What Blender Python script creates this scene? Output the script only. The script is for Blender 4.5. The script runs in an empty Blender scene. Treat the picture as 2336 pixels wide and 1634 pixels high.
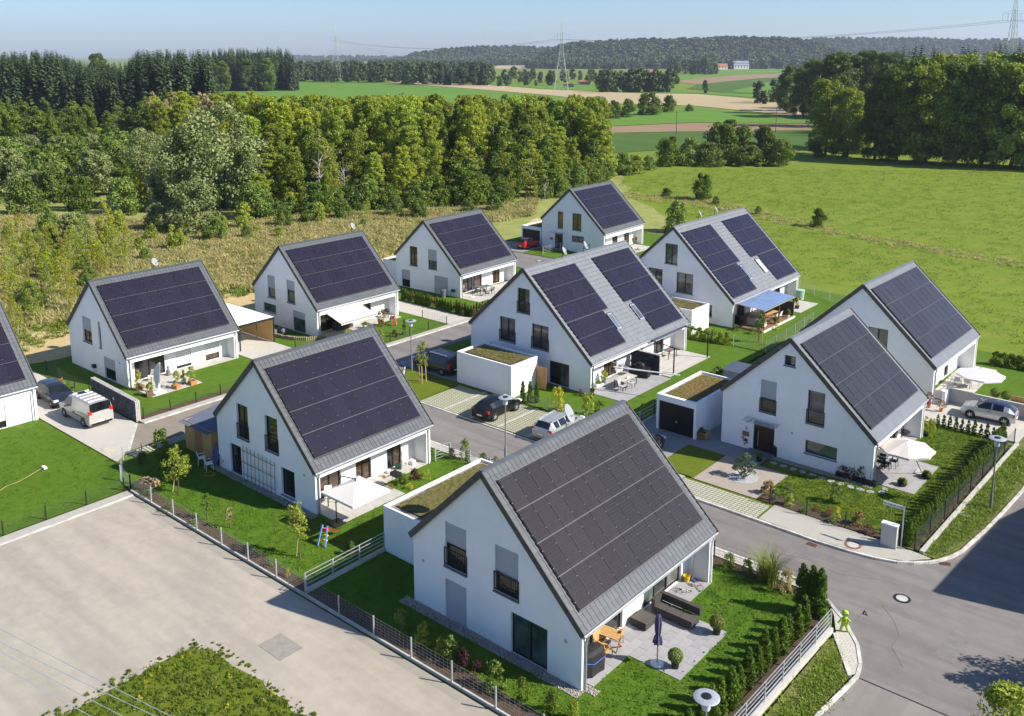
import bpy, math, random
import numpy as np
from mathutils import Vector, Matrix, Euler
rnd = random.Random(7)
R = math.radians
sc = bpy.context.scene
col = sc.collection
# ---------------------------------------------------------------- camera, sky, sun, exposure
# site frame: x runs along the gables (to the right and towards the camera), y along the ridges
CAM = (31.12, -29.09, 27.0); FPX = 2103.3; CY = 524.1; PITCH = R(10.626); YAW = R(40.3)
cam_d = bpy.data.cameras.new('camera'); cam = bpy.data.objects.new('camera', cam_d); col.objects.link(cam)
cam.location = CAM; cam.rotation_euler = (R(90) - PITCH, 0, YAW)
cam_d.sensor_width = 36; cam_d.lens = 36 * FPX / 2336; cam_d.shift_y = -(817 - CY) / 2336
cam_d.clip_start = 0.5; cam_d.clip_end = 40000
sc.camera = cam
SUN_AZ_SITE = (0.907, 0.423)            # horizontal direction towards the sun in the site frame
SUN_EL = R(37)
w = bpy.data.worlds.new('World'); sc.world = w; w.use_nodes = True
nt = w.node_tree; bg = nt.nodes['Background']
sky = nt.nodes.new('ShaderNodeTexSky'); sky.sky_type = 'NISHITA'; sky.sun_disc = False
sky.sun_elevation = SUN_EL; sky.sun_rotation = math.atan2(SUN_AZ_SITE[0], SUN_AZ_SITE[1])
sky.altitude = 500; sky.air_density = 1.0; sky.dust_density = 1.0; sky.ozone_density = 8.0
nt.links.new(sky.outputs[0], bg.inputs[0]); bg.inputs[1].default_value = 0.094
sd = bpy.data.lights.new('sun', 'SUN'); sd.energy = 5.0; sd.angle = R(0.5); sd.color = (1.0, 0.94, 0.84)
sun = bpy.data.objects.new('sun', sd); col.objects.link(sun)
sun.rotation_euler = Vector((-SUN_AZ_SITE[0] * math.cos(SUN_EL), -SUN_AZ_SITE[1] * math.cos(SUN_EL), -math.sin(SUN_EL))).to_track_quat('-Z', 'Y').to_euler()
sun.location = (60, 30, 60)
sc.view_settings.view_transform = 'Standard'; sc.view_settings.look = 'None'; sc.view_settings.gamma = 1
sc.view_settings.use_curve_mapping = False; sc.view_settings.exposure = 0.82
sc.cycles.use_denoising = True; sc.cycles.max_bounces = 6; sc.cycles.diffuse_bounces = 3; sc.cycles.glossy_bounces = 3
sc.cycles.transmission_bounces = 4; sc.cycles.transparent_max_bounces = 8; sc.cycles.volume_bounces = 0

# ---------------------------------------------------------------- pixel of the photograph -> point on the ground plane
TL = dict(a=(900, 1214), c=(500, 1060), d=(1236, 1214), e=(480, 740), f=(0, 540), h=(560, 440), m=(1060, 400), n=(1436, 440),
          p=(1736, 560), q=(1436, 820), s=(880, 740), t=(0, 840), u=(1736, 900), v=(0, 1214), w=(1736, 1214))
CYW, SYW = math.cos(YAW), math.sin(YAW)
def cw(x, y):                            # x to the right of the camera, y ahead of it, on the ground
    return (CAM[0] + x * CYW - y * SYW, CAM[1] + x * SYW + y * CYW)
def G(k, X, Y, z=0.0):
    if k == 'D': sx, sy = X * 1.01742, Y * 1.01742
    elif k == 'b': sx, sy = 1000 + X * .30514, 900 + Y * .30514
    elif k in 'xyz': sx, sy = dict(x=0, y=768, z=1536)[k] + X * .34873, Y * .34873
    else: sx, sy = TL[k][0] + X * .26155, TL[k][1] + Y * .26155
    a = (sx - 1168) / FPX; u = -(sy - CY) / FPX; c, s = math.cos(PITCH), math.sin(PITCH)
    f, h = c + u * s, -s + u * c
    t = (z - CAM[2]) / h
    return cw(a * t, f * t)
def GL(k, *xy):
    return [G(k, xy[i], xy[i + 1]) for i in range(0, len(xy), 2)]

# ---------------------------------------------------------------- scene helpers
def props(o, label=None, cat=None, group=None, kind=None):
    if label: o['label'] = label
    if cat: o['category'] = cat
    if group: o['group'] = group
    if kind: o['kind'] = kind
    return o
def thing(name, label, cat, loc=(0, 0, 0), rz=0.0, group=None):
    o = bpy.data.objects.new(name, None); col.objects.link(o); o.empty_display_size = .2
    o.location = loc if len(loc) == 3 else (loc[0], loc[1], 0); o.rotation_euler = (0, 0, rz)
    return props(o, label, cat, group)
def link(name, me, parent=None, loc=None, rz=None, mw=None):
    o = bpy.data.objects.new(name, me); col.objects.link(o)
    if parent: o.parent = parent
    if loc is not None: o.location = loc if len(loc) == 3 else (loc[0], loc[1], 0)
    if rz is not None: o.rotation_euler = (0, 0, rz)
    if mw is not None: o.matrix_basis = mw
    return o
def copy_tree(o, parent=None):
    c = o.copy(); col.objects.link(c); c.parent = parent
    for ch in list(o.children): copy_tree(ch, c)
    return c
class MB:
    def __init__(s): s.v = []; s.f = []; s.mi = []; s.k = 0
    def q(s, *pts):
        n = len(s.v); s.v += [tuple(p) for p in pts]; s.f.append(tuple(range(n, n + len(pts)))); s.mi.append(s.k); return s
    def add(s, vs, fs):
        n = len(s.v); s.v += [tuple(p) for p in vs]
        for f in fs: s.f.append(tuple(n + i for i in f)); s.mi.append(s.k)
        return s
    def box(s, x0, x1, y0, y1, z0, z1):
        return s.add([(x0, y0, z0), (x1, y0, z0), (x1, y1, z0), (x0, y1, z0), (x0, y0, z1), (x1, y0, z1), (x1, y1, z1), (x0, y1, z1)],
                     [(0, 3, 2, 1), (4, 5, 6, 7), (0, 1, 5, 4), (1, 2, 6, 5), (2, 3, 7, 6), (3, 0, 4, 7)])
    def bar(s, a, b, wd, ht, up=(0, 0, 1)):            # box beam between two points
        a, b, up = Vector(a), Vector(b), Vector(up); d = (b - a).normalized(); sd_ = d.cross(up)
        if sd_.length < 1e-4: sd_ = d.cross(Vector((1, 0, 0)))
        sd_.normalize(); up = sd_.cross(d); X = sd_ * wd / 2; Y = up * ht / 2
        return s.add([a - X - Y, a + X - Y, a + X + Y, a - X + Y, b - X - Y, b + X - Y, b + X + Y, b - X + Y],
                     [(0, 3, 2, 1), (4, 5, 6, 7), (0, 1, 5, 4), (1, 2, 6, 5), (2, 3, 7, 6), (3, 0, 4, 7)])
    def tube(s, a, b, r0, r1=None, n=8, cap=True):
        r1 = r0 if r1 is None else r1; a, b = Vector(a), Vector(b); d = (b - a).normalized()
        x = d.cross(Vector((0, 0, 1)))
        if x.length < 1e-3: x = Vector((1, 0, 0))
        x.normalize(); y = d.cross(x); vs = []
        for p, r in ((a, r0), (b, r1)):
            for i in range(n): t = 2 * math.pi * i / n; vs.append(p + x * r * math.cos(t) + y * r * math.sin(t))
        fs = [(i, (i + 1) % n, n + (i + 1) % n, n + i) for i in range(n)]
        if cap: fs += [tuple(range(n - 1, -1, -1)), tuple(range(n, 2 * n))]
        return s.add(vs, fs)
    def path(s, pts, r, n=6):
        for i in range(len(pts) - 1): s.tube(pts[i], pts[i + 1], r, r, n)
        return s
    def lathe(s, prof, n=16, c=(0, 0, 0), sy=1.0):
        vs = []; fs = []
        for r, z in prof:
            for i in range(n): t = 2 * math.pi * i / n; vs.append((c[0] + r * math.cos(t), c[1] + r * math.sin(t) * sy, c[2] + z))
        for j in range(len(prof) - 1):
            for i in range(n): fs.append((j * n + i, j * n + (i + 1) % n, (j + 1) * n + (i + 1) % n, (j + 1) * n + i))
        fs.append(tuple(range(n - 1, -1, -1))); fs.append(tuple(range((len(prof) - 1) * n, len(prof) * n)))
        return s.add(vs, fs)
    def prism(s, poly, z0, z1):
        n = len(poly); ar = sum(poly[i][0] * poly[(i + 1) % n][1] - poly[(i + 1) % n][0] * poly[i][1] for i in range(n))
        if ar < 0: poly = poly[::-1]
        vs = [(p[0], p[1], z0) for p in poly] + [(p[0], p[1], z1) for p in poly]
        return s.add(vs, [tuple(range(n - 1, -1, -1)), tuple(range(n, 2 * n))] + [(i, (i + 1) % n, n + (i + 1) % n, n + i) for i in range(n)])
    def mesh(s, name, mats, smooth=False):
        me = bpy.data.meshes.new(name); me.from_pydata([tuple(v) for v in s.v], [], s.f)
        for m_ in (mats if isinstance(mats, (list, tuple)) else [mats]): me.materials.append(m_)
        if isinstance(mats, (list, tuple)): me.polygons.foreach_set('material_index', s.mi)
        if smooth:
            me.polygons.foreach_set('use_smooth', [True] * len(me.polygons))
            if smooth is not True: me.set_sharp_from_angle(angle=R(smooth))
        me.update(); return me
    def build(s, name, mats, parent=None, smooth=False, loc=None, rz=None, label=None, cat=None, group=None, kind=None):
        return props(link(name, s.mesh(name, mats, smooth), parent, loc, rz), label, cat, group, kind)
def box_part(name, m, parent, *b):
    return MB().box(*b).build(name, m, parent)

# ---------------------------------------------------------------- materials
MATS = {}
def nodes(name):
    m = bpy.data.materials.new(name); m.use_nodes = True; t = m.node_tree
    return m, t, t.nodes['Principled BSDF'], t.nodes, t.links
def mixc(t, fac, a, b, mode='MIX'):
    n = t.nodes.new('ShaderNodeMix'); n.data_type = 'RGBA'; n.blend_type = mode
    for i, v in ((0, fac), (6, a), (7, b)):
        if hasattr(v, 'links') or hasattr(v, 'node'): t.links.new(v, n.inputs[i])
        else: n.inputs[i].default_value = v if i == 0 else (*v[:3], 1)
    return n.outputs[2]
def noise(t, vec, scale, detail=3, rough=.6, lo=.3, hi=.7):
    n = t.nodes.new('ShaderNodeTexNoise'); n.inputs['Scale'].default_value = scale; n.inputs['Detail'].default_value = detail; n.inputs['Roughness'].default_value = rough
    t.links.new(vec, n.inputs['Vector'])
    r = t.nodes.new('ShaderNodeMapRange'); r.inputs[1].default_value = lo; r.inputs[2].default_value = hi; t.links.new(n.outputs['Fac'], r.inputs[0])
    return r.outputs[0]
def coords(t, kind='Object'):
    return t.nodes.new('ShaderNodeTexCoord').outputs[kind]
def bumpn(t, b, h, st, dist=.02):
    n = t.nodes.new('ShaderNodeBump'); n.inputs['Strength'].default_value = st; n.inputs['Distance'].default_value = dist
    t.links.new(h, n.inputs['Height']); t.links.new(n.outputs[0], b.inputs['Normal'])
def mul(c, k): return tuple(min(1, x * k) for x in c)
def M(name, c, rough=.7, var=.18, scale=3.0, metal=0, spec=.4, c2=None, bump=0, coat=0, rand=0):
    if name in MATS: return MATS[name]
    m, t, b, N, L = nodes(name); b.inputs['Roughness'].default_value = rough; b.inputs['Metallic'].default_value = metal
    b.inputs['Specular IOR Level'].default_value = spec; b.inputs['Coat Weight'].default_value = coat; b.inputs['Coat Roughness'].default_value = .05
    v = coords(t); f = noise(t, v, scale, 4)
    o = mixc(t, f, mul(c, 1 - var), c2 or mul(c, 1 + var))
    if rand:
        oi = N.new('ShaderNodeObjectInfo'); r = N.new('ShaderNodeMapRange'); r.inputs[3].default_value = 1 - rand; r.inputs[4].default_value = 1 + rand
        L.new(oi.outputs['Random'], r.inputs[0]); hv = N.new('ShaderNodeHueSaturation'); L.new(r.outputs[0], hv.inputs['Value']); L.new(o, hv.inputs['Color']); o = hv.outputs[0]
    L.new(o, b.inputs['Base Color'])
    if bump: bumpn(t, b, noise(t, v, scale * 8, 3), bump)
    MATS[name] = m; return m
def ground_mat(name, c1, c2, c3, s1=.25, s2=2.5, s3=25, bump=.5, f3=.5, rough=.9, stretch=None, spec=.15, streak=None):
    m, t, b, N, L = nodes(name); b.inputs['Roughness'].default_value = rough; b.inputs['Specular IOR Level'].default_value = spec
    v = coords(t)
    if stretch:
        mp = N.new('ShaderNodeMapping'); mp.inputs['Scale'].default_value = stretch; mp.inputs['Rotation'].default_value = (0, 0, YAW); L.new(v, mp.inputs[0]); v = mp.outputs[0]
    o = mixc(t, noise(t, v, s1, 4), c1, c2)
    o = mixc(t, noise(t, v, s2, 5, .65, .35, .75), o, c3)
    fine = noise(t, v, s3, 3, .7, .3, .7)
    mm = N.new('ShaderNodeMath'); mm.operation = 'MULTIPLY'; mm.inputs[1].default_value = f3; L.new(fine, mm.inputs[0])
    o = mixc(t, mm.outputs[0], o, mul(c1, .45))
    if streak:
        mp2 = N.new('ShaderNodeMapping'); mp2.inputs['Scale'].default_value = (streak[0], streak[1], 1); mp2.inputs['Rotation'].default_value = (0, 0, streak[3]); L.new(coords(t), mp2.inputs[0])
        sm = N.new('ShaderNodeMath'); sm.operation = 'MULTIPLY'; sm.inputs[1].default_value = streak[2]; L.new(noise(t, mp2.outputs[0], 1.0, 5, .6, .42, .68), sm.inputs[0]); o = mixc(t, sm.outputs[0], o, mul(c2, .62))
    L.new(o, b.inputs['Base Color'])
    if bump: bumpn(t, b, fine, bump, .05)
    MATS[name] = m; return m
def paver_mat(name, c1, c2, mortar, bw=.2, bh=.1, ms=.008, rot=0, off=.5, bump=.4, rough=.85, stain=.15):
    m, t, b, N, L = nodes(name); b.inputs['Roughness'].default_value = rough; b.inputs['Specular IOR Level'].default_value = .25
    v = coords(t); mp = N.new('ShaderNodeMapping'); mp.inputs['Rotation'].default_value = (0, 0, rot); L.new(v, mp.inputs[0])
    k = N.new('ShaderNodeTexBrick'); L.new(mp.outputs[0], k.inputs['Vector']); k.offset = off
    k.inputs['Scale'].default_value = 1; k.inputs['Brick Width'].default_value = bw; k.inputs['Row Height'].default_value = bh; k.inputs['Mortar Size'].default_value = ms
    for n_, c in (('Color1', c1), ('Color2', c2), ('Mortar', mortar)): k.inputs[n_].default_value = (*c, 1)
    o = mixc(t, noise(t, v, .6, 5), k.outputs[0], mul(c1, 1 - stain), 'MIX')
    f = N.new('ShaderNodeMath'); f.operation = 'MULTIPLY'; f.inputs[1].default_value = .5
    o = mixc(t, .35, k.outputs[0], o)
    L.new(o, b.inputs['Base Color']); bumpn(t, b, k.outputs['Fac'], -bump, .01)
    MATS[name] = m; return m
def leaf_mat(name, c1, c2, trans=.3, rand=.25, rough=.55, hue=0.0):
    m, t, b, N, L = nodes(name); b.inputs['Roughness'].default_value = rough; b.inputs['Specular IOR Level'].default_value = .25
    geo = N.new('ShaderNodeNewGeometry'); oi = N.new('ShaderNodeObjectInfo')
    o = mixc(t, geo.outputs['Random Per Island'], c1, c2)
    hv = N.new('ShaderNodeHueSaturation'); r = N.new('ShaderNodeMapRange'); r.inputs[3].default_value = 1 - rand; r.inputs[4].default_value = 1 + rand
    L.new(oi.outputs['Random'], r.inputs[0]); L.new(r.outputs[0], hv.inputs['Value']); L.new(o, hv.inputs['Color'])
    if hue:
        r2 = N.new('ShaderNodeMapRange'); r2.inputs[3].default_value = .5 - hue; r2.inputs[4].default_value = .5 + hue * .4
        mt = N.new('ShaderNodeMath'); mt.operation = 'FRACT'; mt2 = N.new('ShaderNodeMath'); mt2.operation = 'MULTIPLY'; mt2.inputs[1].default_value = 7.31
        L.new(oi.outputs['Random'], mt2.inputs[0]); L.new(mt2.outputs[0], mt.inputs[0]); L.new(mt.outputs[0], r2.inputs[0]); L.new(r2.outputs[0], hv.inputs['Hue'])
    L.new(hv.outputs[0], b.inputs['Base Color'])
    tr = N.new('ShaderNodeBsdfTranslucent'); L.new(hv.outputs[0], tr.inputs[0]); mx = N.new('ShaderNodeMixShader'); mx.inputs[0].default_value = trans
    L.new(b.outputs[0], mx.inputs[1]); L.new(tr.outputs[0], mx.inputs[2]); L.new(mx.outputs[0], N['Material Output'].inputs[0])
    MATS[name] = m; return m
def clear_glass(name, tint, a=.35):
    m, t, b, N, L = nodes(name); b.inputs['Base Color'].default_value = (*tint, 1); b.inputs['Roughness'].default_value = .05; b.inputs['Specular IOR Level'].default_value = .8
    tr = N.new('ShaderNodeBsdfTransparent'); mx = N.new('ShaderNodeMixShader'); mx.inputs[0].default_value = a; L.new(tr.outputs[0], mx.inputs[1]); L.new(b.outputs[0], mx.inputs[2]); L.new(mx.outputs[0], N['Material Output'].inputs[0]); MATS[name] = m; return m
def ordw(i): return '%d%s' % (i + 1, 'th' if 10 <= i % 100 <= 12 else {0: 'st', 1: 'nd', 2: 'rd'}.get(i % 10, 'th'))
def panel_mat(name='solar_cells', ca=(.011, .0095, .019), cb=(.015, .012, .025), mo=(.040, .036, .045)):
    m, t, b, N, L = nodes(name); v = coords(t)
    k = N.new('ShaderNodeTexBrick'); k.offset = 0; L.new(v, k.inputs['Vector'])
    k.inputs['Scale'].default_value = 1; k.inputs['Brick Width'].default_value = .158; k.inputs['Row Height'].default_value = .158; k.inputs['Mortar Size'].default_value = .006
    for n_, c in (('Color1', ca), ('Color2', cb), ('Mortar', mo)): k.inputs[n_].default_value = (*c, 1)
    oi = N.new('ShaderNodeObjectInfo'); hv = N.new('ShaderNodeHueSaturation'); r = N.new('ShaderNodeMapRange'); r.inputs[3].default_value = .9; r.inputs[4].default_value = 1.12
    L.new(oi.outputs['Random'], r.inputs[0]); L.new(r.outputs[0], hv.inputs['Value']); L.new(k.outputs[0], hv.inputs['Color']); L.new(hv.outputs[0], b.inputs['Base Color'])
    b.inputs['Roughness'].default_value = .2; b.inputs['Specular IOR Level'].default_value = .3
    MATS['panel'] = m; return m
def glass_mat(name, c, rough=.025, spec=1.0):
    m, t, b, N, L = nodes(name); b.inputs['Roughness'].default_value = rough; b.inputs['Specular IOR Level'].default_value = spec
    o = mixc(t, noise(t, coords(t), .9, 3, .6, .35, .65), mul(c, .6), mul(c, 1.5)); L.new(o, b.inputs['Base Color']); MATS[name] = m; return m
def plank_mat(name, c, axis=2, pitch=.12):
    m, t, b, N, L = nodes(name); v = coords(t); mp = N.new('ShaderNodeMapping'); s = [14, 14, 14]; s[axis] = 1.0; mp.inputs['Scale'].default_value = s; L.new(v, mp.inputs[0])
    o = mixc(t, noise(t, mp.outputs[0], 1.0, 4), mul(c, .7), mul(c, 1.2)); L.new(o, b.inputs['Base Color']); b.inputs['Roughness'].default_value = .6; MATS[name] = m; return m

white = M('white_render', (.82, .81, .81), .9, .05, .6, spec=.15, bump=.05)
white_side = white
roof_m = M('grey_roof_tile', (.088, .095, .105), .55, .16, 2.0, rand=.12, spec=.35)
roof_lt = M('light_grey_roof_tile', (.17, .18, .195), .5, .10, 1.5, spec=.4)
verge_m = M('weathered_verge_metal', (.075, .072, .066), .6, .3, 4.0, spec=.3)
dark_m = M('anthracite', (.014, .0145, .017), .45, .2, 6)
black_m = M('black_plastic', (.012, .012, .013), .5, .2, 6)
zinc = M('zinc', (.42, .43, .44), .4, .15, 5, metal=.6)
galv = M('galvanised_steel', (.50, .52, .54), .42, .18, 7, metal=.5)
whitep = M('white_paint', (.78, .78, .76), .5, .05, 3)
shut_m = M('grey_shutter', (.40, .41, .42), .55, .05, 3)
shut_w = M('white_shutter', (.70, .70, .69), .6, .04, 3)
sill_m = M('grey_sill', (.16, .165, .18), .5, .12, 4)
panel_m = panel_mat(); panel_sheen = panel_mat('sky_sheen_solar_cells', (.030, .026, .027), (.036, .031, .031), (.012, .011, .013))  # second set for the near roofs: sky reflection painted in as lighter, browner cells
frame_m = M('black_frame_and_gap_shade', (.008, .008, .010), .5, .1, 5)
alu = M('aluminium', (.55, .56, .58), .35, .08, 5, metal=.7)
gl_dark = glass_mat('dark_glass', (.012, .013, .014))
gl_room = glass_mat('warm_room_glass', (.06, .035, .018))
gl_green = glass_mat('green_glass', (.045, .085, .075), .06)
gl_curt = glass_mat('curtained_glass', (.10, .10, .095), .05)
gl_sky = glass_mat('skylight_glass', (.10, .12, .15), .02)
wood = plank_mat('oiled_wood', (.34, .17, .06))
wood_lt = plank_mat('light_wood', (.50, .30, .11))
wood_gr = plank_mat('brown_deck_wood', (.22, .12, .07), 1)
bark = M('bark', (.11, .085, .06), .9, .35, 6, bump=.3)
birch = M('birch_bark', (.38, .36, .32), .8, .3, 5)
stake_m = M('stake_wood', (.52, .36, .16), .8, .2, 4)
lawn_m = ground_mat('mown_lawn', (.058, .140, .006), (.085, .175, .010), (.130, .200, .018), .3, 1.8, 22, .5, .45)
lawn_y = ground_mat('yellowing_lawn', (.100, .165, .008), (.145, .190, .013), (.19, .205, .025), .3, 2.2, 25, .6, .55)
meadow = ground_mat('meadow_grass', (.108, .180, .010), (.145, .210, .014), (.205, .230, .034), .03, .3, 3, .35, .3)
verge_g = ground_mat('patchy_verge', (.125, .165, .026), (.33, .27, .14), (.18, .20, .045), .8, 3.0, 25, .7, .55)
drygrass = ground_mat('dry_grassland', (.30, .31, .09), (.40, .365, .14), (.17, .24, .04), .05, .5, 6, .6, .5)
sand_m = ground_mat('yellow_sand', (.58, .43, .19), (.66, .52, .28), (.48, .36, .16), .3, 2, 20, .6, .35)
gravel_lot = ground_mat('compacted_gravel', (.405, .36, .295), (.34, .30, .25), (.45, .40, .325), .2, 1.4, 26, .25, .22, streak=(.10, .75, .4, R(25)))
asphalt = ground_mat('asphalt', (.215, .196, .184), (.180, .164, .155), (.245, .224, .206), .25, 1.3, 26, .2, .25, streak=(.06, .9, .5, 0))
asphalt2 = ground_mat('newer_asphalt', (.25, .228, .208), (.22, .20, .183), (.28, .255, .23), .15, .9, 26, .2, .25, streak=(.9, .06, .45, 0))
asphalt_d = ground_mat('dusty_asphalt', (.25, .215, .17), (.20, .175, .145), (.30, .26, .20), .3, 1.2, 30, .2, .3)
soil = ground_mat('bark_mulch', (.085, .055, .035), (.13, .085, .055), (.18, .13, .09), .8, 6, 40, .8, .5)
redmulch = ground_mat('reddish_mulch', (.17, .10, .065), (.21, .13, .085), (.14, .08, .055), .8, 6, 40, .8, .4)
f_green = ground_mat('bright_green_crop', (.105, .215, .022), (.135, .24, .03), (.085, .18, .02), .012, .08, .5, .3, .25, stretch=(.25, 1, 1))
f_green2 = ground_mat('dark_green_crop', (.065, .13, .02), (.085, .155, .025), (.055, .105, .018), .02, .12, .8, .3, .35, stretch=(.25, 1, 1))
f_tan = ground_mat('stubble_field', (.40, .31, .18), (.46, .36, .22), (.35, .27, .15), .01, .06, .6, .3, .2, stretch=(.2, 1, 1))
f_soil = ground_mat('ploughed_soil', (.27, .18, .11), (.32, .215, .135), (.23, .15, .095), .02, .1, .8, .3, .25, stretch=(.2, 1, 1))
pav_lt = paver_mat('pale_pavers', (.46, .43, .37), (.40, .375, .325), (.22, .21, .18), .24, .12, .014)
pav_w = paver_mat('whitish_pavers', (.52, .48, .42), (.45, .42, .37), (.30, .28, .24), .26, .17, .014)
pav_gr = paver_mat('grey_pavers', (.30, .29, .285), (.25, .245, .24), (.15, .15, .145), .2, .1, .01)
slab_m = M('concrete_slab', (.31, .305, .31), .8, .08, 1.2, spec=.25, rand=.07)
slab_lt = M('beige_concrete_slab', (.44, .415, .375), .8, .07, 1.2, spec=.25, rand=.06)
conc = M('concrete', (.44, .42, .385), .85, .12, 2.0, spec=.2, bump=.1)
kerb_m = M('granite_kerb', (.47, .45, .41), .8, .22, 3, rand=.15)
pebble = M('light_pebble', (.42, .39, .34), .7, .3, 9, rand=.25)
pinkgr = ground_mat('pink_gravel', (.60, .50, .42), (.66, .57, .50), (.50, .40, .33), 2, 12, 45, 1, .3)
whitegr = ground_mat('white_gravel', (.66, .66, .66), (.74, .74, .73), (.55, .55, .56), 2, 12, 45, 1, .3)
rust = M('rusty_iron', (.22, .095, .045), .8, .3, 9)
# ---------------------------------------------------------------- ground, roads, lawns
def patch(name, m, poly, z, label, cat, kind='structure'):
    n = len(poly); ar = sum(poly[i][0] * poly[(i + 1) % n][1] - poly[(i + 1) % n][0] * poly[i][1] for i in range(n))
    if ar < 0: poly = poly[::-1]
    return MB().q(*[(x, y, z) for x, y in poly]).build(name, m, label=label, cat=cat, kind=kind)
def rect(a, b, c, d): return [(a, c), (b, c), (b, d), (a, d)]
def smooth_poly(pts, it=2):
    for _ in range(it):
        o = []
        for i in range(len(pts)):
            p, q = pts[i], pts[(i + 1) % len(pts)]
            o += [(p[0] * .75 + q[0] * .25, p[1] * .75 + q[1] * .25), (p[0] * .25 + q[0] * .75, p[1] * .25 + q[1] * .75)]
        pts = o
    return pts
def rough_poly(pts, amp, step, seed):
    rr = random.Random(seed); o = []
    for i in range(len(pts)):
        p, q = pts[i], pts[(i + 1) % len(pts)]; n = max(1, int(math.dist(p, q) / step))
        for k in range(n):
            t = k / n; o.append((p[0] + (q[0] - p[0]) * t + rr.uniform(-amp, amp), p[1] + (q[1] - p[1]) * t + rr.uniform(-amp, amp)))
    return o
ring = [(CAM[0] + 16000 * math.cos(i * math.pi / 24), CAM[1] + 16000 * math.sin(i * math.pi / 24)) for i in range(48)]
patch('ground', meadow, ring, -.06, 'wide green meadow reaching to the hills behind the houses', 'ground')
patch('dry_grassland', drygrass, rough_poly([(-52.5, -70), (-52.5, 62), (-55, 66), (-57, 92), (-40, 93), (-42, 100), (-66, 122), (-88, 150), (-160, 110), (-260, 60), (-330, -40), (-330, -120)], 1.2, 6, 1), -.03,
      'dry yellow grassland between the houses and the wood', 'grassland')
def road_poly():
    return [(-32, 8), (-28.15, 8), (-28.1, 11), (-27.3, 13.2), (-25.8, 14.4), (13.5, 14.4), (15.8, 13.6), (17.3, 12.3), (18.5, 10.8), (19.1, 9.5), (19.3, 8.6), (25.6, 8.6), (25.6, 60),
            (20.9, 60), (20.75, 33), (20.3, 26.5), (19.85, 22.8), (19.2, 20.9), (18.0, 19.6), (16.4, 18.9), (13.3, 18.6), (5.8, 18.75), (-19.6, 19.1), (-22.3, 20.2), (-25.0, 22.4), (-26.6, 24.2), (-27.6, 26), (-28, 28.5),
            (-28, 68), (-52, 68), (-52, 61), (-34, 61), (-32.5, 60), (-32, 58)]
patch('road', asphalt, road_poly(), .0, 'dark grey asphalt street winding between the houses', 'road')
patch('road', asphalt2, [(19.3, 8.6), (25.6, 8.6), (25.6, -70), (18.6, -70), (18.95, 5.1)], .0, 'paler grey asphalt street at the bottom right corner', 'road')
patch('road', asphalt_d, [(-32.35, 2.4), (-28.25, -.35), (-28.15, 8), (-32, 8)], .0, 'dusty brown asphalt street end beside the stone gabion wall', 'road')
patch('gravel_lot', gravel_lot, [(-21.7, -70), (40, -70), (40, -3.5), (-21.7, -3.5)], .0, 'wide pale compacted gravel yard in front of the wire fence', 'gravel yard')
patch('pavement', pav_lt, rect(-22.5, -21.75, -70, -3.5), .05, 'narrow paved strip between the left lawn and gravel yard', 'pavement')
patch('lawn', lawn_m, [(-80, -70), (-22.65, -70), (-22.6, -3.45), (-24.2, -3.1), (-26.8, -1.95), (-80, -1.95)], .05, 'large bright green lawn at the left edge by the gravel yard', 'lawn')
patch('driveway', pav_w, [(-52, -1.85), (-26.95, -1.85), (-28.3, -.35), (-32.35, 2.4), (-52, 2.45)], .055, 'pale paved driveway under the silver van', 'driveway')
patch('lawn', lawn_m, [(-22.3, -3.3), (-4.75, -3.3), (-4.75, 13.5), (-26.8, 13.5), (-26.8, -1.5), (-24, -3.1)], .05, 'green lawn around the house with the wooden trellis', 'lawn')
patch('lawn', lawn_m, [(-4.6, -3.3), (16.7, -3.3), (16.9, 11), (16, 13.2), (14.2, 13.5), (-4.6, 13.5)], .05, 'green lawn around the front house beside the thuja hedge', 'lawn')
patch('lawn', lawn_m, rect(-52, -33.45, 2.5, 16.6), .05, 'green lawn of the house with the stone gabion wall', 'lawn')
patch('mulch_strip', redmulch, rect(-33.4, -32.75, 2.7, 16.6), .055, 'reddish mulch strip beside the wire fence and pavement', 'mulch strip')
patch('pavement', pav_lt, rect(-32.7, -32.1, 2.75, 60), .07, 'narrow pale pavement along the left side of the street', 'pavement')
patch('driveway', pav_w, rect(-49, -32.75, 16.65, 21), .055, 'pale paved driveway in front of the white roofed carport', 'driveway')
patch('lawn', lawn_m, [(-52, 21.2), (-36, 21.05), (-32.8, 23), (-32.8, 36.2), (-52, 36.2)], .05, 'green lawn with the small red and blue slide', 'lawn')
patch('driveway', pav_w, rect(-52, -32.75, 36.25, 39.35), .055, 'pale paved driveway beside the thuja hedge with brown plants', 'driveway')
patch('lawn', lawn_m, rect(-52, -32.75, 39.4, 60.6), .05, 'green lawn behind the thuja hedge with brown plants', 'lawn')
patch('driveway', pav_gr, rect(-56, -49.5, 68.1, 73.3), .055, 'grey driveway under the small red car', 'driveway')
patch('lawn', lawn_m, [(-49.4, 68.1), (-36, 68.1), (-35, 92), (-57, 92), (-57, 73.4), (-49.4, 73.4)], .05, 'green lawn of the farthest house by the red car', 'lawn')
patch('lawn', lawn_y, [(-19.75, 19.35), (-19.75, 24.2), (-26.2, 24.2), (-24.6, 22.4), (-22.2, 20.5)], .055, 'triangular yellowish lawn patch with a staked young tree', 'lawn')
patch('driveway', pav_gr, rect(-27.7, -20.5, 24.3, 28.8), .05, 'grey driveway under the dark people carrier', 'driveway')
patch('lawn', lawn_m, [(-14.2, 24.3), (-3.7, 24.3), (-3.7, 48.4), (-27.8, 48.4), (-27.8, 28.9), (-14.2, 28.9)], .05, 'green lawn behind the parking bays and garage', 'lawn')
patch('lawn', lawn_m, rect(-5.8, -3.7, 19.3, 24.2), .052, 'small lawn beside the parked silver estate car', 'lawn')
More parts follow.
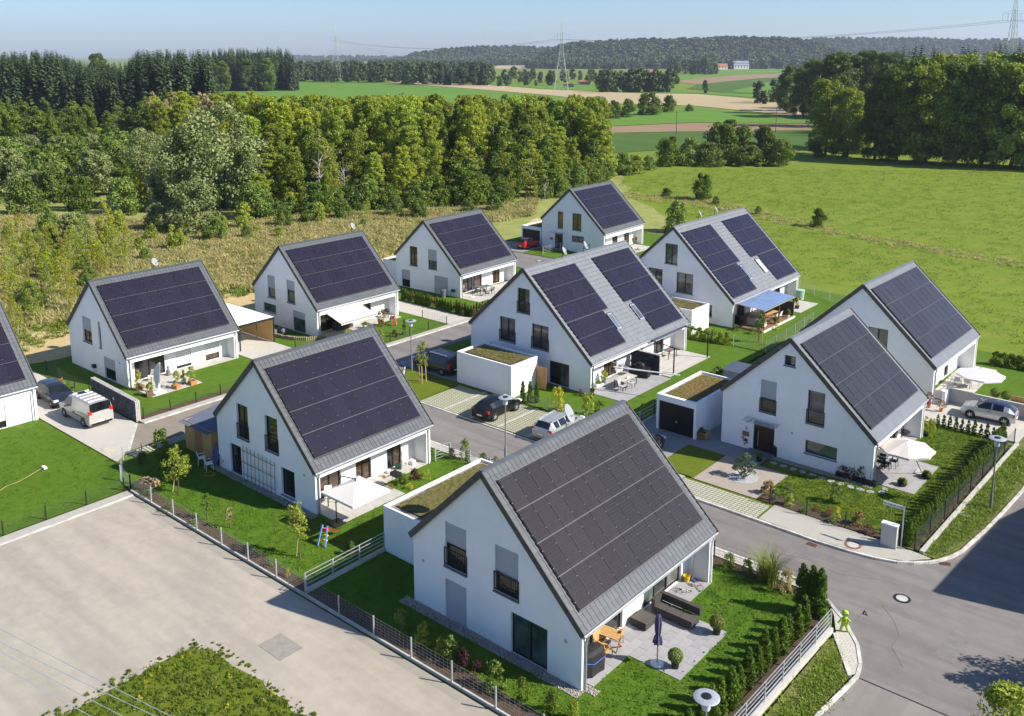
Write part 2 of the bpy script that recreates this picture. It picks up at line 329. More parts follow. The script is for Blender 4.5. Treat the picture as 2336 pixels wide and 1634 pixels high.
patch('parking_ground', lawn_y, rect(-19.6, -5.9, 19.3, 24.15), .03, 'grass joints of the paved parking bays', 'parking')
patch('lawn', lawn_m, rect(-27.8, -4.0, 48.6, 74), .05, 'green lawn around the house with the glass pergola', 'lawn')
patch('driveway', pav_gr, [(-3.55, 19.2), (1, 19.2), (1, 25.75), (6.3, 25.75), (6.3, 27.75), (2.4, 27.75), (2.4, 31), (-3.55, 31)], .05, 'grey paved driveway in front of the black garage door', 'driveway')
patch('pavement', pav_lt, [(1.05, 18.95), (3.4, 18.95), (3.4, 21.15), (1.05, 21.2)], .06, 'pale paving between driveway and square lawn patch', 'pavement')
patch('pavement_bed', lawn_y, rect(3.45, 9.5, 18.95, 21.15), .03, 'grassy joints of the grid pavement', 'pavement')
patch('pavement', pav_lt, [(9.55, 18.95), (13.3, 18.85), (16.3, 19.1), (17.8, 19.8), (18.75, 20.9), (17.7, 21.05), (9.55, 21.15)], .08, 'pale curved pavement with the grey utility cabinet', 'pavement')
patch('lawn', lawn_y, rect(1.05, 3.85, 21.3, 25.7), .06, 'square olive lawn patch beside the pink gravel', 'lawn')
patch('gravel_bed', pinkgr, [(3.9, 21.2), (8.3, 21.2), (8.5, 25.7), (3.9, 25.7)], .06, 'pinkish gravel bed around the cloud pruned pine', 'gravel bed')
patch('gravel_bed', whitegr, [(6.35 + .95 * math.cos(i * .314), 23.45 + 1.0 * math.sin(i * .314)) for i in range(20)], .075, 'round white gravel island under the cloud pruned pine', 'gravel bed')
patch('lawn', lawn_y, [(8.4, 21.25), (17.65, 21.25), (18.1, 40.9), (2.45, 40.9), (2.45, 27.8), (6.4, 27.75), (6.4, 25.8), (8.55, 25.75)], .05, 'sunlit lawn with stepping stones at house number 2', 'lawn')
patch('driveway', pav_w, rect(11.3, 20.6, 41.1, 46.3), .055, 'pale driveway under the silver compact car', 'driveway')
patch('lawn', lawn_m, [(-3.9, 41.2), (11.2, 41.2), (11.2, 46.4), (20.6, 46.4), (20.6, 62), (-3.9, 62)], .05, 'green lawn of the rear right house', 'lawn')
patch('terrace', slab_lt, [(11.0, 46.45), (18, 46.45), (18, 49), (13.7, 49.2), (13.7, 57), (11.0, 57)], .075, 'pale paved terrace under the white parasol', 'terrace')
patch('verge', verge_g, [(17.95, 21.1), (18.85, 21.05), (19.6, 22.8), (20.05, 26.5), (20.5, 33), (20.65, 60), (19, 60), (18.75, 41), (18.1, 24)], .06, 'patchy grass verge between hedge wall and shaded street', 'verge')
patch('verge', verge_g, [(17.35, 10.7), (18.3, 9.1), (18.95, 8.3), (18.7, 5), (18.4, -70), (17.1, -70), (17.2, 10.2)], .06, 'patchy grass verge below the railing at bottom right', 'verge')
patch('pavement', pav_w, [(16.1, 13.3), (17.2, 12.2), (18.35, 10.7), (18.95, 9.4), (19.1, 8.65), (18.95, 8.4), (18.4, 9.25), (17.35, 10.9), (16.7, 12.3)], .09, 'narrow cobbled pavement wedge beside the green figure', 'pavement')
patch('pavement', pav_lt, [(-26.7, 13.6), (14.2, 13.6), (15.9, 13.35), (15.6, 13.6), (13.6, 14.25), (-25.7, 14.25), (-26.7, 13.8)], .06, 'narrow pavement behind the front gardens along the street', 'pavement')
patch('bed', soil, rect(-4.5, 14, -3.25, -2.35), .055, 'mulched shrub bed along the wire fence of the front house', 'bed')
patch('bed', soil, rect(-22, -4.9, -3.25, -2.5), .055, 'mulched flower bed along the wire fence of the trellis house', 'bed')
patch('bed', soil, [(15.2, -3), (16.8, -3), (16.95, 10.8), (15.8, 12.8), (15.0, 11)], .055, 'dark soil bed under the thuja hedge at bottom right', 'bed')
patch('bed', soil, rect(9.6, 15, 12.75, 13.5), .056, 'mulched bed with grasses beside the street pavement', 'bed')
patch('bed', soil, [(8.2, 21.25), (16.3, 21.25), (16.3, 21.9), (13, 22.35), (9.5, 22.5), (8.4, 23.3)], .056, 'bark mulch flower bed along the curved pavement', 'bed')
patch('bed', soil, rect(16.6, 18.2, 21.4, 40.9), .056, 'dark soil strip under the right thuja hedge', 'bed')
patch('sand_heap', sand_m, rough_poly([(-63, -2), (-55, -2), (-52.3, 4), (-52.3, 14), (-57, 15), (-62, 8)], .5, 1.5, 3), .0, 'bare yellow sand patch beside the left house', 'sand')
patch('sand_heap', sand_m, rough_poly([(-62, 20), (-52.3, 20), (-52.3, 30), (-58, 32), (-63, 27)], .5, 1.5, 4), .0, 'bare yellow sand patch behind the carport', 'sand')
patch('sand_bank', sand_m, rough_poly(GL('D', 790, 598, 850, 592, 895, 575, 930, 535, 905, 530, 870, 545, 820, 560, 790, 580), .4, 1.5, 6), .0, 'bare yellow sand bank between the two middle left houses', 'sand')
patch('sand_bank', sand_m, rough_poly(GL('D', 1175, 505, 1215, 500, 1225, 487, 1200, 490), .3, 1.5, 7), .0, 'bare sand bank behind the farthest garage', 'sand')
# asphalt joints, repair patch, manholes, drains
MB().box(19.3, 25.6, 8.56, 8.63, .0, .006).build('road_joint', dark_m, label='dark straight joint across the bottom right street', cat='road joint')
MB().box(-2.95, -1.2, -7.25, -6.0, .0, .012).build('ground_plate', M('old_plate', (.26, .235, .20), .9, .15, 3), label='rectangular concrete repair plate in the gravel yard', cat='ground plate')
def manhole(x, y, r, label, m1=rust, z=.0):
    t = thing('manhole_cover', label, 'manhole', (x, y, z), 0, 'manhole covers')
    MB().lathe([(r, .0), (r, .012), (r * .98, .016)], 28).build('ring', m1, t)
    MB().lathe([(r * .68, .0), (r * .68, .022), (r * .5, .026)], 24).build('lid', conc, t)
manhole(*G('u', 800, 1325), .46, 'rusty round manhole on the pale pavement beside the cabinet', z=.08)
manhole(*G('u', 1775, 1055), .46, 'rusty round manhole in the grass verge below the lamp', z=.06)
manhole(*G('w', 1230, 580), .42, 'round manhole in the middle of the street crossing', dark_m)
manhole(*G('t', 950, 705), .55, 'sandy ring manhole on the van driveway', M('sandy_ring', (.45, .38, .25), .9), .055)
manhole(*G('h', 1735, 1108), .4, 'pale round manhole on the driveway beside the brown hedge', conc, .055)
manhole(*G('m', 650, 748), .5, 'dark round manhole on the far street', dark_m)
for px, rz, lb in ((G('u', 445, 1312), 0, 'brown drain grate in the gutter below the flower bed'), (G('u', 1605, 1478), .5, 'brown drain grate at the tip of the curved kerb')):
    t = thing('drain_grate', lb, 'drain', (px[0], px[1], .0), rz, 'drain grates'); MB().box(-.3, .3, -.18, .18, 0, .015).build('frame', rust, t)
    for i in range(6): MB().box(-.26 + i * .09, -.21 + i * .09, -.15, .15, .01, .025).build('bar', dark_m, t)
patch('road_repair', asphalt2, [(2, 15.2), (5.4, 15.1), (5.5, 16.3), (2.1, 16.4)], .006, 'paler rectangular asphalt repair in the cross street', 'road repair')
patch('road_repair', M('dark_repair', (.175, .16, .15), .85, .15, 2), [(21.3, 12.4), (22.2, 12.3), (22.3, 14.8), (21.4, 14.9)], .006, 'darker asphalt repair near the bottom right tree shadow', 'road repair')
for i, cp in enumerate((((18.2, 14.9), (19.0, 14.0), (19.6, 12.9), (19.7, 11.8), (20.6, 10.6)), ((12, 16.2), (13.6, 16.5), (15.5, 16.3), (17.2, 17.0)), ((-10, 16.6), (-6, 16.8), (-2, 16.5), (1.5, 16.7)), ((21.5, 6.5), (22.3, 4.5), (22.0, 2.0)))):
    MB().path([(x + rnd.uniform(-.1, .1), y + rnd.uniform(-.1, .1), .0) for x, y in cp], .008, 4).build('road_crack', M('crack_seal', (.09, .083, .08), .8), label='thin sealed crack in the asphalt, ' + ('by the green figure', 'below the curved pavement', 'behind the front roof', 'in the bottom corner')[i], cat='road crack', group='sealed road cracks')
# kerbs out of single stones
kerb_mesh = MB().box(0, .985, -.08, .08, -.05, .1).mesh('kerb_stone', kerb_m)
def kerb(label, pts, h=.1, step=1.0, wd=1.0):
    t = thing('kerb', label, 'kerb'); t['kind'] = 'structure'
    for i in range(len(pts) - 1):
        a, b = pts[i], pts[i + 1]; d = math.dist(a, b); n = max(1, round(d / step)); ang = math.atan2(b[1] - a[1], b[0] - a[0])
        for k in range(n):
            o = link('kerb_stone', kerb_mesh, t, (a[0] + (b[0] - a[0]) * k / n, a[1] + (b[1] - a[1]) * k / n, rnd.uniform(-.006, .006)), ang)
            o.scale = (d / n, wd, h / .1)
kerb('white granite kerb curving round the flower bed corner', [(-5.8, 18.98), (1, 18.88), (5.8, 18.8), (9.5, 18.75), (13.3, 18.68), (14.9, 18.78), (16.35, 19.0), (17.4, 19.35), (18.1, 19.85), (18.7, 20.4), (19.1, 20.95), (19.5, 21.8), (19.78, 22.8), (20.2, 26.5), (20.4, 29), (20.65, 33), (20.8, 41), (20.85, 60)], .12)
kerb('white kerb rounding the green child figure', [(13.6, 14.32), (15.8, 13.5), (17.25, 12.22), (18.42, 10.75), (19.02, 9.45), (19.2, 8.6), (19.05, 7), (18.85, 5.1), (18.6, -2), (18.5, -12)], .12)
kerb('inner white kerb between cobbles and grass', [(17.25, 10.95), (17.8, 10.1), (18.4, 9.2), (18.95, 8.35)], .12)
kerb('flat pale kerb in front of the parking bays', [(-19.7, 19.2), (-5.8, 19.05)], .06)
kerb('flat kerb along the front gardens of the cross street', [(-26, 14.35), (13.5, 14.35)], .07)
kerb('flat kerb on the left side of the long street', [(-32.05, 2.8), (-32.05, 60)], .08)
kerb('flat kerb round the triangular lawn', [(-19.75, 19.25), (-22.3, 20.35), (-24.9, 22.5), (-26.5, 24.25)], .07)
kerb('kerb at the dusty street end by the van driveway', [(-28.2, -.4), (-32.4, 2.4)], .06)
kerb('kerb between gravel yard and paved strip', [(-21.7, -60), (-21.7, -3.5)], .05)
# grid pavers: parking bays and pavement (real blocks, too small to pick apart)
def grid_pavers(name, x0, x1, y0, y1, px, py, gap, z, label, m, parent=None, skip=()):
    b = MB(); nx, ny = int((x1 - x0) / px), int((y1 - y0) / py)
    for i in range(nx):
        for j in range(ny):
            x, y = x0 + i * px, y0 + j * py
            if any(abs(x + px / 2 - s) < .14 for s in skip): continue
            e = rnd.uniform(-.004, .004)
            b.box(x + gap / 2, x + px - gap / 2, y + gap / 2, y + py - gap / 2, z - .03, z + e)
    return b.build(name, m, label=label, cat='paving', kind='stuff')
paver_c = M('weathered_paver', (.50, .475, .40), .85, .16, 1.5, c2=(.40, .39, .30))
lines = [-16.85, -14.1, -11.35, -8.6]
grid_pavers('parking_pavers', -19.55, -5.95, 19.35, 24.1, .24, .24, .075, .05, 'grass jointed pale pavers of the parking bays', paver_c, skip=lines)
for i, xx in enumerate(lines):
    MB().box(xx - .12, xx + .12, 19.35, 24.1, .0, .062).build('parking_line', kerb_m, label=['pale bay line left of the parked black car', 'pale bay line partly under the black car', 'pale bay line right of the parked black car', 'pale bay line beside the silver estate car'][i], cat='parking line', group='parking bay lines')
grid_pavers('grid_pavement', 3.45, 9.45, 18.98, 21.1, .27, .24, .06, .06, 'pale grid pavement with grassy joints by the pink gravel', paver_c)
grid_pavers('grid_pavement', -28.0, -26.95, -.6, 13.2, .26, .26, .08, .05, 'pale grid pavement strip behind the wooden shed', paver_c)
# ---- far fields (flat sheets on the plain)
def fld(name, m, z, label, *xy): patch(name, m, GL('D', *xy), z, label, 'field')
fld('field', f_green2, .05, 'dark green crop strip below the ploughed strip', 1180, 345, 1230, 300, 1420, 298, 1840, 291, 1840, 325, 1500, 335, 1260, 352)
fld('field', f_soil, .08, 'narrow brown ploughed strip in the middle distance', 1215, 297, 1330, 287, 1450, 281, 1560, 276, 1820, 279, 1820, 292, 1500, 296, 1340, 299)
fld('field', f_green, .1, 'light green grass strip behind the brown strip', 1180, 292, 1215, 270, 1320, 247, 1400, 241, 1560, 240, 1820, 268, 1820, 278, 1560, 275, 1440, 280, 1320, 286)
fld('field', f_green, .12, 'large bright green field on the gentle rise behind the wood', 470, 205, 540, 189, 640, 181, 760, 181, 850, 185, 1000, 196, 1150, 209, 1260, 218, 1330, 233, 1325, 246, 1200, 272, 1130, 262, 760, 240, 560, 222)
fld('field', f_tan, .14, 'long pale stubble field behind the bright green field', 850, 184, 900, 181, 1010, 187, 1100, 191, 1210, 200, 1300, 204, 1430, 210, 1560, 211, 1680, 222, 1800, 240, 1800, 266, 1700, 252, 1560, 238, 1420, 234, 1330, 231, 1260, 217, 1150, 207, 1000, 195)
fld('field', f_green, .16, 'thin green meadow strip in front of the far hamlet', 1060, 190, 1090, 184, 1260, 188, 1430, 194, 1560, 206, 1700, 212, 1700, 220, 1560, 210, 1430, 208, 1300, 203, 1210, 199, 1100, 190)
fld('field', f_green2, .18, 'olive field below the single round tree', 1540, 200, 1580, 183, 1700, 172, 1760, 170, 1760, 205, 1660, 212)
fld('field', f_green, .19, 'light green wedge field below the far farm', 1640, 205, 1720, 186, 1790, 176, 1800, 205, 1720, 212)
fld('field', f_soil, .2, 'brown ploughed field below the far farm', 1510, 183, 1600, 171, 1780, 164, 1780, 172, 1700, 176, 1560, 190)
fld('field', f_green, .22, 'green pasture in front of the far white farm', 1500, 171, 1620, 160, 1780, 152, 1780, 163, 1640, 170, 1510, 182)
fld('field', f_tan, .3, 'pale far stubble field under the wooded ridge', 1120, 146, 1180, 139, 1260, 140, 1330, 144, 1330, 152, 1200, 156, 1100, 154)
fld('field', f_tan, .32, 'pale far field in front of the bluish ridge', 900, 152, 960, 147, 1050, 145, 1080, 150, 1000, 157)
fld('field', f_green, .34, 'small far green field left of the farm', 1440, 148, 1480, 143, 1560, 143, 1560, 150, 1480, 152)
# ---------------------------------------------------------------- houses
def clip(poly, a, b, c):                  # keep a*x + b*y <= c
    o = []
    for i in range(len(poly)):
        p, q = poly[i], poly[(i + 1) % len(poly)]; dp, dq = a * p[0] + b * p[1] - c, a * q[0] + b * q[1] - c
        if dp <= 0: o.append(p)
        if dp * dq < 0: t = dp / (dp - dq); o.append((p[0] + (q[0] - p[0]) * t, p[1] + (q[1] - p[1]) * t))
    return o
def holed(mb, outline, holes, fn, dep=None):
    """convex outline with rectangular holes (x0,x1,z0,z1); fn maps (a, z, depth) to 3-D; dep = depth of the reveals"""
    xs = sorted({p[0] for p in outline} | {h[0] for h in holes} | {h[1] for h in holes}); zs = sorted({p[1] for p in outline} | {h[2] for h in holes} | {h[3] for h in holes})
    n = len(outline)
    for i in range(len(xs) - 1):
        for j in range(len(zs) - 1):
            mx, mz = (xs[i] + xs[i + 1]) / 2, (zs[j] + zs[j + 1]) / 2
            if any(h[0] < mx < h[1] and h[2] < mz < h[3] for h in holes): continue
            pl = [(xs[i], zs[j]), (xs[i + 1], zs[j]), (xs[i + 1], zs[j + 1]), (xs[i], zs[j + 1])]
            for k in range(n):
                p, q = outline[k], outline[(k + 1) % n]; a, b = q[1] - p[1], -(q[0] - p[0])
                pl = clip(pl, a, b, a * p[0] + b * p[1])
                if len(pl) < 3: break
            if len(pl) >= 3: mb.q(*[fn(x, z, 0) for x, z in pl])
    if dep:
        for x0, x1, z0, z1 in holes:
            for (a, b) in (((x0, z0), (x0, z1)), ((x0, z1), (x1, z1)), ((x1, z1), (x1, z0)), ((x1, z0), (x0, z0))):
                mb.q(fn(*a, 0), fn(*b, 0), fn(*b, dep), fn(*a, dep))
def window(parent, loc, rz, wd, ht, pane=None, shut=0, rail=False, mull=0, sill=True, shutm=None, screen=0, name='window'):
    """origin = lower left outer corner of the opening, x along the wall, y into the wall"""
    pane = pane or gl_dark; b = MB(); d0, d1 = .13, .2; fw = .07
    for x0, x1, z0, z1 in ((0, fw, 0, ht), (wd - fw, wd, 0, ht), (fw, wd - fw, 0, fw), (fw, wd - fw, ht - fw, ht)): b.box(x0, x1, d0, d1, z0, z1)
    xs = [fw + (wd - 2 * fw) * k / (mull + 1) for k in range(mull + 2)]
    for x in xs[1:-1]: b.box(x - .05, x + .05, d0 - .004, d1, fw, ht - fw)
    o = b.build(name, dark_m, parent, loc=loc, rz=rz)
    for k in range(mull + 1):
        MB().q((xs[k], .17, fw), (xs[k + 1], .17, fw), (xs[k + 1], .17, ht - fw), (xs[k], .17, ht - fw)).build('pane', pane if not isinstance(pane, (list, tuple)) else pane[k % len(pane)], o)
    if shut:
        s = MB(); n = max(3, int(ht * shut / .055)); h0 = ht - ht * shut
        for k in range(n):
            z0 = h0 + (ht - h0) * k / n; z1 = h0 + (ht - h0) * (k + 1) / n
            s.q((.01, .085, z0), (wd - .01, .085, z0), (wd - .01, .07, (z0 + z1) / 2), (.01, .07, (z0 + z1) / 2)); s.q((.01, .07, (z0 + z1) / 2), (wd - .01, .07, (z0 + z1) / 2), (wd - .01, .085, z1), (.01, .085, z1))
        s.box(.01, wd - .01, .06, .1, h0 - .03, h0); s.build('roller_shutter', shutm or shut_m, o)
    if rail:
        s = MB(); s.box(-.05, wd + .05, -.045, -.005, .93, .98); s.box(-.05, wd + .05, -.045, -.005, .1, .14); s.box(-.05, -.02, -.04, .0, .0, .98); s.box(wd + .02, wd + .05, -.04, 0, 0, .98)
        n = int(wd / .115)
        for k in range(n + 1): x = wd * k / n; s.box(x - .009, x + .009, -.035, -.015, .14, .93)
        s.build('railing', dark_m, o)
    if sill: MB().box(-.06, wd + .06, -.09, .14, -.06, -.003).build('sill', sill_m, o)
    return o
def roof_frame(d):
    WL, WR, hL, hR, hA, L = d; sl = math.hypot(WR, hA - hR); sx, sz = WR / sl, -(hA - hR) / sl
    return sl, Matrix(((0, sx, (hA - hR) / sl, WL), (1, 0, 0, 0), (0, sz, WR / sl, hA), (0, 0, 0, 1)))   # x: along ridge, y: down the slope, z: normal
tile_cache = {}
def tile_mesh(wd, ln, m):
    k = (wd, ln, m.name)
    if k not in tile_cache:
        b = MB(); e = .012
        b.add([(e, 0, .0), (wd - e, 0, .0), (wd - e, ln, .035), (e, ln, .035), (e, 0, .022), (wd - e, 0, .022), (wd - e, ln, .06), (e, ln, .06)],
              [(4, 5, 6, 7), (3, 2, 1, 0), (2, 3, 7, 6), (0, 1, 5, 4), (1, 2, 6, 5), (3, 0, 4, 7)])
        tile_cache[k] = b.mesh('roof_tile', m)
    return tile_cache[k]
clamp_m = M('panel_clamp', (.27, .275, .29), .5, .08, 5, metal=.2)
rail_m = M('panel_rail', (.10, .10, .115), .45, .08, 5, metal=.3)
panel_cache = {}
def panel_mesh(wd, ln, pm):
    k = (round(wd, 3), round(ln, 3), pm.name)
    if k not in panel_cache:
        b = MB(); b.k = 1; b.box(0, wd, 0, ln, 0, .038); b.k = 0; e = .014; b.q((e, e, .04), (wd - e, e, .04), (wd - e, ln - e, .04), (e, ln - e, .04)); panel_cache[k] = b.mesh('solar_panel', [pm, frame_m])
    return panel_cache[k]
def solar(house, F, blocks, lift=.12, pm=None):
    """blocks: (v0, v1, s0, s1, cols, rows)"""
    for v0, v1, s0, s1, nc, nr in blocks:
        b = MB(); ph = (s1 - s0) / nr; pw = (v1 - v0) / nc
        for r in range(nr + 1):
            y = s0 + r * ph; b.box(v0 - .03, v1 + .03, y - .012, y + .012, .03, lift + (.032 if 0 < r < nr else .0))
        ar = b.build('solar_array', rail_m, house); ar.matrix_basis = F; b = MB()
        for r in range(nr):
            for k in range(nc + 1):
                for t in (.24, .76): x = v0 + k * pw; y = s0 + (r + t) * ph; b.box(x - .013, x + .013, y - .016, y + .016, lift - .02, lift + .047)
        b.build('panel_clamps', clamp_m, ar, kind='stuff')
        me = panel_mesh(pw - .036, ph - .045, pm or panel_m)
        for r in range(nr):
            for k in range(nc): link('solar_panel', me, ar, (v0 + k * pw + .018, s0 + r * ph + .022, lift + rnd.uniform(-.004, .004)))
        MB().box(v0 - .015, v0 - .004, s0, s1, .035, lift).box(v1 + .004, v1 + .015, s0, s1, .035, lift).box(v0, v1, s1 + .03, s1 + .04, .035, lift).build('gap_shade', frame_m, ar)  # black strips stand in for the shadow in the gap under the array edges
def house(name, label, u0, v0, d, rz, gwin=(), swin=(), blocks=(), rec=1.2, beam=2.15, tiles=0, tile=(.3, .34), tm=None, number=None, ov=.12, group='white gabled houses with solar roofs', swin_pane=None, lintel=None, left=True, relief=.05):
    WL, WR, hL, hR, hA, L = d; W = WL + WR; tm = tm or roof_m; th = .2
    t = thing(name, label, 'house', (u0, v0, .0), rz, group)
    b = MB(); wl = [(0, .0), (W, .0), (W, hR - th), (WL, hA - th * 1.35), (0, hL - th)]
    holed(b, wl, [g[:4] for g in gwin], lambda x, z, k: (x, k, z), .2)
    b.q(*[(x, L, z) for x, z in reversed(wl)])
    b.q((0, L, 0), (0, 0, 0), (0, 0, hL - th), (0, L, hL - th))
    e = .36
    b.q((W, 0, 0), (W, e, 0), (W, e, hR - th), (W, 0, hR - th)); b.q((W, L - e, 0), (W, L, 0), (W, L, hR - th), (W, L - e, hR - th))
    b.q((W, e, beam), (W, L - e, beam), (W, L - e, hR - th), (W, e, hR - th))
    b.q((W - rec, e, beam), (W - rec, L - e, beam), (W, L - e, beam), (W, e, beam))
    b.q((W, e, 0), (W - rec, e, 0), (W - rec, e, beam), (W, e, beam)); b.q((W - rec, L - e, 0), (W, L - e, 0), (W, L - e, beam), (W - rec, L - e, beam))
    holed(b, [(e, 0), (L - e, 0), (L - e, beam), (e, beam)], [s[:4] for s in swin], lambda y, z, k: (W - rec - k, y, z), .2)
    b.build('wall', white, t)
    # roof slabs
    sl, F = roof_frame(d); k = .0
    r = MB(); y0, y1 = -.1, L + .1
    ex, ez = W + ov, hR - ov * (hA - hR) / WR; lx, lz = -ov, hL - ov * (hA - hL) / WL
    sec = [(lx, lz), (WL, hA), (ex, ez), (ex, ez - th), (WL, hA - th * 1.35), (lx, lz - th)]
    r.q(*[(x, y0, z) for x, z in reversed(sec[1:5])]); r.q(*[(x, y0, z) for x, z in (sec[0], sec[5], sec[4], sec[1])])
    r.q(*[(x, y1, z) for x, z in sec[1:5]]); r.q(*[(x, y1, z) for x, z in (sec[1], sec[4], sec[5], sec[0])])
    for i in range(6): p, q = sec[i], sec[(i + 1) % 6]; r.q((p[0], y0, p[1]), (q[0], y0, q[1]), (q[0], y1, q[1]), (p[0], y1, p[1]))
    roof = r.build('roof', tm, t)
    rg = MB(); rg.bar((WL, y0, hA + .03), (WL, y1, hA + .03), .26, .07); rg.build('ridge_cap', tm, roof)
    # tiles on the sunny slope
    tw, tl = tile; nrow = int((sl + .02) / tl); ncol = int((L + .2) / tw); tw2 = (L + .2) / ncol; tl2 = (sl + .1) / nrow
    me = tile_mesh(round(tw2, 3), round(tl2 + .04, 3), tm); jb = MB()
    for i in range(nrow):
        for j in range(ncol):
            x, y = -.1 + j * tw2, i * tl2
            if any(bv0 + .45 < x and x + tw2 < bv1 - .1 and bs0 + .1 < y and y + tl2 < bs1 - .1 for bv0, bv1, bs0, bs1, _, _ in blocks): continue
            if tiles == 1:
                o = link('roof_tile', me, roof); o.matrix_basis = F @ Matrix.Translation((x, y, rnd.uniform(0, .004)))
            else:
                e_ = .014; x1 = x + tw2; q = [(x + e_, y, .02), (x1 - e_, y, .02), (x1 - e_, y + tl2 + .03, relief), (x + e_, y + tl2 + .03, relief)]
                lo = [(x1 - e_, y + tl2 + .03, .0), (x + e_, y + tl2 + .03, .0)]
                P3 = [F @ Vector(p) for p in q]; L3 = [F @ Vector(p) for p in lo]
                jb.q(*P3); jb.q(P3[3], P3[2], L3[0], L3[1])
    if tiles != 1: jb.build('roof_tiles', tm, roof, kind='stuff')
    # verge trims, gutter, downpipes
    for yy in (y0 - .02, y1 + .02):
        v = MB()
        for (p, q) in (((WL, hA + .03), (ex + .02, ez + .03)), ((WL, hA + .03), (lx - .02, lz + .03))): v.bar((p[0], yy, p[1] - .1), (q[0], yy, q[1] - .1), .06, .3)
        v.build('verge_trim', verge_m, t)
    g = MB(); g.tube((ex + .05, y0, ez - .1), (ex + .05, y1, ez - .1), .075, .075, 10); g.build('gutter', zinc, t)
    for yy in (.2, L - .2):
        g = MB(); g.path([(ex + .05, yy, ez - .15), (W + .07, yy, ez - .5), (W + .07, yy, .05)], .05, 8); g.build('downpipe', zinc if yy < 1 else whitep, t)
    for x0, x1, z0, z1, *o in gwin:
        kw = dict(o[0]) if o else {}; window(t, (x0, 0, z0), 0, x1 - x0, z1 - z0, **kw)
    for y0_, y1_, z0, z1, *o in swin:
        kw = dict(o[0]) if o else {}; kw.setdefault('sill', False); window(t, (W - rec, y0_, z0), R(90), y1_ - y0_, z1 - z0, name='terrace_door', **kw)
    solar(t, F, blocks, pm=panel_sheen if u0 > -5 else panel_m)
    return t, F
Z2, Z1 = (2.82, 5.14), (.06, 2.15)
def up(x0, x1, **k): return (x0, x1, *Z2, k)
def lo(x0, x1, **k): return (x0, x1, *Z1, k)
def td(y0, y1, **k): return (y0, y1, .08, 2.12, k)
H1, F1 = house('gabled_house', 'large white gabled house in the front with a closed purple parasol', 0, 0, (4.71, 5.76, 3.77, 2.96, 8.45, 11.38), R(-.6),
    [up(2.24, 3.66, shut=.45, rail=True), up(5.46, 6.88, shut=.56, rail=True), lo(2.21, 3.64, shut=.99), lo(6.43, 8.58, pane=gl_green, mull=1)],
    [td(1.3, 4.9, mull=2, pane=[gl_curt, gl_green, gl_dark]), td(6.7, 10.3, mull=2, pane=[gl_green, gl_dark, gl_curt])], [(.36, 10.95, .68, 7.28, 11, 4)], beam=2.42, tiles=1)
HK, FK = house('gabled_house', 'white gabled house with bamboo trellis and square cream parasol', -21.17, 2.31, (4.71, 5.61, 3.87, 2.91, 8.47, 9.57), 0,
    [up(2.38, 3.63, pane=gl_room, rail=True, mull=1), up(5.46, 6.76, pane=gl_dark, rail=True), lo(1.38, 2.64, pane=gl_dark, mull=1), (6.94, 8.29, .32, 2.12, dict(pane=gl_dark))],
    [td(1.2, 2.9, pane=gl_room, mull=1), td(4.1, 5.4, pane=gl_room, mull=1), td(6.75, 8.05, pane=[gl_dark, gl_room], mull=1)], [(.32, 9.05, .76, 7.3, 9, 4)], beam=2.28, tiles=1)
HA, FA = house('gabled_house', 'white gabled house behind the silver van and stone gabion wall', -50.1, 5.71, (4.73, 5.46, 3.8, 2.85, 8.3, 10.41), 0,
    [(2.7, 4.31, 2.65, 4.91, dict(shut=.52, pane=gl_room, mull=1)), (5.58, 6.0, 2.62, 4.93, dict(shut=.2)), (6.19, 8.1, .06, 1.98, dict(shut=.5, mull=1))],
    [td(1.2, 3.95, mull=1, pane=gl_dark), td(5.0, 6.45, shut=.85, shutm=shut_w), td(7.85, 9.25, shut=.7, shutm=shut_w, pane=gl_room)], [(.34, 9.9, .66, 7.15, 10, 4)], tiles=2)
HB, FB = house('gabled_house', 'white gabled house with an extended beige awning', -49.57, 24.61, (4.71, 5.62, 3.87, 2.98, 8.41, 10.63), 0,
    [up(2.39, 3.66, shut=.55, pane=gl_curt), up(5.61, 6.91, shut=.42, pane=gl_green), (1.51, 3.64, 1.24, 2.12, dict(pane=gl_green)), lo(6.42, 8.41, shut=.33, pane=gl_green)],
    [td(1.0, 4.4, mull=2, pane=[gl_room, gl_dark]), td(6.3, 7.9, mull=1, pane=gl_room)], [(.36, 10.15, .68, 7.24, 10, 4)], beam=2.20, tiles=2)
HC, FC = house('gabled_house', 'white gabled house behind the thuja hedge with brown plants', -49.1, 44.03, (4.66, 5.57, 3.96, 2.95, 8.39, 10.19), R(2.4),
    [up(2.32, 3.56, pane=gl_room, mull=1), up(5.29, 6.64, shut=.55, pane=gl_curt), lo(.95, 2.3, shut=.55), lo(6.23, 8.31, shut=.99)],
    [td(1.6, 5.2, mull=2, pane=[gl_room, gl_dark]), td(7.2, 8.6, mull=1, pane=gl_room)], [(.4, 9.7, .66, 7.22, 9, 4)], beam=2.22, tiles=2)
HD, FD = house('gabled_house', 'farthest white gabled house beside the small red car', -49.95, 73.14, (4.79, 5.75, 4.33, 3.26, 8.82, 10.71), R(2.5),
    [(2.78, 3.7, 3.1, 5.5, dict(pane=gl_room)), (5.26, 6.78, 3.1, 5.5, dict(pane=gl_room, mull=1)), (2.3, 3.67, .1, 2.36, dict(pane=gl_dark, sill=False)), (5.21, 7.24, 1.5, 2.34, dict(pane=gl_curt, mull=1))],
    [td(1.0, 2.0, pane=gl_room), td(4.1, 5.6, pane=gl_room, mull=1), td(7.3, 8.8, pane=gl_room, mull=1)], [(.45, 9.95, .55, 7.4, 9, 4)], beam=2.40, tiles=2)
dD = (6.03, 7.06, 3.79, 2.79, 9.5, 15.46)
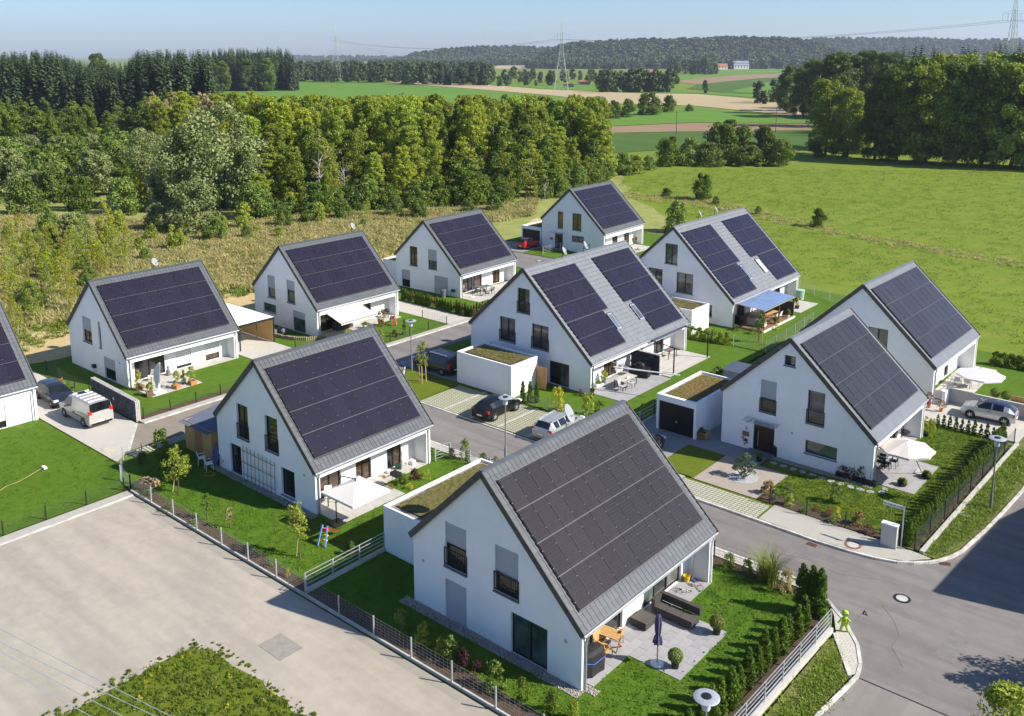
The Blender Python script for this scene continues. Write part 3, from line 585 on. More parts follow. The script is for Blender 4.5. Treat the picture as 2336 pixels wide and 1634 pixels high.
blk = [(.3, 6.28, .88, 5.9, 6, 3), (.3, 5.44, 5.95, 9.32, 5, 2), (8.9, 15.0, .85, 5.88, 6, 3), (10.0, 15.0, 5.95, 9.32, 5, 2)]
HF, FF = house('gabled_house', 'large white double house with skylights above the parking bays', -23.04, 29.11, dD, R(.3),
    [(5.38, 6.71, 5.63, 7.77, dict(pane=[gl_dark, gl_curt], mull=1, rail=True)), (3.39, 5.14, 2.76, 4.91, dict(pane=gl_curt, mull=1, rail=True)), (6.96, 8.75, 2.8, 4.92, dict(pane=gl_curt, mull=1, rail=True)), (8.84, 10.92, .1, 2.08, dict(pane=[gl_dark, gl_curt], mull=1)), (4.49, 5.16, 1.5, 2.1, dict(pane=gl_dark))],
    [td(.7, 1.7, pane=gl_room), td(3.6, 5.6, mull=1, pane=gl_room), td(8.0, 9.8, mull=1, pane=gl_curt), td(11.6, 13.4, mull=1, pane=gl_dark)], blk, tiles=2, tile=(.6, .42), relief=.09, tm=roof_lt)
HG, FG = house('gabled_house', 'white double house with blue glass pergola beside the meadow', -23.2, 53.76, (6.1, 7.1, 3.79, 2.75, 9.58, 16.0), R(.2),
    [(5.2, 6.68, 5.59, 7.76, dict(pane=[gl_green, gl_curt], mull=1)), (6.65, 8.6, 2.71, 4.86, dict(pane=gl_curt, mull=1)), (3.2, 4.95, 2.71, 4.86, dict(pane=gl_curt, mull=1)), (8.66, 10.89, .73, 1.98, dict(pane=gl_dark, mull=1))],
    [td(.9, 2.2, pane=gl_dark), td(3.4, 5.2, mull=1, pane=gl_room), td(9.5, 11, pane=gl_curt, mull=1), td(12.6, 14, pane=gl_dark, mull=1)],
    [(.3, 6.5, .93, 6.05, 6, 3), (.3, 5.55, 6.1, 9.55, 5, 2), (9.2, 15.6, .9, 6.05, 6, 3), (10.7, 15.6, 6.1, 9.55, 5, 2)], tiles=2, tile=(.6, .42), relief=.09, tm=roof_lt)
HI, FI = house('gabled_house', 'white gabled house number 2 with glass door canopy', 2.46, 27.77, (4.77, 5.89, 4.07, 3.1, 8.61, 10.03), R(-.3),
    [(4.38, 5.16, 6.7, 7.42, dict(pane=gl_dark)), (2.81, 3.94, 3.04, 5.34, dict(shut=.55, pane=gl_dark, rail=True)), (6.14, 7.29, 3.08, 5.38, dict(pane=gl_curt, rail=True)), (2.42, 3.96, .1, 2.3, dict(pane=gl_dark, sill=False)), (6.15, 8.3, .97, 1.88, dict(pane=gl_green))],
    [td(1.3, 4.6, mull=2, pane=gl_dark), td(6.6, 8.4, mull=1, pane=gl_dark)], [(.36, 9.6, .6, 7.42, 9, 4)], beam=2.40, tiles=2, tm=M('blue_grey_tile', (.15, .162, .182), .5, .1, 1.5, spec=.4))
HJ, FJ = house('gabled_house', 'white gabled house behind number 2 with round white parasol', .97, 44.91, (4.9, 5.93, 4.01, 3.25, 8.8, 11.53), R(-1.2),
    [(5.5, 7.12, 2.95, 5.43, dict(pane=[gl_curt, gl_dark], mull=1))],
    [td(1.6, 2.4, pane=gl_dark), td(3.9, 5.0, pane=gl_dark), td(7.0, 8.2, pane=gl_dark)], [(.36, 11.05, .58, 7.52, 10, 4)], beam=2.50, tiles=2, tm=MATS['blue_grey_tile'])
HL, FL = house('gabled_house', 'white gabled house cut off by the left edge with a white shutter', -49.0, -12.4, (4.73, 5.46, 3.8, 2.85, 8.3, 10.4), 0,
    [lo(2.2, 3.6)], [td(5.4, 8.2, shut=.72, shutm=shut_w)], [(.34, 9.9, .66, 7.15, 10, 4)], tiles=2, rec=.12, beam=2.3)
HM, FM = house('gabled_house', 'white gabled house beyond the right edge shading the street', 25.4, 23.0, (4.73, 5.46, 3.8, 2.85, 8.5, 10.4), R(-4), [], [td(2, 5)], [], tiles=3)
def vent(par, x, z, m=None): MB().box(x - .07, x + .07, -.03, -.002, z, z + .14).build('wall_vent', m or shut_m, par)
for hh, vs in ((H1, ((.7, 2.4), (9.6, 2.0))), (HK, ((.5, .5), (9.3, 2.2))), (HA, ((8.9, 1.9),)), (HB, ((5.0, .4),)), (HF, ((2.4, 2.2), (7.8, .5))), (HI, ((5.2, 2.0), (9.3, .4)))):
    for x, z in vs: vent(hh, x, z)
# skylights on the two double houses
def skylight(par, F, v0, v1, s0, s1, m):
    b = MB(); b.box(v0, v1, s0, s1, .03, .14); o = b.build('skylight', alu, par); o.matrix_basis = F
    MB().box(v0 + .08, v1 - .08, s0 + .08, s1 - .08, .1, .15).build('pane', m, o); MB().box(v0 - .03, v0, s0, s1, .03, .16).box(v1, v1 + .03, s0, s1, .03, .16).box(v0, v1, s0 - .08, s0, .03, .17).build('flashing', dark_m, o)
skylight(HF, FF, 5.6, 6.25, 6.4, 8.0, gl_sky); skylight(HF, FF, 9.25, 9.92, 6.35, 7.98, gl_sky)
skylight(HG, FG, 5.75, 6.4, 6.55, 8.35, gl_sky); skylight(HG, FG, 9.45, 10.3, 6.5, 8.3, shut_m)
# front doors, canopies, number plate
def front_door(par, x0, x1, h, m):
    b = MB(); b.box(x0 + .3, x1 - .02, .04, .13, .1, h - .35); o = b.build('door', m, par)
    MB().box(x0 + .36, x0 + .39, -.03, .0, .5, 1.6).box(x0 + .365, x0 + .385, 0, .05, .6, .63).box(x0 + .365, x0 + .385, 0, .05, 1.45, 1.48).build('handle', alu, o)
door_br = M('dark_brown_door', (.022, .012, .009), .35, .2, 4)
front_door(HI, 2.42, 3.96, 2.3, door_br); front_door(HD, 2.3, 3.67, 2.36, door_br)
MB().box(1.9, 4.35, -1.0, -.02, 2.42, 2.44).build('canopy_glass', clear_glass('canopy_glass', (.5, .56, .56)), HI)
MB().bar((2.35, 0, 2.3), (2.35, -.95, 2.41), .04, .06).bar((3.9, 0, 2.3), (3.9, -.95, 2.41), .04, .06).build('canopy_bracket', dark_m, HI)
MB().box(1.7, 4.1, -.95, -.02, 2.5, 2.53).build('canopy_glass', MATS['canopy_glass'], HD)
MB().box(2.2, 4.1, -.7, .0, .06, .2).build('door_step', sill_m, HI); MB().box(2.1, 3.9, -.7, .0, .06, .2).build('door_step', sill_m, HD)
MB().box(1.65, 2.12, -.12, -.01, 1.0, 1.3).build('mailbox', wood_gr, HI); MB().box(1.85, 1.98, -.04, -.005, 1.45, 1.65).build('door_bell', zinc, HI)
MB().box(1.5, 1.95, -.1, -.01, 1.3, 1.6).build('mailbox', M('red_plastic', (.55, .03, .03), .4), HD)
fc = bpy.data.curves.new('house_number', 'FONT'); fc.body = '2'; fc.size = .34; fc.extrude = .01; fc.materials.append(dark_m)
fm_ = bpy.data.meshes.new_from_object(bpy.data.objects.new('n', fc)); fo = link('house_number', fm_, HI); fo.location = (4.02, -.015, 2.14); fo.rotation_euler = (R(90), 0, 0)
# bamboo trellis on the trellis house
tr = thing('bamboo_trellis', 'bamboo trellis of thin brown rods leaning on the white gable', 'trellis', (-21.17, 2.31, 0))
bam = M('bamboo', (.23, .13, .06), .6, .25, 5)
for i in range(9): MB().tube((2.98 + i * .42, -.1, .1), (2.98 + i * .42, -.06, 2.42 - .02 * i), .022, .016, 6).build('upright', bam, tr)
for z in (.45, 1.25, 2.05): MB().tube((2.9, -.14, z + .05), (6.45, -.14, z), .022, .018, 6).build('cross_rod', bam, tr)
# ---------------------------------------------------------------- garages with planted roofs
sedum = ground_mat('sedum_roof', (.13, .16, .035), (.22, .17, .06), (.28, .20, .09), .7, 3, 20, 1.0, .5)
sedum_b = ground_mat('brown_sedum_roof', (.20, .14, .05), (.15, .14, .04), (.28, .19, .07), .9, 3, 20, 1.0, .5)
gravel_w = ground_mat('roof_gravel', (.45, .40, .33), (.52, .47, .40), (.33, .29, .24), 3, 14, 40, 1, .4)
def garage(label, x0, x1, y0, y1, h, door=None, green=sedum, margin=.45, rz=0):
    t = thing('garage', label, 'garage', (0, 0, 0), 0, 'flat roofed white garages'); b = MB(); e = .12
    if door:
        a0, a1 = x0 + .18, x1 - .18
        b.box(x0, a0, y0, y1, .0, h).box(a1, x1, y0, y1, 0, h).box(a0, a1, y0, y1, h - .45, h - .3).box(a0, a1, y1 - .2, y1, 0, h - .45).box(a0, a1, y0, y0 + .3, h - .3, h)
        dr = MB().box(a0, a1, y0 + .12, y0 + .2, .05, h - .45)
        dr.build('garage_door', door, t); MB().box((a0 + a1) / 2 - .04, (a0 + a1) / 2 + .04, y0 + .06, y0 + .12, .85, 1.0).build('door_handle', alu, t)
        b.box(a0, a1, y1 - e, y1, h - .3, h)
    else:
        b.box(x0, x0 + e, y0, y1, 0, h).box(x1 - e, x1, y0, y1, 0, h).box(x0 + e, x1 - e, y0, y0 + e, 0, h).box(x0 + e, x1 - e, y1 - e, y1, 0, h).box(x0 + e, x1 - e, y0 + e, y1 - e, h - .35, h - .3)
    b.build('wall', white, t)
    MB().box(x0 + e * 1.5, x1 - e * 1.5, y0 + e * 2.5, y1 - e, h - .3, h - .14).build('roof_gravel', gravel_w, t)
    mb = MB(); nx, ny = 26, 40; X0, X1, Y0, Y1 = x0 + margin, x1 - margin, y0 + margin + .1, y1 - margin
    rr = random.Random(int(x0 * 10)); hs = [[h - .12 + rr.uniform(0, .09) for j in range(ny + 1)] for i in range(nx + 1)]
    for i in range(nx):
        for j in range(ny):
            f = lambda a, c: (X0 + (X1 - X0) * a / nx + (rr.uniform(-.1, .1) if a in (0, nx) else 0), Y0 + (Y1 - Y0) * c / ny, hs[a][c])
            mb.q(f(i, j), f(i + 1, j), f(i + 1, j + 1), f(i, j + 1))
    mb.build('roof_planting', green, t)
    return t
gd_black = M('black_garage_door', (.006, .006, .008), .45, .1, 3)
garage('white garage with planted roof behind the front house', -4.7, -.05, 2.2, 10.2, 2.75)
garage('white garage with green planted roof beside the parking bays', -20.4, -14.4, 24.5, 27.9, 2.7)
garage('white garage with black door and brown planted roof', -2.3, .95, 26.75, 33.2, 2.75, gd_black, sedum_b)
garage('white garage with dark door behind the red car', -54.1, -50.5, 73.6, 79.0, 2.65, gd_black, sedum)
garage('white garage between the middle left houses', -52.7, -49.3, 45.2, 51, 2.6, None, sedum)
garage('white garage with planted roof behind the double house skylights', -23.0, -11.8, 48.75, 52.2, 2.6, None, sedum)
# ---------------------------------------------------------------- vegetation
L_ = {}
def lm(name, *a, **k): L_[name] = leaf_mat(name, *a, **k)
lm('wood_leaf', (.130, .220, .014), (.380, .430, .050), .4, .3, hue=.012)
lm('maple_leaf', (.180, .260, .014), (.410, .440, .040), .4, .22, hue=.008)
lm('willow_leaf', (.150, .200, .055), (.290, .330, .125), .25, .15)
lm('dark_leaf', (.055, .108, .010), (.175, .240, .026), .35, .25, hue=.008)
lm('spruce_needle', (.034, .066, .026), (.080, .120, .042), .1, .3)
lm('birch_leaf', (.240, .270, .020), (.440, .400, .045), .4, .2, hue=.008)
lm('tan_leaf', (.30, .255, .10), (.46, .37, .17), .3, .2)
lm('far_leaf', (.045, .082, .026), (.105, .145, .045), .15, .3, hue=.01)
lm('thuja_leaf', (.040, .100, .006), (.145, .220, .018), .3, .15)
lm('thuja_brown', (.16, .075, .022), (.26, .13, .04), .2, .2)
lm('shrub_leaf', (.095, .165, .025), (.210, .280, .050), .3, .2)
lm('yellow_leaf', (.33, .34, .03), (.58, .52, .05), .35, .12)
lm('lime_leaf', (.21, .29, .03), (.40, .43, .05), .35, .12)
lm('red_leaf', (.20, .03, .035), (.34, .07, .06), .3, .2)
lm('plum_leaf', (.07, .02, .025), (.15, .05, .05), .3, .2)
lm('box_leaf', (.125, .175, .03), (.24, .27, .05), .2, .1)
lm('stalk_leaf', (.19, .25, .02), (.36, .38, .04), .4, .2)
lm('grass_blade', (.125, .215, .014), (.23, .300, .03), .35, .2)
lm('weed_blade', (.085, .150, .010), (.22, .25, .035), .35, .3)
lm('dry_blade', (.36, .31, .11), (.55, .47, .21), .35, .25)
lm('lawn_blade', (.070, .165, .007), (.130, .220, .014), .4, .12)
lm('pine_leaf', (.06, .12, .055), (.12, .19, .08), .15, .1)
lm('fruit_leaf', (.17, .16, .04), (.36, .19, .07), .3, .1)
def quads(name, C, Nn, S, m, asp=.62, rs=None, flop=None):
    rs = rs or np.random.default_rng(1); n = len(C); Nn = Nn / (np.linalg.norm(Nn, axis=1, keepdims=True) + 1e-9)
    a = rs.normal(size=(n, 3)) if flop is None else flop; T = a - (a * Nn).sum(1, keepdims=True) * Nn; T /= np.linalg.norm(T, axis=1, keepdims=True) + 1e-9; B = np.cross(Nn, T)
    S = S[:, None]; V = np.stack([C - T * S, C + B * S * asp + Nn * S * .12, C + T * S, C - B * S * asp + Nn * S * .12], 1).reshape(-1, 3)
    me = bpy.data.meshes.new(name); me.vertices.add(4 * n); me.vertices.foreach_set('co', V.astype(np.float32).ravel())
    me.loops.add(4 * n); me.loops.foreach_set('vertex_index', np.arange(4 * n, dtype=np.int32)); me.polygons.add(n); me.polygons.foreach_set('loop_start', np.arange(0, 4 * n, 4, dtype=np.int32))
    me.update(calc_edges=True); me.materials.append(m); return me
SH = dict(round=lambda t: np.sin(np.pi * np.clip(t * .82 + .13, 0, 1)) ** .75, egg=lambda t: np.sin(np.pi * np.clip(t * .70 + .22, 0, 1)) ** .6, col=lambda t: (.35 + .65 * np.sin(np.pi * np.clip(t * .85 + .1, 0, 1))) * np.where(t > .8, (1.02 - t) / .22, 1),
          cone=lambda t: (1.03 - t) ** .8, thuja=lambda t: np.where(t < .25, .8 + t * .8, 1.0) * np.clip((1.02 - t) / .75, 0, 1) ** .6, ball=lambda t: np.sqrt(np.clip(1 - (2 * t - 1) ** 2, 0, 1)), bush=lambda t: np.sqrt(np.clip(1 - (t * .98) ** 2, 0, 1)))
def crown(name, H, Rr, base, ncl, nlf, ls, m, seed, shape='round', cf=.3, fill=.5):
    rs = np.random.default_rng(seed); t = rs.uniform(0, 1, ncl); a = rs.uniform(0, 2 * np.pi, ncl); rad = SH[shape](t) * Rr * (1 - cf * .75) * np.sqrt(rs.uniform(fill ** 2, 1, ncl))
    c = np.stack([rad * np.cos(a), rad * np.sin(a), base + (H - base) * (t * .92 + .02)], 1); cr = Rr * cf * rs.uniform(.7, 1.25, ncl) * (.55 + .45 * SH[shape](t))
    per = max(1, nlf // ncl); d = rs.normal(size=(ncl, per, 3)); d[..., 2] += .25; d /= np.linalg.norm(d, axis=2, keepdims=True)
    p = c[:, None] + d * (cr[:, None] * rs.uniform(.55, 1.08, (ncl, per)))[..., None] * np.array([1, 1, .85])
    p[..., 2] = np.maximum(p[..., 2], .04)
    nn = d + rs.normal(size=d.shape) * .55; P3 = p.reshape(-1, 3)
    return quads(name, P3, nn.reshape(-1, 3), ls * rs.uniform(.6, 1.35, len(P3)), m, rs=rs)
def trunk(name, H, r, seed, m=bark, limbs=6, crown_r=2.0, base=.35):
    rr = random.Random(seed); b = MB(); x = y = 0; pts = [(0, 0, -.1)]
    for k in range(1, 6): x += rr.uniform(-.02, .02) * H; y += rr.uniform(-.02, .02) * H; pts.append((x, y, H * k / 5 * .9))
    for k in range(5): b.tube(pts[k], pts[k + 1], r * (1 - k * .18), r * (1 - (k + 1) * .18), 7, False)
    for k in range(limbs):
        h = H * rr.uniform(base, .75); a = rr.uniform(0, 6.28); q = crown_r * rr.uniform(.5, .85); p0 = (x * h / H, y * h / H, h); p1 = (p0[0] + q * .5 * math.cos(a), p0[1] + q * .5 * math.sin(a), h + q * .45); p2 = (p0[0] + q * math.cos(a), p0[1] + q * math.sin(a), h + q * .75)
        b.tube(p0, p1, r * .45, r * .28, 5, False); b.tube(p1, p2, r * .28, r * .08, 5, False)
    return b.mesh(name, m, True)
def spruce(name, H, Rr, seed, m):
    rs = np.random.default_rng(seed); C = []; Nn = []; S = []; T = []
    n = 46
    for i in range(n):
        t = i / n; z = H * (.06 + .94 * t); r = Rr * (1 - t) ** .85 + .15; k = int(5 + 9 * (1 - t))
        for j in range(k):
            a = rs.uniform(0, 6.283); L = r * rs.uniform(.75, 1.1); dv = np.array([math.cos(a), math.sin(a), -.35])
            for f in (.35, .7, 1.0): C.append(np.array([0, 0, z]) + dv * L * f * .82); Nn.append(np.array([math.cos(a) * .45, math.sin(a) * .45, 1]) + rs.normal(size=3) * .35); S.append(L * .32 + .12); T.append(dv)
    return quads(name, np.array(C), np.array(Nn), np.array(S), m, .6, rs, np.array(T))
def tuft(name, h, r, n, m, seed, bend=.5, wk=1.0):
    rs = np.random.default_rng(seed); b = MB()
    for i in range(n):
        a = rs.uniform(0, 6.283); x, y = rs.normal(size=2) * r * .5; hh = h * rs.uniform(.5, 1.1); dx, dy = math.cos(a) * hh * bend, math.sin(a) * hh * bend; wv = (.018 + .03 * h) * wk; px, py = -math.sin(a) * wv, math.cos(a) * wv
        b.q((x - px, y - py, 0), (x + px, y + py, 0), (x + px * .7 + dx * .35, y + py * .7 + dy * .35, hh * .65), (x - px * .7 + dx * .35, y - py * .7 + dy * .35, hh * .65)); b.q((x - px * .7 + dx * .35, y - py * .7 + dy * .35, hh * .65), (x + px * .7 + dx * .35, y + py * .7 + dy * .35, hh * .65), (x + dx, y + dy, hh))
    return b.mesh(name, m)
PR = {}
def proto(k, H, Rr, base, ncl, nlf, ls, leaf, seeds, shape='round', cf=.3, tr=.2, bk=None, limbs=6, fill=.5):
    PR[k] = (H, [(trunk(k + '_trunk', H * .85, tr, s, bk or bark, limbs, Rr * .8), crown(k + '_crown', H, Rr, base, ncl, nlf, ls, L_[leaf], s, shape, cf, fill)) for s in seeds])
proto('wood', 20, 4.0, 1.0, 170, 17000, .19, 'wood_leaf', (1, 2, 3, 4), 'egg', .21, .22)
proto('maple', 20, 4.2, 1.0, 150, 16000, .2, 'maple_leaf', (5, 6, 7), 'egg', .2, .22)
proto('willow', 17, 8.5, 1.2, 80, 13000, .26, 'willow_leaf', (8, 9), 'round', .27, .35)
proto('willowbush', 6, 3.4, .0, 60, 7000, .15, 'willow_leaf', (10, 11), 'bush', .25, .12)
proto('dark', 25, 8.0, 1.5, 95, 15000, .36, 'dark_leaf', (12, 13, 14), 'egg', .25, .45)
proto('oaklight', 24, 7.5, 1.5, 120, 16000, .32, 'wood_leaf', (51, 52), 'egg', .24, .45)
proto('bush', 4, 2.4, .0, 36, 4200, .13, 'shrub_leaf', (15, 16, 17), 'bush', .3, .07)
proto('darkbush', 6, 3.6, .0, 44, 5200, .19, 'dark_leaf', (18, 19), 'bush', .3, .1)
proto('yellowbush', 4, 1.7, .0, 30, 3000, .13, 'lime_leaf', (20, 21), 'egg', .32, .06)
proto('birch', 8, 1.4, 1.4, 40, 1400, .11, 'birch_leaf', (22, 23, 24), 'col', .3, .055, birch, 8)
proto('birchgreen', 7, 1.5, .5, 40, 1500, .10, 'stalk_leaf', (25, 26), 'col', .32, .05, birch, 8)
proto('tanbirch', 13, 2.2, 3, 40, 2600, .24, 'tan_leaf', (27, 28), 'col', .3, .08, birch, 8)
proto('bare', 12, 2.2, 5, 20, 260, .12, 'tan_leaf', (29,), 'egg', .35, .12, birch, 16)
proto('beech', 15, 3.6, .6, 50, 5200, .28, 'dark_leaf', (30, 31), 'col', .3, .2)
proto('autumn', 7, 2.4, .4, 36, 4200, .16, 'yellow_leaf', (32,), 'egg', .3, .1)
proto('fartree', 14, 5.0, .6, 34, 1500, .62, 'far_leaf', (33, 34, 35), 'round', .34, .3)
sp = [spruce('spruce_crown', 27, 3.6, s, L_['spruce_needle']) for s in (1, 2, 3)]
PR['spruce'] = (27, [(trunk('spruce_trunk', 25, .25, s, bark, 0), sp[s]) for s in range(3)])
TREES = {'wood': 'broadleaf_tree', 'maple': 'maple_tree', 'willow': 'willow_tree', 'willowbush': 'willow_bush', 'dark': 'oak_tree', 'oaklight': 'oak_tree', 'bush': 'bush', 'darkbush': 'bush', 'yellowbush': 'bush', 'birch': 'birch_tree', 'birchgreen': 'birch_tree',
         'tanbirch': 'birch_tree', 'bare': 'bare_tree', 'beech': 'beech_tree', 'autumn': 'autumn_bush', 'fartree': 'tree', 'spruce': 'spruce_tree'}
def tree(k, xy, h, label, group=None, wide=1.0, cat=None, z=0.0):
    H, vs = PR[k]; tk, cr = vs[rnd.randrange(len(vs))]; s = h / H
    nm = TREES[k]; t = thing(nm, label, cat or ('bush' if 'bush' in nm else 'tree'), (xy[0], xy[1], z), rnd.uniform(0, 6.28), group); t.scale = (s * wide, s * wide, s)
    link('trunk', tk, t); link('crown', cr, t); return t
def hpx(k, X, ybase, ytop):               # ground point and height of something between two pixel rows
    p = G(k, X, ybase); d = math.dist(p, CAM[:2]); q = G(k, X, ytop, -1000.0) if False else None
    sy = {'D': 1.01742}.get(k, .34873) * ytop; u = -(sy - CY) / FPX; c, s = math.cos(PITCH), math.sin(PITCH); f, h = c + u * s, -s + u * c
    fw = -(p[0] - CAM[0]) * SYW + (p[1] - CAM[1]) * CYW
    return p, CAM[2] + h * fw / f
def tp(k, X, yb, yt, label, group=None, wide=1.0, kk='D'):
    p, h = hpx(kk, X, yb, yt); return tree(k, p, h, label, group, wide)
def h_for(p, ytop):
    u = -(ytop * 1.01742 - CY) / FPX; c, s = math.cos(PITCH), math.sin(PITCH); fw = -(p[0] - CAM[0]) * SYW + (p[1] - CAM[1]) * CYW
    return CAM[2] + (-s + u * c) / (c + u * s) * fw
def inside(p, poly):
    c = False; n = len(poly)
    for i in range(n):
        a, b = poly[i], poly[(i + 1) % n]
        if (a[1] > p[1]) != (b[1] > p[1]) and p[0] < (b[0] - a[0]) * (p[1] - a[1]) / (b[1] - a[1]) + a[0]: c = not c
    return c
def sample(poly, n, dmin, seed=1):
    rr = random.Random(seed); xs = [p[0] for p in poly]; ys = [p[1] for p in poly]; out = []; tries = 0; cell = {}
    while len(out) < n and tries < n * 40:
        tries += 1; p = (rr.uniform(min(xs), max(xs)), rr.uniform(min(ys), max(ys)))
        if not inside(p, poly): continue
        if dmin:
            ck = (int(p[0] / dmin), int(p[1] / dmin))
            if any(math.dist(p, q) < dmin for i in (-1, 0, 1) for j in (-1, 0, 1) for q in cell.get((ck[0] + i, ck[1] + j), ())): continue
            cell.setdefault(ck, []).append(p)
        out.append(p)
    return out
# instancing of uncountable plants over points
def gn_group():
    g = bpy.data.node_groups.new('scatter', 'GeometryNodeTree'); g.interface.new_socket('Geometry', in_out='INPUT', socket_type='NodeSocketGeometry'); g.interface.new_socket('Object', in_out='INPUT', socket_type='NodeSocketObject')
    g.interface.new_socket('Geometry', in_out='OUTPUT', socket_type='NodeSocketGeometry'); N, L = g.nodes, g.links
    i = N.new('NodeGroupInput'); o = N.new('NodeGroupOutput'); ins = N.new('GeometryNodeInstanceOnPoints'); oi = N.new('GeometryNodeObjectInfo'); oi.inputs['As Instance'].default_value = True
    ar = N.new('GeometryNodeInputNamedAttribute'); ar.data_type = 'FLOAT_VECTOR'; ar.inputs[0].default_value = 'rot'; asc = N.new('GeometryNodeInputNamedAttribute'); asc.data_type = 'FLOAT_VECTOR'; asc.inputs[0].default_value = 'scl'
    L.new(i.outputs[0], ins.inputs['Points']); L.new(i.outputs[1], oi.inputs['Object']); L.new(oi.outputs['Geometry'], ins.inputs['Instance']); L.new(ar.outputs['Attribute'], ins.inputs['Rotation']); L.new(asc.outputs['Attribute'], ins.inputs['Scale']); L.new(ins.outputs[0], o.inputs[0])
    return g
GN = gn_group()
def scatter(name, me, pts, smin, smax, label, cat, seed=1, tilt=.0, wide=(1, 1), sc_=None):
    rs = np.random.default_rng(seed); n = len(pts); P3 = np.array([p if len(p) == 3 else (p[0], p[1], 0) for p in pts], dtype=np.float32)
    pm = bpy.data.meshes.new(name); pm.vertices.add(n); pm.vertices.foreach_set('co', P3.ravel())
    rot = np.stack([rs.normal(size=n) * tilt, rs.normal(size=n) * tilt, rs.uniform(0, 6.283, n)], 1).astype(np.float32); s = rs.uniform(smin, smax, n) if sc_ is None else np.array(sc_); wd = rs.uniform(*wide, n); scl = np.stack([s * wd, s * wd, s], 1).astype(np.float32)
    for nm, dat in (('rot', rot), ('scl', scl)): a = pm.attributes.new(nm, 'FLOAT_VECTOR', 'POINT'); a.data.foreach_set('vector', dat.ravel())
    pm.update(); o = link(name, pm); props(o, label, cat, None, 'stuff'); po = bpy.data.objects.new(name + '_source', me)
    md = o.modifiers.new('scatter', 'NODES'); md.node_group = GN; md['Socket_1'] = po
    return o
def w2(*xy): return GL('D', *xy)
# --- central wood: rows of individual trees
front = w2(560, 490, 700, 478, 800, 472, 900, 466, 1020, 460, 1130, 456, 1240, 440, 1320, 418, 1368, 402)
back = w2(1340, 365, 1240, 345, 1100, 338, 900, 335, 700, 340, 560, 350)
def fdist(p): return min(math.dist(p, (front[i][0] * (1 - k / 8) + front[i + 1][0] * k / 8, front[i][1] * (1 - k / 8) + front[i + 1][1] * k / 8)) for i in range(len(front) - 1) for k in range(8))
for i, p in enumerate(sample(front + back, 215, 4.3, 3)):
    k = ('wood', 'wood', 'maple', 'birchgreen', 'beech', 'maple', 'wood', 'oaklight')[rnd.randrange(8)]
    d = math.dist(p, CAM[:2]); h = max(5, min(h_for(p, 206 + 52 * rnd.random() ** 1.5), (8 + fdist(p) * .65) * rnd.uniform(.75, 1.1)))
    cx_ = (p[0] - CAM[0]) * CYW + (p[1] - CAM[1]) * SYW; wh = ' in the left part of the central wood' if cx_ < -22 else ' in the middle of the central wood' if cx_ < 2 else ' in the right part of the central wood'; dp = ('front ' if fdist(p) < 9 else 'inner ')
    tree(k, p, h, {'wood': dp + 'green broadleaf tree', 'maple': dp + 'yellowish green maple', 'beech': dp + 'dark green beech', 'birchgreen': dp + 'light green birch', 'oaklight': dp + 'broad green oak', 'tanbirch': dp + 'tan leaved birch'}[k] + wh, 'trees of the dense central wood', (rnd.uniform(.75, 1.2) * min(1.3, (20 / h) ** .35)) if k != 'oaklight' else .75)
for i in range(len(front) - 1):
    for k in range(5):
        t = (k + rnd.random()) / 5; p = (front[i][0] * (1 - t) + front[i + 1][0] * t, front[i][1] * (1 - t) + front[i + 1][1] * t)
        tree(('bush', 'birchgreen', 'bush', 'darkbush')[rnd.randrange(4)], (p[0] + rnd.uniform(-1, 1), p[1] + rnd.uniform(-1, 1)), rnd.uniform(2.5, 7), 'leafy bush at the foot of the central wood', 'bushes at the foot of the central wood')
for x, yb, yt in ((720, 470, 292), (772, 468, 320), (1222, 455, 390)): tp('bare', x, yb, yt, {720: 'pale bare tree left in front of the central wood', 772: 'thin pale bare tree right of the larger bare tree', 1222: 'pale stemmed tree at the right end of the wood'}[x], 'bare trees at the wood edge')
# --- willows and shrubs left of it
for x, yb, yt, wd, lb in ((500, 465, 232, 1.05, 'huge grey green willow tree, the tallest of the willows'), (430, 470, 280, .9, 'broad grey green willow just left of the tallest willow'), (330, 420, 288, .9, 'rounded grey willow left of the tall willow group'), (375, 455, 360, 1.0, 'low grey willow in front of the willow group'), (560, 470, 330, .7, 'small willow right of the tallest willow')): tp('willow', x, yb, yt, lb, 'grey green willows', wd)
for x, yb, yt, lb in ((437, 520, 400, 'round grey green willow bush standing in the dry grass'), (212, 440, 335, 'pale rounded willow bush at the left wood edge'), (160, 548, 478, 'dark olive willow bush alone in the dry grass'), (20, 445, 332, 'pale grey bush at the far left edge'), (355, 515, 455, 'small pale bush beside the round willow bush')): tp('willowbush', x, yb, yt, lb, 'willow bushes', 1.0)
for x, yb, yt, k, lb in ((310, 470, 385, 'autumn', 'yellow green autumn shrub in front of the willows'), (120, 455, 365, 'bush', 'dark green shrub at the left wood edge'), (280, 480, 400, 'bush', 'green shrub left of the yellow autumn shrub'), (395, 560, 505, 'yellowbush', 'small bright yellow shrub alone in the dry grass'), (235, 560, 440, 'birch', 'slender yellow birch in the dry grass'),
                         (548, 500, 455, 'yellowbush', 'small yellow green shrub at the wood corner'), (660, 480, 430, 'autumn', 'yellowish shrub at the foot of the wood'), (600, 485, 435, 'bush', 'green shrub at the foot of the willow'), (700, 500, 455, 'bush', 'loose olive shrub before the wood'), (60, 480, 400, 'bush', 'green bush on the left meadow edge'), (180, 470, 395, 'darkbush', 'dark bush under the pale willow bush')): tp(k, x, yb, yt, lb)
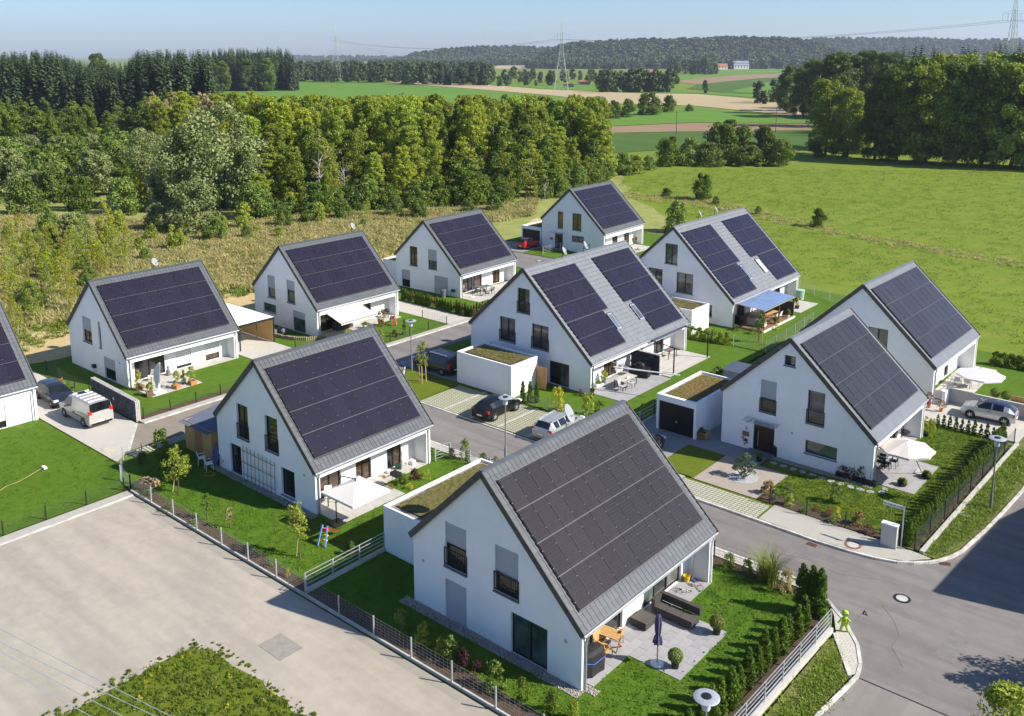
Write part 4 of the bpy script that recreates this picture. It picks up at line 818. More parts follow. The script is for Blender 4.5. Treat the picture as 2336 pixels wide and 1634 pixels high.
for i, p in enumerate(sample(w2(-60, 470, 60, 455, 180, 440, 330, 440, 380, 400, 340, 345, 100, 350, -60, 355), 75, 3.6, 25)):
    k = ('willowbush', 'bush', 'darkbush', 'beech', 'bush')[i % 5]; tree(k, p, rnd.uniform(3.5, 8.5), {'willowbush': 'pale grey bush in the shrubland at the left', 'bush': 'green bush in the shrubland at the left', 'darkbush': 'dark bush in the shrubland at the left', 'beech': 'low dark tree in the shrubland at the left'}[k], 'bushes of the left shrubland', rnd.uniform(.9, 1.3))
# --- left woods: spruces, beeches, tan birches
for i, p in enumerate(sample(w2(-120, 360, 120, 355, 330, 352, 350, 305, 330, 275, 100, 275, -120, 280), 110, 4.2, 5)): tree('beech', p, max(5, h_for(p, rnd.uniform(214, 262))), 'dark green tree of the low left wood below the spruces', 'dark trees of the low left wood', rnd.uniform(.9, 1.3))
for i, p in enumerate(sample(w2(-120, 280, 100, 275, 330, 280, 400, 290, 380, 250, 120, 248, -120, 252), 110, 3.8, 6)): tree('tanbirch', p, h_for(p, rnd.uniform(184, 206)), 'tan leaved birch in the pale belt below the spruces', 'tan birches of the pale belt', rnd.uniform(.9, 1.3))
for i, p in enumerate(sample(w2(330, 352, 430, 345, 560, 330, 620, 300, 560, 275, 420, 280, 350, 300), 70, 4.5, 7)): tree('maple' if i % 3 else 'tanbirch', p, max(6, h_for(p, rnd.uniform(200, 240))), 'mixed green tree behind the willows' if i % 3 else 'tan birch among the trees behind the willows', 'trees behind the willows')
sprow = w2(-150, 232, 60, 232, 200, 236, 330, 234, 330, 240, 200, 243, 60, 240, -150, 240)
def pyl(x, yb, yt): return hpx('D', x, yb, yt)
fs = []
for i in range(760):
    x = rnd.uniform(-150, 660); yb = rnd.uniform(222, 285) if x < 480 else rnd.uniform(190, 204)
    top = np.interp(x, [-150, 0, 130, 205, 290, 320, 420, 640, 660], [102, 118, 112, 142, 140, 112, 112, 106, 120]) + rnd.uniform(-5, 13)
    p, h = hpx('D', x, yb, top); fs.append((p, max(16, min(h, 42)), x))
fs.sort(key=lambda f: math.dist(f[0], CAM[:2]))
for p, h, x in fs[:150]: tree('spruce', p, h, 'dark spruce at the near edge of the left conifer forest, %s' % ('at the left picture edge' if x < 60 else 'near the skyline dip' if x < 300 else 'right of the skyline dip'), 'spruces at the near forest edge', rnd.uniform(.95, 1.25))
scatter('conifer_forest', sp[1], [f[0] for f in fs[150:]], 1, 1, 'dense dark conifer forest along the left skyline', 'forest', 5, wide=(.95, 1.25), sc_=[f[1] / 27 for f in fs[150:]])
for x, yb, yt in ((350, 210, 128), (225, 215, 118), (470, 205, 125), (520, 200, 118), (580, 196, 116), (620, 196, 120), (600, 205, 128), (555, 205, 130), (500, 208, 135)): tp('dark', x, yb, yt, 'large broadleaf tree among the spruces of the left forest', 'broadleaf trees in the left forest', .9)
# --- right wood
RW = 'tall dark oak of the right hand wood beside the meadow, %s from the left'
for x, yb, yt, wd in ((1850, 348, 175, 1.0), (1900, 352, 195, .9), (1960, 358, 205, .9), (2010, 362, 150, 1.0), (2075, 366, 140, 1.05), (2140, 368, 128, 1.0), (2200, 372, 130, 1.0), (2265, 376, 135, 1.05), (2330, 378, 130, 1.0), (2400, 380, 130, 1.0), (2470, 384, 130, 1.0), (2040, 340, 125, 1), (2110, 342, 115, 1), (2190, 345, 112, 1), (2270, 348, 112, 1), (2350, 350, 110, 1), (1985, 335, 140, .9)):
    tp('oaklight' if x in (1850, 1900, 2110, 2190, 2265, 2075) else 'dark', x, yb, yt, (RW if yb > 345 else 'dark oak behind the front row of the right wood, %s from the left') % ordw([1850, 1900, 1960, 2010, 2075, 2140, 2200, 2265, 2330, 2400, 2470].index(x) if yb > 345 and x in (1850, 1900, 1960, 2010, 2075, 2140, 2200, 2265, 2330, 2400, 2470) else sorted([2040, 2110, 2190, 2270, 2350, 1985, 1850, 1900]).index(x) if x in (2040, 2110, 2190, 2270, 2350, 1985) else 0), 'oaks of the right hand wood', wd)
for x, yb, yt in ((1870, 285, 118), (1800, 262, 150), (1840, 265, 130), (1900, 262, 120), (1950, 262, 112), (1990, 270, 112), (1770, 255, 145), (1820, 250, 128), (1880, 245, 112), (1940, 245, 108)): tp('dark', x, yb, yt, 'dark tree in the back of the right hand wood', 'back trees of the right hand wood', 1.0)
for i in range(46):
    x = rnd.uniform(1990, 2420); yb = rnd.uniform(270, 325); yt = rnd.uniform(92, 118); tp('spruce', x, yb, yt, 'dark spruce rising behind the right hand oaks', 'spruces of the right hand wood', 1.2)
for x, yb, yt in ((1930, 345, 300), (1880, 350, 310), (1985, 360, 325), (2060, 368, 330), (1830, 352, 318), (2130, 372, 335), (2210, 376, 340), (2290, 380, 345)): tp('darkbush', x, yb, yt, 'dark undergrowth bush along the right wood edge', 'undergrowth along the right wood')
tp('autumn', 2285, 330, 140, 'yellowing tree crown at the far right of the wood')
# --- bushes of the fields
for x, yb, yt, k, wd, lb in ((1345, 268, 216, 'darkbush', 1.0, 'dark round field bush, leftmost of the bush row'), (1375, 266, 225, 'darkbush', .9, 'small dark field bush, second in the bush row'), (1408, 263, 221, 'darkbush', .9, 'brownish field bush in the middle of the bush row'), (1455, 258, 206, 'darkbush', 1.1, 'largest dark bush of the row in the fields'), (1500, 252, 213, 'darkbush', .8, 'dark round bush at the right end of the field row'), (1318, 270, 246, 'bush', 1.0, 'low reddish bush at the left end of the field row'), (1545, 250, 234, 'bush', 1.2, 'tiny bush right of the field row'),
        (1358, 402, 345, 'yellowbush', 1.3, 'small olive shrub at the tip of the central wood'), (1395, 392, 343, 'bush', 1.0, 'yellow green shrub left of the meadow hedge'), (1425, 390, 348, 'yellowbush', 1.4, 'yellowish shrub beside the wood tip'), (1455, 382, 350, 'bush', 1.1, 'low round shrub on the meadow edge'), (1498, 372, 305, 'darkbush', .9, 'dark shrub at the left of the meadow hedge'), (1545, 370, 310, 'bush', 1.0, 'orange tinged shrub in the meadow hedge'),
        (1620, 366, 268, 'darkbush', .95, 'tall rounded shrub, biggest of the meadow hedge'), (1662, 362, 280, 'darkbush', .8, 'olive shrub right of the biggest hedge shrub'), (1712, 366, 280, 'darkbush', .75, 'pointed dark shrub in the meadow hedge'), (1752, 372, 312, 'darkbush', 1.0, 'low dark shrub at the right of the meadow hedge'), (1680, 372, 325, 'bush', 1.3, 'low green shrub in front of the meadow hedge'), (1590, 372, 320, 'bush', 1.2, 'low green shrub left of the tall hedge shrub'),
        (1575, 447, 388, 'darkbush', .75, 'small round tree standing alone in the meadow'), (1518, 520, 452, 'bush', .8, 'autumn tinged tree behind the double house'), (1835, 508, 466, 'darkbush', .8, 'dark spreading shrub alone in the meadow'), (1495, 440, 421, 'darkbush', 1.2, 'small low bush on the meadow path'), (1605, 458, 440, 'bush', 1.0, 'tiny bush on the meadow path'), (1700, 480, 462, 'bush', .9, 'small weed bush beside the double house ridge')): tp(k, x, yb, yt, lb, None, wd)
for i in range(9): tp('darkbush', 1188 + i * 12.5, 272 - i * 3, 247 - i * 1.3, 'dark bush of the straight field hedge', 'bushes of the straight field hedge', 1.1)
for x, yb, yt, wd, lb in ((1700, 232, 180, 1.0, 'grey round tree, left of the tree clump in the fields'), (1735, 230, 176, .9, 'yellow tinged tree in the middle of the field clump'), (1765, 226, 182, .9, 'dark tree at the right of the field clump'), (1715, 234, 212, 1.2, 'low grey bush before the field clump'), (1580, 210, 180, .8, 'single dark tree in the far fields')): tp('fartree', x, yb, yt, lb, None, wd)
for x in range(1350, 1512, 17): tp('fartree', x, 207, rnd.uniform(152, 168), 'dark tree in the far tree row behind the power pylon', 'trees of the far tree row', 1.1)
for i in range(60):
    x = rnd.uniform(1060, 1520); yb = rnd.uniform(176, 194); tp('fartree', x, yb, yb - rnd.uniform(14, 30), 'scattered tree around the far hamlet', 'trees around the far hamlet', rnd.uniform(.9, 1.3))
for i in range(26):
    x = rnd.uniform(1500, 1610); yb = rnd.uniform(158, 168); tp('fartree', x, yb, yb - rnd.uniform(22, 42), 'dark tree beside the far farm', 'trees beside the far farm', rnd.uniform(.8, 1.1))
for x, yb, yt in ((1625, 155, 138), (1645, 154, 136), (1700, 153, 128), (1715, 153, 132), (1740, 152, 130), (1760, 152, 132)): tp('fartree', x, yb, yt, 'tree between the far farm buildings', 'trees between the far farm buildings', .8)
pts = []
for i in range(420):
    x = rnd.uniform(640, 1100); yb = rnd.uniform(165, 186); pts.append((*G('D', x, yb + (6 if x > 900 else 0)), 0))
scatter('mixed_wood', crown('wood_mass', 22, 5.5, .5, 30, 900, .95, L_['far_leaf'], 41, 'egg', .34), pts[:260], .7, 1.05, 'dark mixed wood band behind the bright green field', 'wood', 6, wide=(.9, 1.3))
scatter('mixed_wood', sp[0], pts[260:], .7, .95, 'spruces of the dark wood band behind the green field', 'wood', 7, wide=(1.0, 1.4))
# --- hills with forest
hill_m = ground_mat('forest_floor', (.03, .05, .02), (.045, .065, .025), (.05, .06, .02), .01, .05, .3, .3, .3)
blob = crown('forest_blob', 18, 6.5, .0, 16, 240, 2.0, L_['far_leaf'], 42, 'egg', .4); sp_lo = None
def hill(label, crest, dist, depth, n, seed, zt=16):
    b = MB(); cols = []; rr = random.Random(seed)
    for i in range(41):
        x = crest[0][0] + (crest[-1][0] - crest[0][0]) * i / 40; yt = np.interp(x, [c[0] for c in crest], [c[1] for c in crest]); sx = (x * 1.01742 - 1168) / FPX; u = -(yt * 1.01742 - CY) / FPX; c, s = math.cos(PITCH), math.sin(PITCH)
        h = max(2, CAM[2] + (-s + u * c) / (c + u * s) * dist - zt); edge = min(1, i / 4, (40 - i) / 4); h *= edge ** .7 if edge < 1 else 1; cols.append((sx / (c + u * s), h))
    prof = [(-1, 0), (-.75, .12), (-.5, .38), (-.25, .72), (0, 1), (.4, .9), (1, 0)]
    for i in range(40):
        for j in range(len(prof) - 1):
            f = lambda ii, jj: (*cw(cols[ii][0] * dist * (1 + prof[jj][0] * depth / dist * .0) + 0, dist + prof[jj][0] * depth), cols[ii][1] * prof[jj][1] - 1)
            b.q(f(i, j), f(i + 1, j), f(i + 1, j + 1), f(i, j + 1))
    b.build('hill', hill_m, label=label, cat='hill', kind='structure', smooth=True)
    ps = []
    for k in range(n):
        t = rr.uniform(0, 39.999); i = int(t); ft = t - i; a = rr.uniform(-1, .15); hh = np.interp(a, [p[0] for p in prof], [p[1] for p in prof]); cx = cols[i][0] * (1 - ft) + cols[i + 1][0] * ft; hz = cols[i][1] * (1 - ft) + cols[i + 1][1] * ft
        ps.append((*cw(cx * dist, dist + a * depth), hz * hh - 2))
    scatter('hill_forest', blob, ps, .7, 1.25, label.replace('hill', 'hill forest'), 'forest', seed, wide=(.9, 1.6))
hill('long wooded hill behind the far farm', [(1180, 132), (1230, 105), (1300, 95), (1380, 90), (1450, 88), (1560, 85), (1700, 82), (1800, 88), (1860, 100), (1900, 110)], 2500, 420, 2600, 1)
hill('bluish wooded hill behind the middle pylon', [(880, 128), (930, 118), (1000, 108), (1080, 103), (1200, 104), (1290, 108), (1350, 115), (1420, 125)], 3300, 420, 1700, 2)
hill('bluish wooded hill on the right skyline', [(1740, 95), (1800, 85), (1900, 84), (2050, 84), (2150, 88), (2296, 86), (2500, 90), (2600, 100)], 3500, 420, 2400, 3)
hill('faint low hill on the left skyline', [(560, 128), (650, 124), (720, 126), (800, 124), (900, 127), (1000, 128)], 6000, 600, 700, 4, 14)
# --- young birch thicket at the left and dry grass
for i, p in enumerate(sample(w2(-60, 800, 60, 780, 110, 700, 190, 655, 300, 600, 300, 560, 200, 555, 60, 540, -60, 540), 95, 1.9, 8)):
    k = ('birch', 'birchgreen', 'birchgreen', 'bush')[i % 4]; h = rnd.uniform(2.5, 6.2) if k != 'bush' else rnd.uniform(1.2, 2.4)
    tree(k, p, h, {'birch': 'yellow leaved young birch with white stem in the left thicket', 'birchgreen': 'green young birch in the left thicket', 'bush': 'low green shrub in the left birch thicket'}[k], 'plants of the left birch thicket', rnd.uniform(.8, 1.1))
for x, yb, yt in ((150, 690, 560), (165, 700, 600), (220, 640, 545), (232, 640, 550), (40, 520, 470)): tp('birch', x, yb, yt, 'tall slender birch with white stem behind the left house', 'slender birches behind the left house', .7)
tuft_d = tuft('dry_tuft', .42, .7, 40, L_['dry_blade'], 1, .9); tuft_g = tuft('weed_tuft', .4, .3, 14, L_['weed_blade'], 2, .7); tuft_m = tuft('meadow_tuft', .13, .4, 16, L_['grass_blade'], 3, 1.1); weed_c = crown('weed_clump', .22, .26, .0, 14, 130, .055, L_['weed_blade'], 77, 'bush', .45)
dryp = w2(-80, 820, 60, 790, 155, 760, 250, 700, 480, 680, 580, 660, 640, 600, 860, 580, 980, 520, 1190, 485, 1215, 440, 1130, 462, 700, 482, 560, 495, 480, 510, 200, 485, -80, 480)
sandy = [(-63.5, -52.3, -2, 15), (-63, -52.3, 20, 31)]
scatter('dry_grass', tuft_d, [p for p in sample(dryp, 13000, 0, 9) if p[0] < -53 and not any(a < p[0] < b and c < p[1] < d for a, b, c, d in sandy)], .5, 1.25, 'tall dry yellow grass between the houses and the wood', 'grass', 9, .15, (.9, 1.6))
scatter('dry_grass', tuft_g, [p for p in sample(dryp, 10000, 0, 10) if p[0] < -53], .5, 1.3, 'green weeds among the tall dry grass', 'weeds', 10, .15, (1, 2))
mead = w2(1380, 400, 1600, 378, 2320, 385, 2320, 800, 2200, 740, 1900, 650, 1800, 620, 1500, 470, 1400, 425)
scatter('meadow_grass', tuft_m, sample(mead, 4500, 0, 11), .6, 1.5, 'rough grass tufts all over the meadow', 'grass', 11, .2, (1, 2.2))
strip = w2(1400, 432, 1560, 440, 1700, 470, 1900, 520, 2320, 590, 2320, 605, 1900, 535, 1690, 490, 1550, 460, 1400, 445)
scatter('dry_grass', tuft_d, sample(strip, 700, 0, 12), .3, .7, 'line of dry grass crossing the meadow', 'grass', 12, .2, (.9, 1.6))
wp = rough_poly([(-5.5, -70), (-5.2, -9.4), (-4.4, -8.7), (-.6, -8.7), (13, -8.9), (13, -70)], .18, .6, 5)
patch('weed_patch', lawn_y, wp, .01, 'weedy green patch on the gravel yard at the bottom left', 'weed patch')
wpp = [(-5.4, -22), (-5.2, -9.3), (-4.4, -8.8), (6, -8.8), (6, -22)]
scatter('weeds', weed_c, sample(wpp, 4600, 0, 13) + sample([(-6.0, -22), (-5.7, -9), (-4.5, -8.3), (6, -8.3), (6, -8.9), (-4.4, -8.9), (-5.3, -9.5), (-5.4, -22)], 160, 0, 43), .14, .45, 'leafy weeds on the patch in the gravel yard', 'weeds', 13, .2, (.8, 1.5))
scatter('weeds', tuft_g, sample(wpp, 700, 0, 23), .25, .55, 'grass tufts among the weeds in the gravel yard', 'weeds', 23, .2, (.9, 1.7))
scatter('weeds', crown('yellow_weed', .2, .16, 0, 8, 40, .05, L_['yellow_leaf'], 78, 'bush', .5), sample(wpp, 70, 0, 24), .4, .9, 'yellow flowering weeds in the gravel yard', 'weeds', 24, .2)
lt = tuft('lawn_tuft', .03, .16, 12, L_['lawn_blade'], 4, 1.1)
def lawn_scatter(poly, n, label, seed, holes=()):
    ps = [p for p in sample(poly, n, 0, seed) if not any(h[0] < p[0] < h[1] and h[2] < p[1] < h[3] for h in holes)]
    scatter('lawn_grass', lt, [(p[0], p[1], .05) for p in ps], .7, 1.5, label, 'grass', seed, .2, (.9, 1.6))
lawn_scatter([(-4.4, -2.3), (15.1, -2.3), (15.1, 11), (15, 12.7), (-4.4, 13.4)], 9000, 'short grass blades of the front house lawn', 14, [(-.6, 10.9, -.5, 11.8), (10, 13.4, 3.1, 7.8), (-4.8, .1, 2.1, 13)])
lawn_scatter([(-80, -30), (-22.7, -30), (-22.7, -3.6), (-26.9, -2), (-38.6, -2), (-60, -2)], 7000, 'short grass blades of the big left lawn', 15, [(-49, -38.7, -12.5, -2)])
lawn_scatter([(-22.2, -2.4), (-4.9, -2.4), (-4.9, 13), (-26, 13), (-26, -1.2)], 7000, 'short grass blades of the trellis house lawn', 16, [(-21.3, -8.7, 2.2, 12)])
lawn_scatter([(8.5, 22.4), (16.5, 22), (17, 40.5), (13.2, 40.5), (13.2, 27.5), (8.5, 26)], 4500, 'short grass blades of the lawn at number 2', 17, [(13, 15.7, 27.9, 33.2)])
for a, b in ((17.15, -12), (18.6, 10.3)): pass
scatter('verge_grass', tuft_m, [(p[0], p[1], .06) for p in sample([(17.5, -10), (18.5, -10), (18.8, 8), (18.3, 9), (17.5, 10.4)], 1300, 0, 18) + sample([(18.1, 21.2), (18.9, 21.2), (19.9, 26.5), (20.4, 40), (18.9, 40)], 1500, 0, 19)], .3, .8, 'sparse weeds on the patchy street verges', 'weeds', 18, .2, (1, 2))
for i, p in enumerate(sample(w2(60, 640, 250, 600, 480, 560, 700, 520, 1000, 490, 1150, 470, 700, 490, 480, 520, 100, 520), 44, 4, 26)): tree(('bush', 'yellowbush', 'birchgreen')[i % 3], p, rnd.uniform(1.0, 3.6), ('small green bush in the dry grassland', 'small yellowish bush in the dry grassland', 'tiny birch sapling in the dry grassland')[i % 3], 'small plants of the dry grassland')
# --- pylons, wires, poles, farms
steel = M('pale_lattice_steel', (.34, .40, .36), .6, .1, 1)
def pylon(x, dist, h, label, rz=0):
    p = cw((x * 1.01742 - 1168) / FPX * dist, dist) if False else cw((x * 1.01742 - 1168) / FPX * dist / 1.0, dist)
    t = thing('power_pylon', label, 'pylon', (p[0], p[1], 0), YAW + rz, 'power pylons'); r = .11; wbs = lambda z: (.085 * h * (1 - z / (h * .62)) + .022 * h) if z < h * .62 else .022 * h * (1 - (z - h * .62) / (h * .4)) + .004 * h
    zs = [0, .12, .23, .33, .42, .5, .57, .64, .71, .78, .85, 1.0]
    for sx in (-1, 1):
        for sy in (-1, 1):
            b = MB()
            for i in range(len(zs) - 1): a, c = zs[i] * h, zs[i + 1] * h; b.bar((sx * wbs(a), sy * wbs(a), a), (sx * wbs(c), sy * wbs(c), c), r * 1.6, r * 1.6)
            b.build('leg', steel, t)
    b = MB()
    for i in range(len(zs) - 2):
        a, c = zs[i] * h, zs[i + 1] * h
        for sy in (-1, 1): b.bar((-wbs(a), sy * wbs(a), a), (wbs(c), sy * wbs(c), c), r, r).bar((wbs(a), sy * wbs(a), a), (-wbs(c), sy * wbs(c), c), r, r); b.bar((-wbs(c), sy * wbs(c), c), (wbs(c), sy * wbs(c), c), r, r)
    b.build('bracing', steel, t)
    ends = []
    for za, wa in ((.56, .115), (.82, .105)):
        b = MB()
        for s in (-1, 1):
            b.bar((0, 0, (za + .035) * h), (s * wa * h, 0, za * h + .5), r, r).bar((0, 0, za * h), (s * wa * h, 0, za * h + .2), r * 1.3, r * 1.3)
            for f in (.55, 1.0): b.bar((s * wa * h * f, 0, za * h + .3), (s * wa * h * f, 0, za * h - .055 * h), .14, .14); ends.append(Vector((s * wa * h * f, 0, za * h - .055 * h)))
        b.build('crossarm', steel, t)
    mw = Matrix.Translation((p[0], p[1], 0)) @ Matrix.Rotation(YAW + rz, 4, 'Z'); return [mw @ e for e in ends]
E1 = pylon(760, 1020, 58, 'left lattice pylon rising behind the wood band'); E2 = pylon(1257, 668, 51, 'middle lattice pylon standing in the fields'); E3 = pylon(2247, 500, 60, 'right lattice pylon behind the dark wood')
E0 = [Vector((*cw(-60 + i * 4, 2200), 34 + 8 * (i // 4))) for i in range(8)]; E4 = [e + Vector((*(np.array(cw(900, 330)) - np.array(cw((2247 * 1.01742 - 1168) / FPX * 500, 500))), 0)) for e in E3]
wire = M('power_cable', (.12, .13, .15), .5)
for (A, B, lb) in ((E1, E2, 'between the left and middle pylons'), (E2, E3, 'between the middle and right pylons'), (E3, E4, 'from the right pylon out of the picture'), (E1, E0, 'from the left pylon to the horizon')):
    for i in range(8):
        a, b = A[i], B[i]; pts = [a.lerp(b, k / 14) - Vector((0, 0, 1)) * (4 * (k / 14) * (1 - k / 14)) * a.lerp(b, .5).length * 0 - Vector((0, 0, 4 * (k / 14) * (1 - k / 14) * (b - a).length * .018)) for k in range(15)]
        MB().path(pts, .035, 4).build('power_line', wire, label='thin sagging power line ' + lb, cat='power line', group='power lines ' + lb)
pole_m = M('pole_wood', (.10, .085, .07), .9, .3, 3)
for i, (x, yb, yt, lb) in enumerate(((1516, 306, 249, 'wooden field pole above the ridge of the far house'), (1739, 297, 240, 'wooden field pole at the right of the brown strip'), (1241, 302, 262, 'wooden field pole behind the straight hedge'), (1390, 206, 188, 'small far pole in the stubble field'), (1500, 206, 190, 'small far pole at the right end of the tree row'))):
    p, h = hpx('D', x, yb, yt); t = thing('utility_pole', lb, 'pole', p, YAW, 'wooden field poles'); MB().tube((0, 0, 0), (0, 0, h), .14, .1, 6).build('pole', pole_m, t); MB().box(-.5, .5, -.05, .05, h - .5, h - .4).build('crossbar', pole_m, t)
redroof = M('red_clay_roof', (.36, .11, .06), .8, .2, .3); farw = M('far_white_wall', (.72, .71, .68), .9, .05, .3)
def barn(x, yb, wpx, hpx_, dp, label, rm=redroof, rz=0.0):
    p = G('D', x, yb); d = math.dist(p, CAM[:2]); wd = wpx * 1.01742 / FPX * d; ht = hpx_ * 1.01742 / FPX * d; t = thing('farm_building', label, 'farmhouse', (p[0], p[1], 0), YAW + rz, 'far farm buildings'); e = ht * .5; D2 = dp / 2
    b = MB(); b.box(-wd / 2, wd / 2, -D2, D2, 0, e); b.q((-wd / 2, -D2, e), (-wd / 2, 0, ht), (-wd / 2, D2, e)); b.q((wd / 2, D2, e), (wd / 2, 0, ht), (wd / 2, -D2, e)); b.build('wall', farw, t)
    r = MB(); o = .6
    for s in (-1, 1): r.add([(-wd / 2 - o, s * (D2 + o), e - .3), (wd / 2 + o, s * (D2 + o), e - .3), (wd / 2 + o, 0, ht + .2), (-wd / 2 - o, 0, ht + .2)], [(0, 1, 2, 3) if s < 0 else (3, 2, 1, 0)])
    rf = r.build('roof', rm, t); MB().box(wd * .2, wd * .2 + 1, -.5, .5, ht - .5, ht + 1.5).build('chimney', redroof, rf)
    for k in range(5): MB().box(-wd * .4 + k * wd * .19, -wd * .4 + k * wd * .19 + 1.6, -D2 - .08, -D2 + .05, e * .35, e * .75).build('window', gl_dark, t)
for a in ((1612, 156, 34, 13, 16, 'white farmhouse with red roof, left of the far farm'), (1660, 155, 32, 17, 18, 'big far barn with pale solar roof between trees', alu), (1725, 154, 22, 8, 12, 'low white far building at the right of the farm'), (1640, 154, 14, 9, 12, 'small white far house between the farm barns', redroof, .8), (1310, 190, 22, 9, 12, 'red roofed hamlet house behind the middle pylon'), (1440, 196, 26, 9, 12, 'low hamlet house behind the far tree row', dark_m), (1275, 196, 18, 7, 10, 'dark hamlet barn beside the middle pylon', dark_m), (1465, 166, 16, 8, 12, 'far white house left of the farm trees'), (690, 134, 30, 3.2, 20, 'tiny pale houses on the left horizon')): barn(*a)
# --- light haze over the plain
HZ = .00008
hb = MB(); P0 = [cw(-4200, -60), cw(4200, -60), cw(6500, 8200), cw(-6500, 8200)]; hb.prism(P0, -2, 230)
hm = bpy.data.materials.new('haze_air'); hm.use_nodes = True; ht_ = hm.node_tree
for n_ in list(ht_.nodes):
    if n_.type == 'BSDF_PRINCIPLED': ht_.nodes.remove(n_)
pv = ht_.nodes.new('ShaderNodeVolumePrincipled'); pv.inputs['Color'].default_value = (.74, .82, 1.0, 1); pv.inputs['Density'].default_value = HZ; pv.inputs['Anisotropy'].default_value = .2
ht_.links.new(pv.outputs[0], ht_.nodes['Material Output'].inputs['Volume'])
hb.build('haze', hm, label='light summer haze over the whole plain', cat='haze', kind='stuff')
# ---------------------------------------------------------------- vehicles
tyre_m = M('tyre', (.014, .014, .015), .8, .2, 5); rim_m = M('alloy_rim', (.45, .46, .48), .35, .1, 5, metal=.6); lamp_w = M('headlamp_glass', (.6, .62, .64), .1, .05, 3, spec=.8); lamp_r = M('tail_lamp', (.45, .012, .012), .2, .1, 3, spec=.6)
plate_m = M('number_plate', (.75, .75, .74), .4, .02, 3); plate_b = M('plate_blue', (.02, .04, .35), .4); car_gl = glass_mat('car_glass', (.010, .012, .014), .03, .8); trim_m = M('dark_car_trim', (.02, .02, .022), .5)
ST = dict(
 hatch=[(0, .35, .55, .58, .80, .75, 'b'), (.03, .22, .68, .70, .93, .8, 'b'), (.12, .2, .80, .84, .99, .82, 'b'), (.27, .2, .90, .95, 1, .82, 'w'), (.43, .2, .95, 1.40, 1, .67, 'c'), (.55, .2, .97, 1.46, 1, .67, 'p'), (.575, .2, .97, 1.46, 1, .67, 'c'), (.77, .2, 1.0, 1.42, 1, .65, 'p'), (.86, .2, 1.02, 1.36, .99, .63, 'r'), (.97, .22, .98, 1.0, .95, .72, 'b'), (1, .3, .8, .82, .88, .75, 'e')],
 estate=[(0, .35, .55, .58, .80, .75, 'b'), (.03, .22, .66, .68, .93, .8, 'b'), (.12, .2, .78, .82, .99, .82, 'b'), (.28, .2, .90, .94, 1, .82, 'w'), (.42, .2, .94, 1.36, 1, .67, 'c'), (.53, .2, .95, 1.44, 1, .67, 'p'), (.55, .2, .95, 1.44, 1, .67, 'c'), (.72, .2, .97, 1.43, 1, .66, 'p'), (.74, .2, .97, 1.43, 1, .66, 'c'), (.86, .2, .98, 1.40, 1, .64, 'p'), (.9, .2, .99, 1.36, .99, .62, 'r'), (.975, .22, .96, .98, .95, .72, 'b'), (1, .3, .75, .78, .88, .75, 'e')],
 mpv=[(0, .35, .6, .64, .82, .75, 'b'), (.03, .22, .74, .78, .94, .8, 'b'), (.12, .2, .90, .96, .99, .82, 'b'), (.22, .2, 1.0, 1.06, 1, .82, 'w'), (.40, .2, 1.02, 1.62, 1, .72, 'c'), (.52, .2, 1.02, 1.70, 1, .72, 'p'), (.54, .2, 1.02, 1.70, 1, .72, 'c'), (.71, .2, 1.03, 1.70, 1, .71, 'p'), (.73, .2, 1.03, 1.70, 1, .71, 'c'), (.89, .2, 1.04, 1.66, 1, .70, 'p'), (.93, .2, 1.05, 1.62, .99, .68, 'r'), (.985, .22, 1.02, 1.05, .96, .78, 'b'), (1, .3, .8, .84, .9, .78, 'e')],
 van=[(0, .35, .7, .74, .84, .75, 'b'), (.03, .22, .84, .9, .95, .8, 'b'), (.11, .2, 1.0, 1.08, .99, .84, 'b'), (.18, .2, 1.08, 1.14, 1, .84, 'w'), (.31, .2, 1.12, 1.84, 1, .82, 'c'), (.45, .2, 1.12, 1.90, 1, .84, 'p'), (.7, .2, 1.12, 1.90, 1, .84, 'p'), (.975, .2, 1.12, 1.86, 1, .82, 'r'), (.99, .22, 1.1, 1.2, .98, .86, 'b'), (1, .3, .9, .94, .95, .84, 'e')],
 small=[(0, .35, .6, .64, .78, .72, 'b'), (.03, .22, .76, .8, .92, .78, 'b'), (.14, .2, .88, .94, .99, .82, 'b'), (.26, .2, .96, 1.0, 1, .82, 'w'), (.43, .2, .98, 1.42, 1, .68, 'c'), (.56, .2, 1.0, 1.48, 1, .68, 'p'), (.58, .2, 1.0, 1.48, 1, .68, 'c'), (.78, .2, 1.02, 1.43, 1, .66, 'p'), (.87, .2, 1.02, 1.34, .99, .62, 'r'), (.975, .22, .94, .97, .95, .72, 'b'), (1, .3, .78, .8, .88, .75, 'e')])
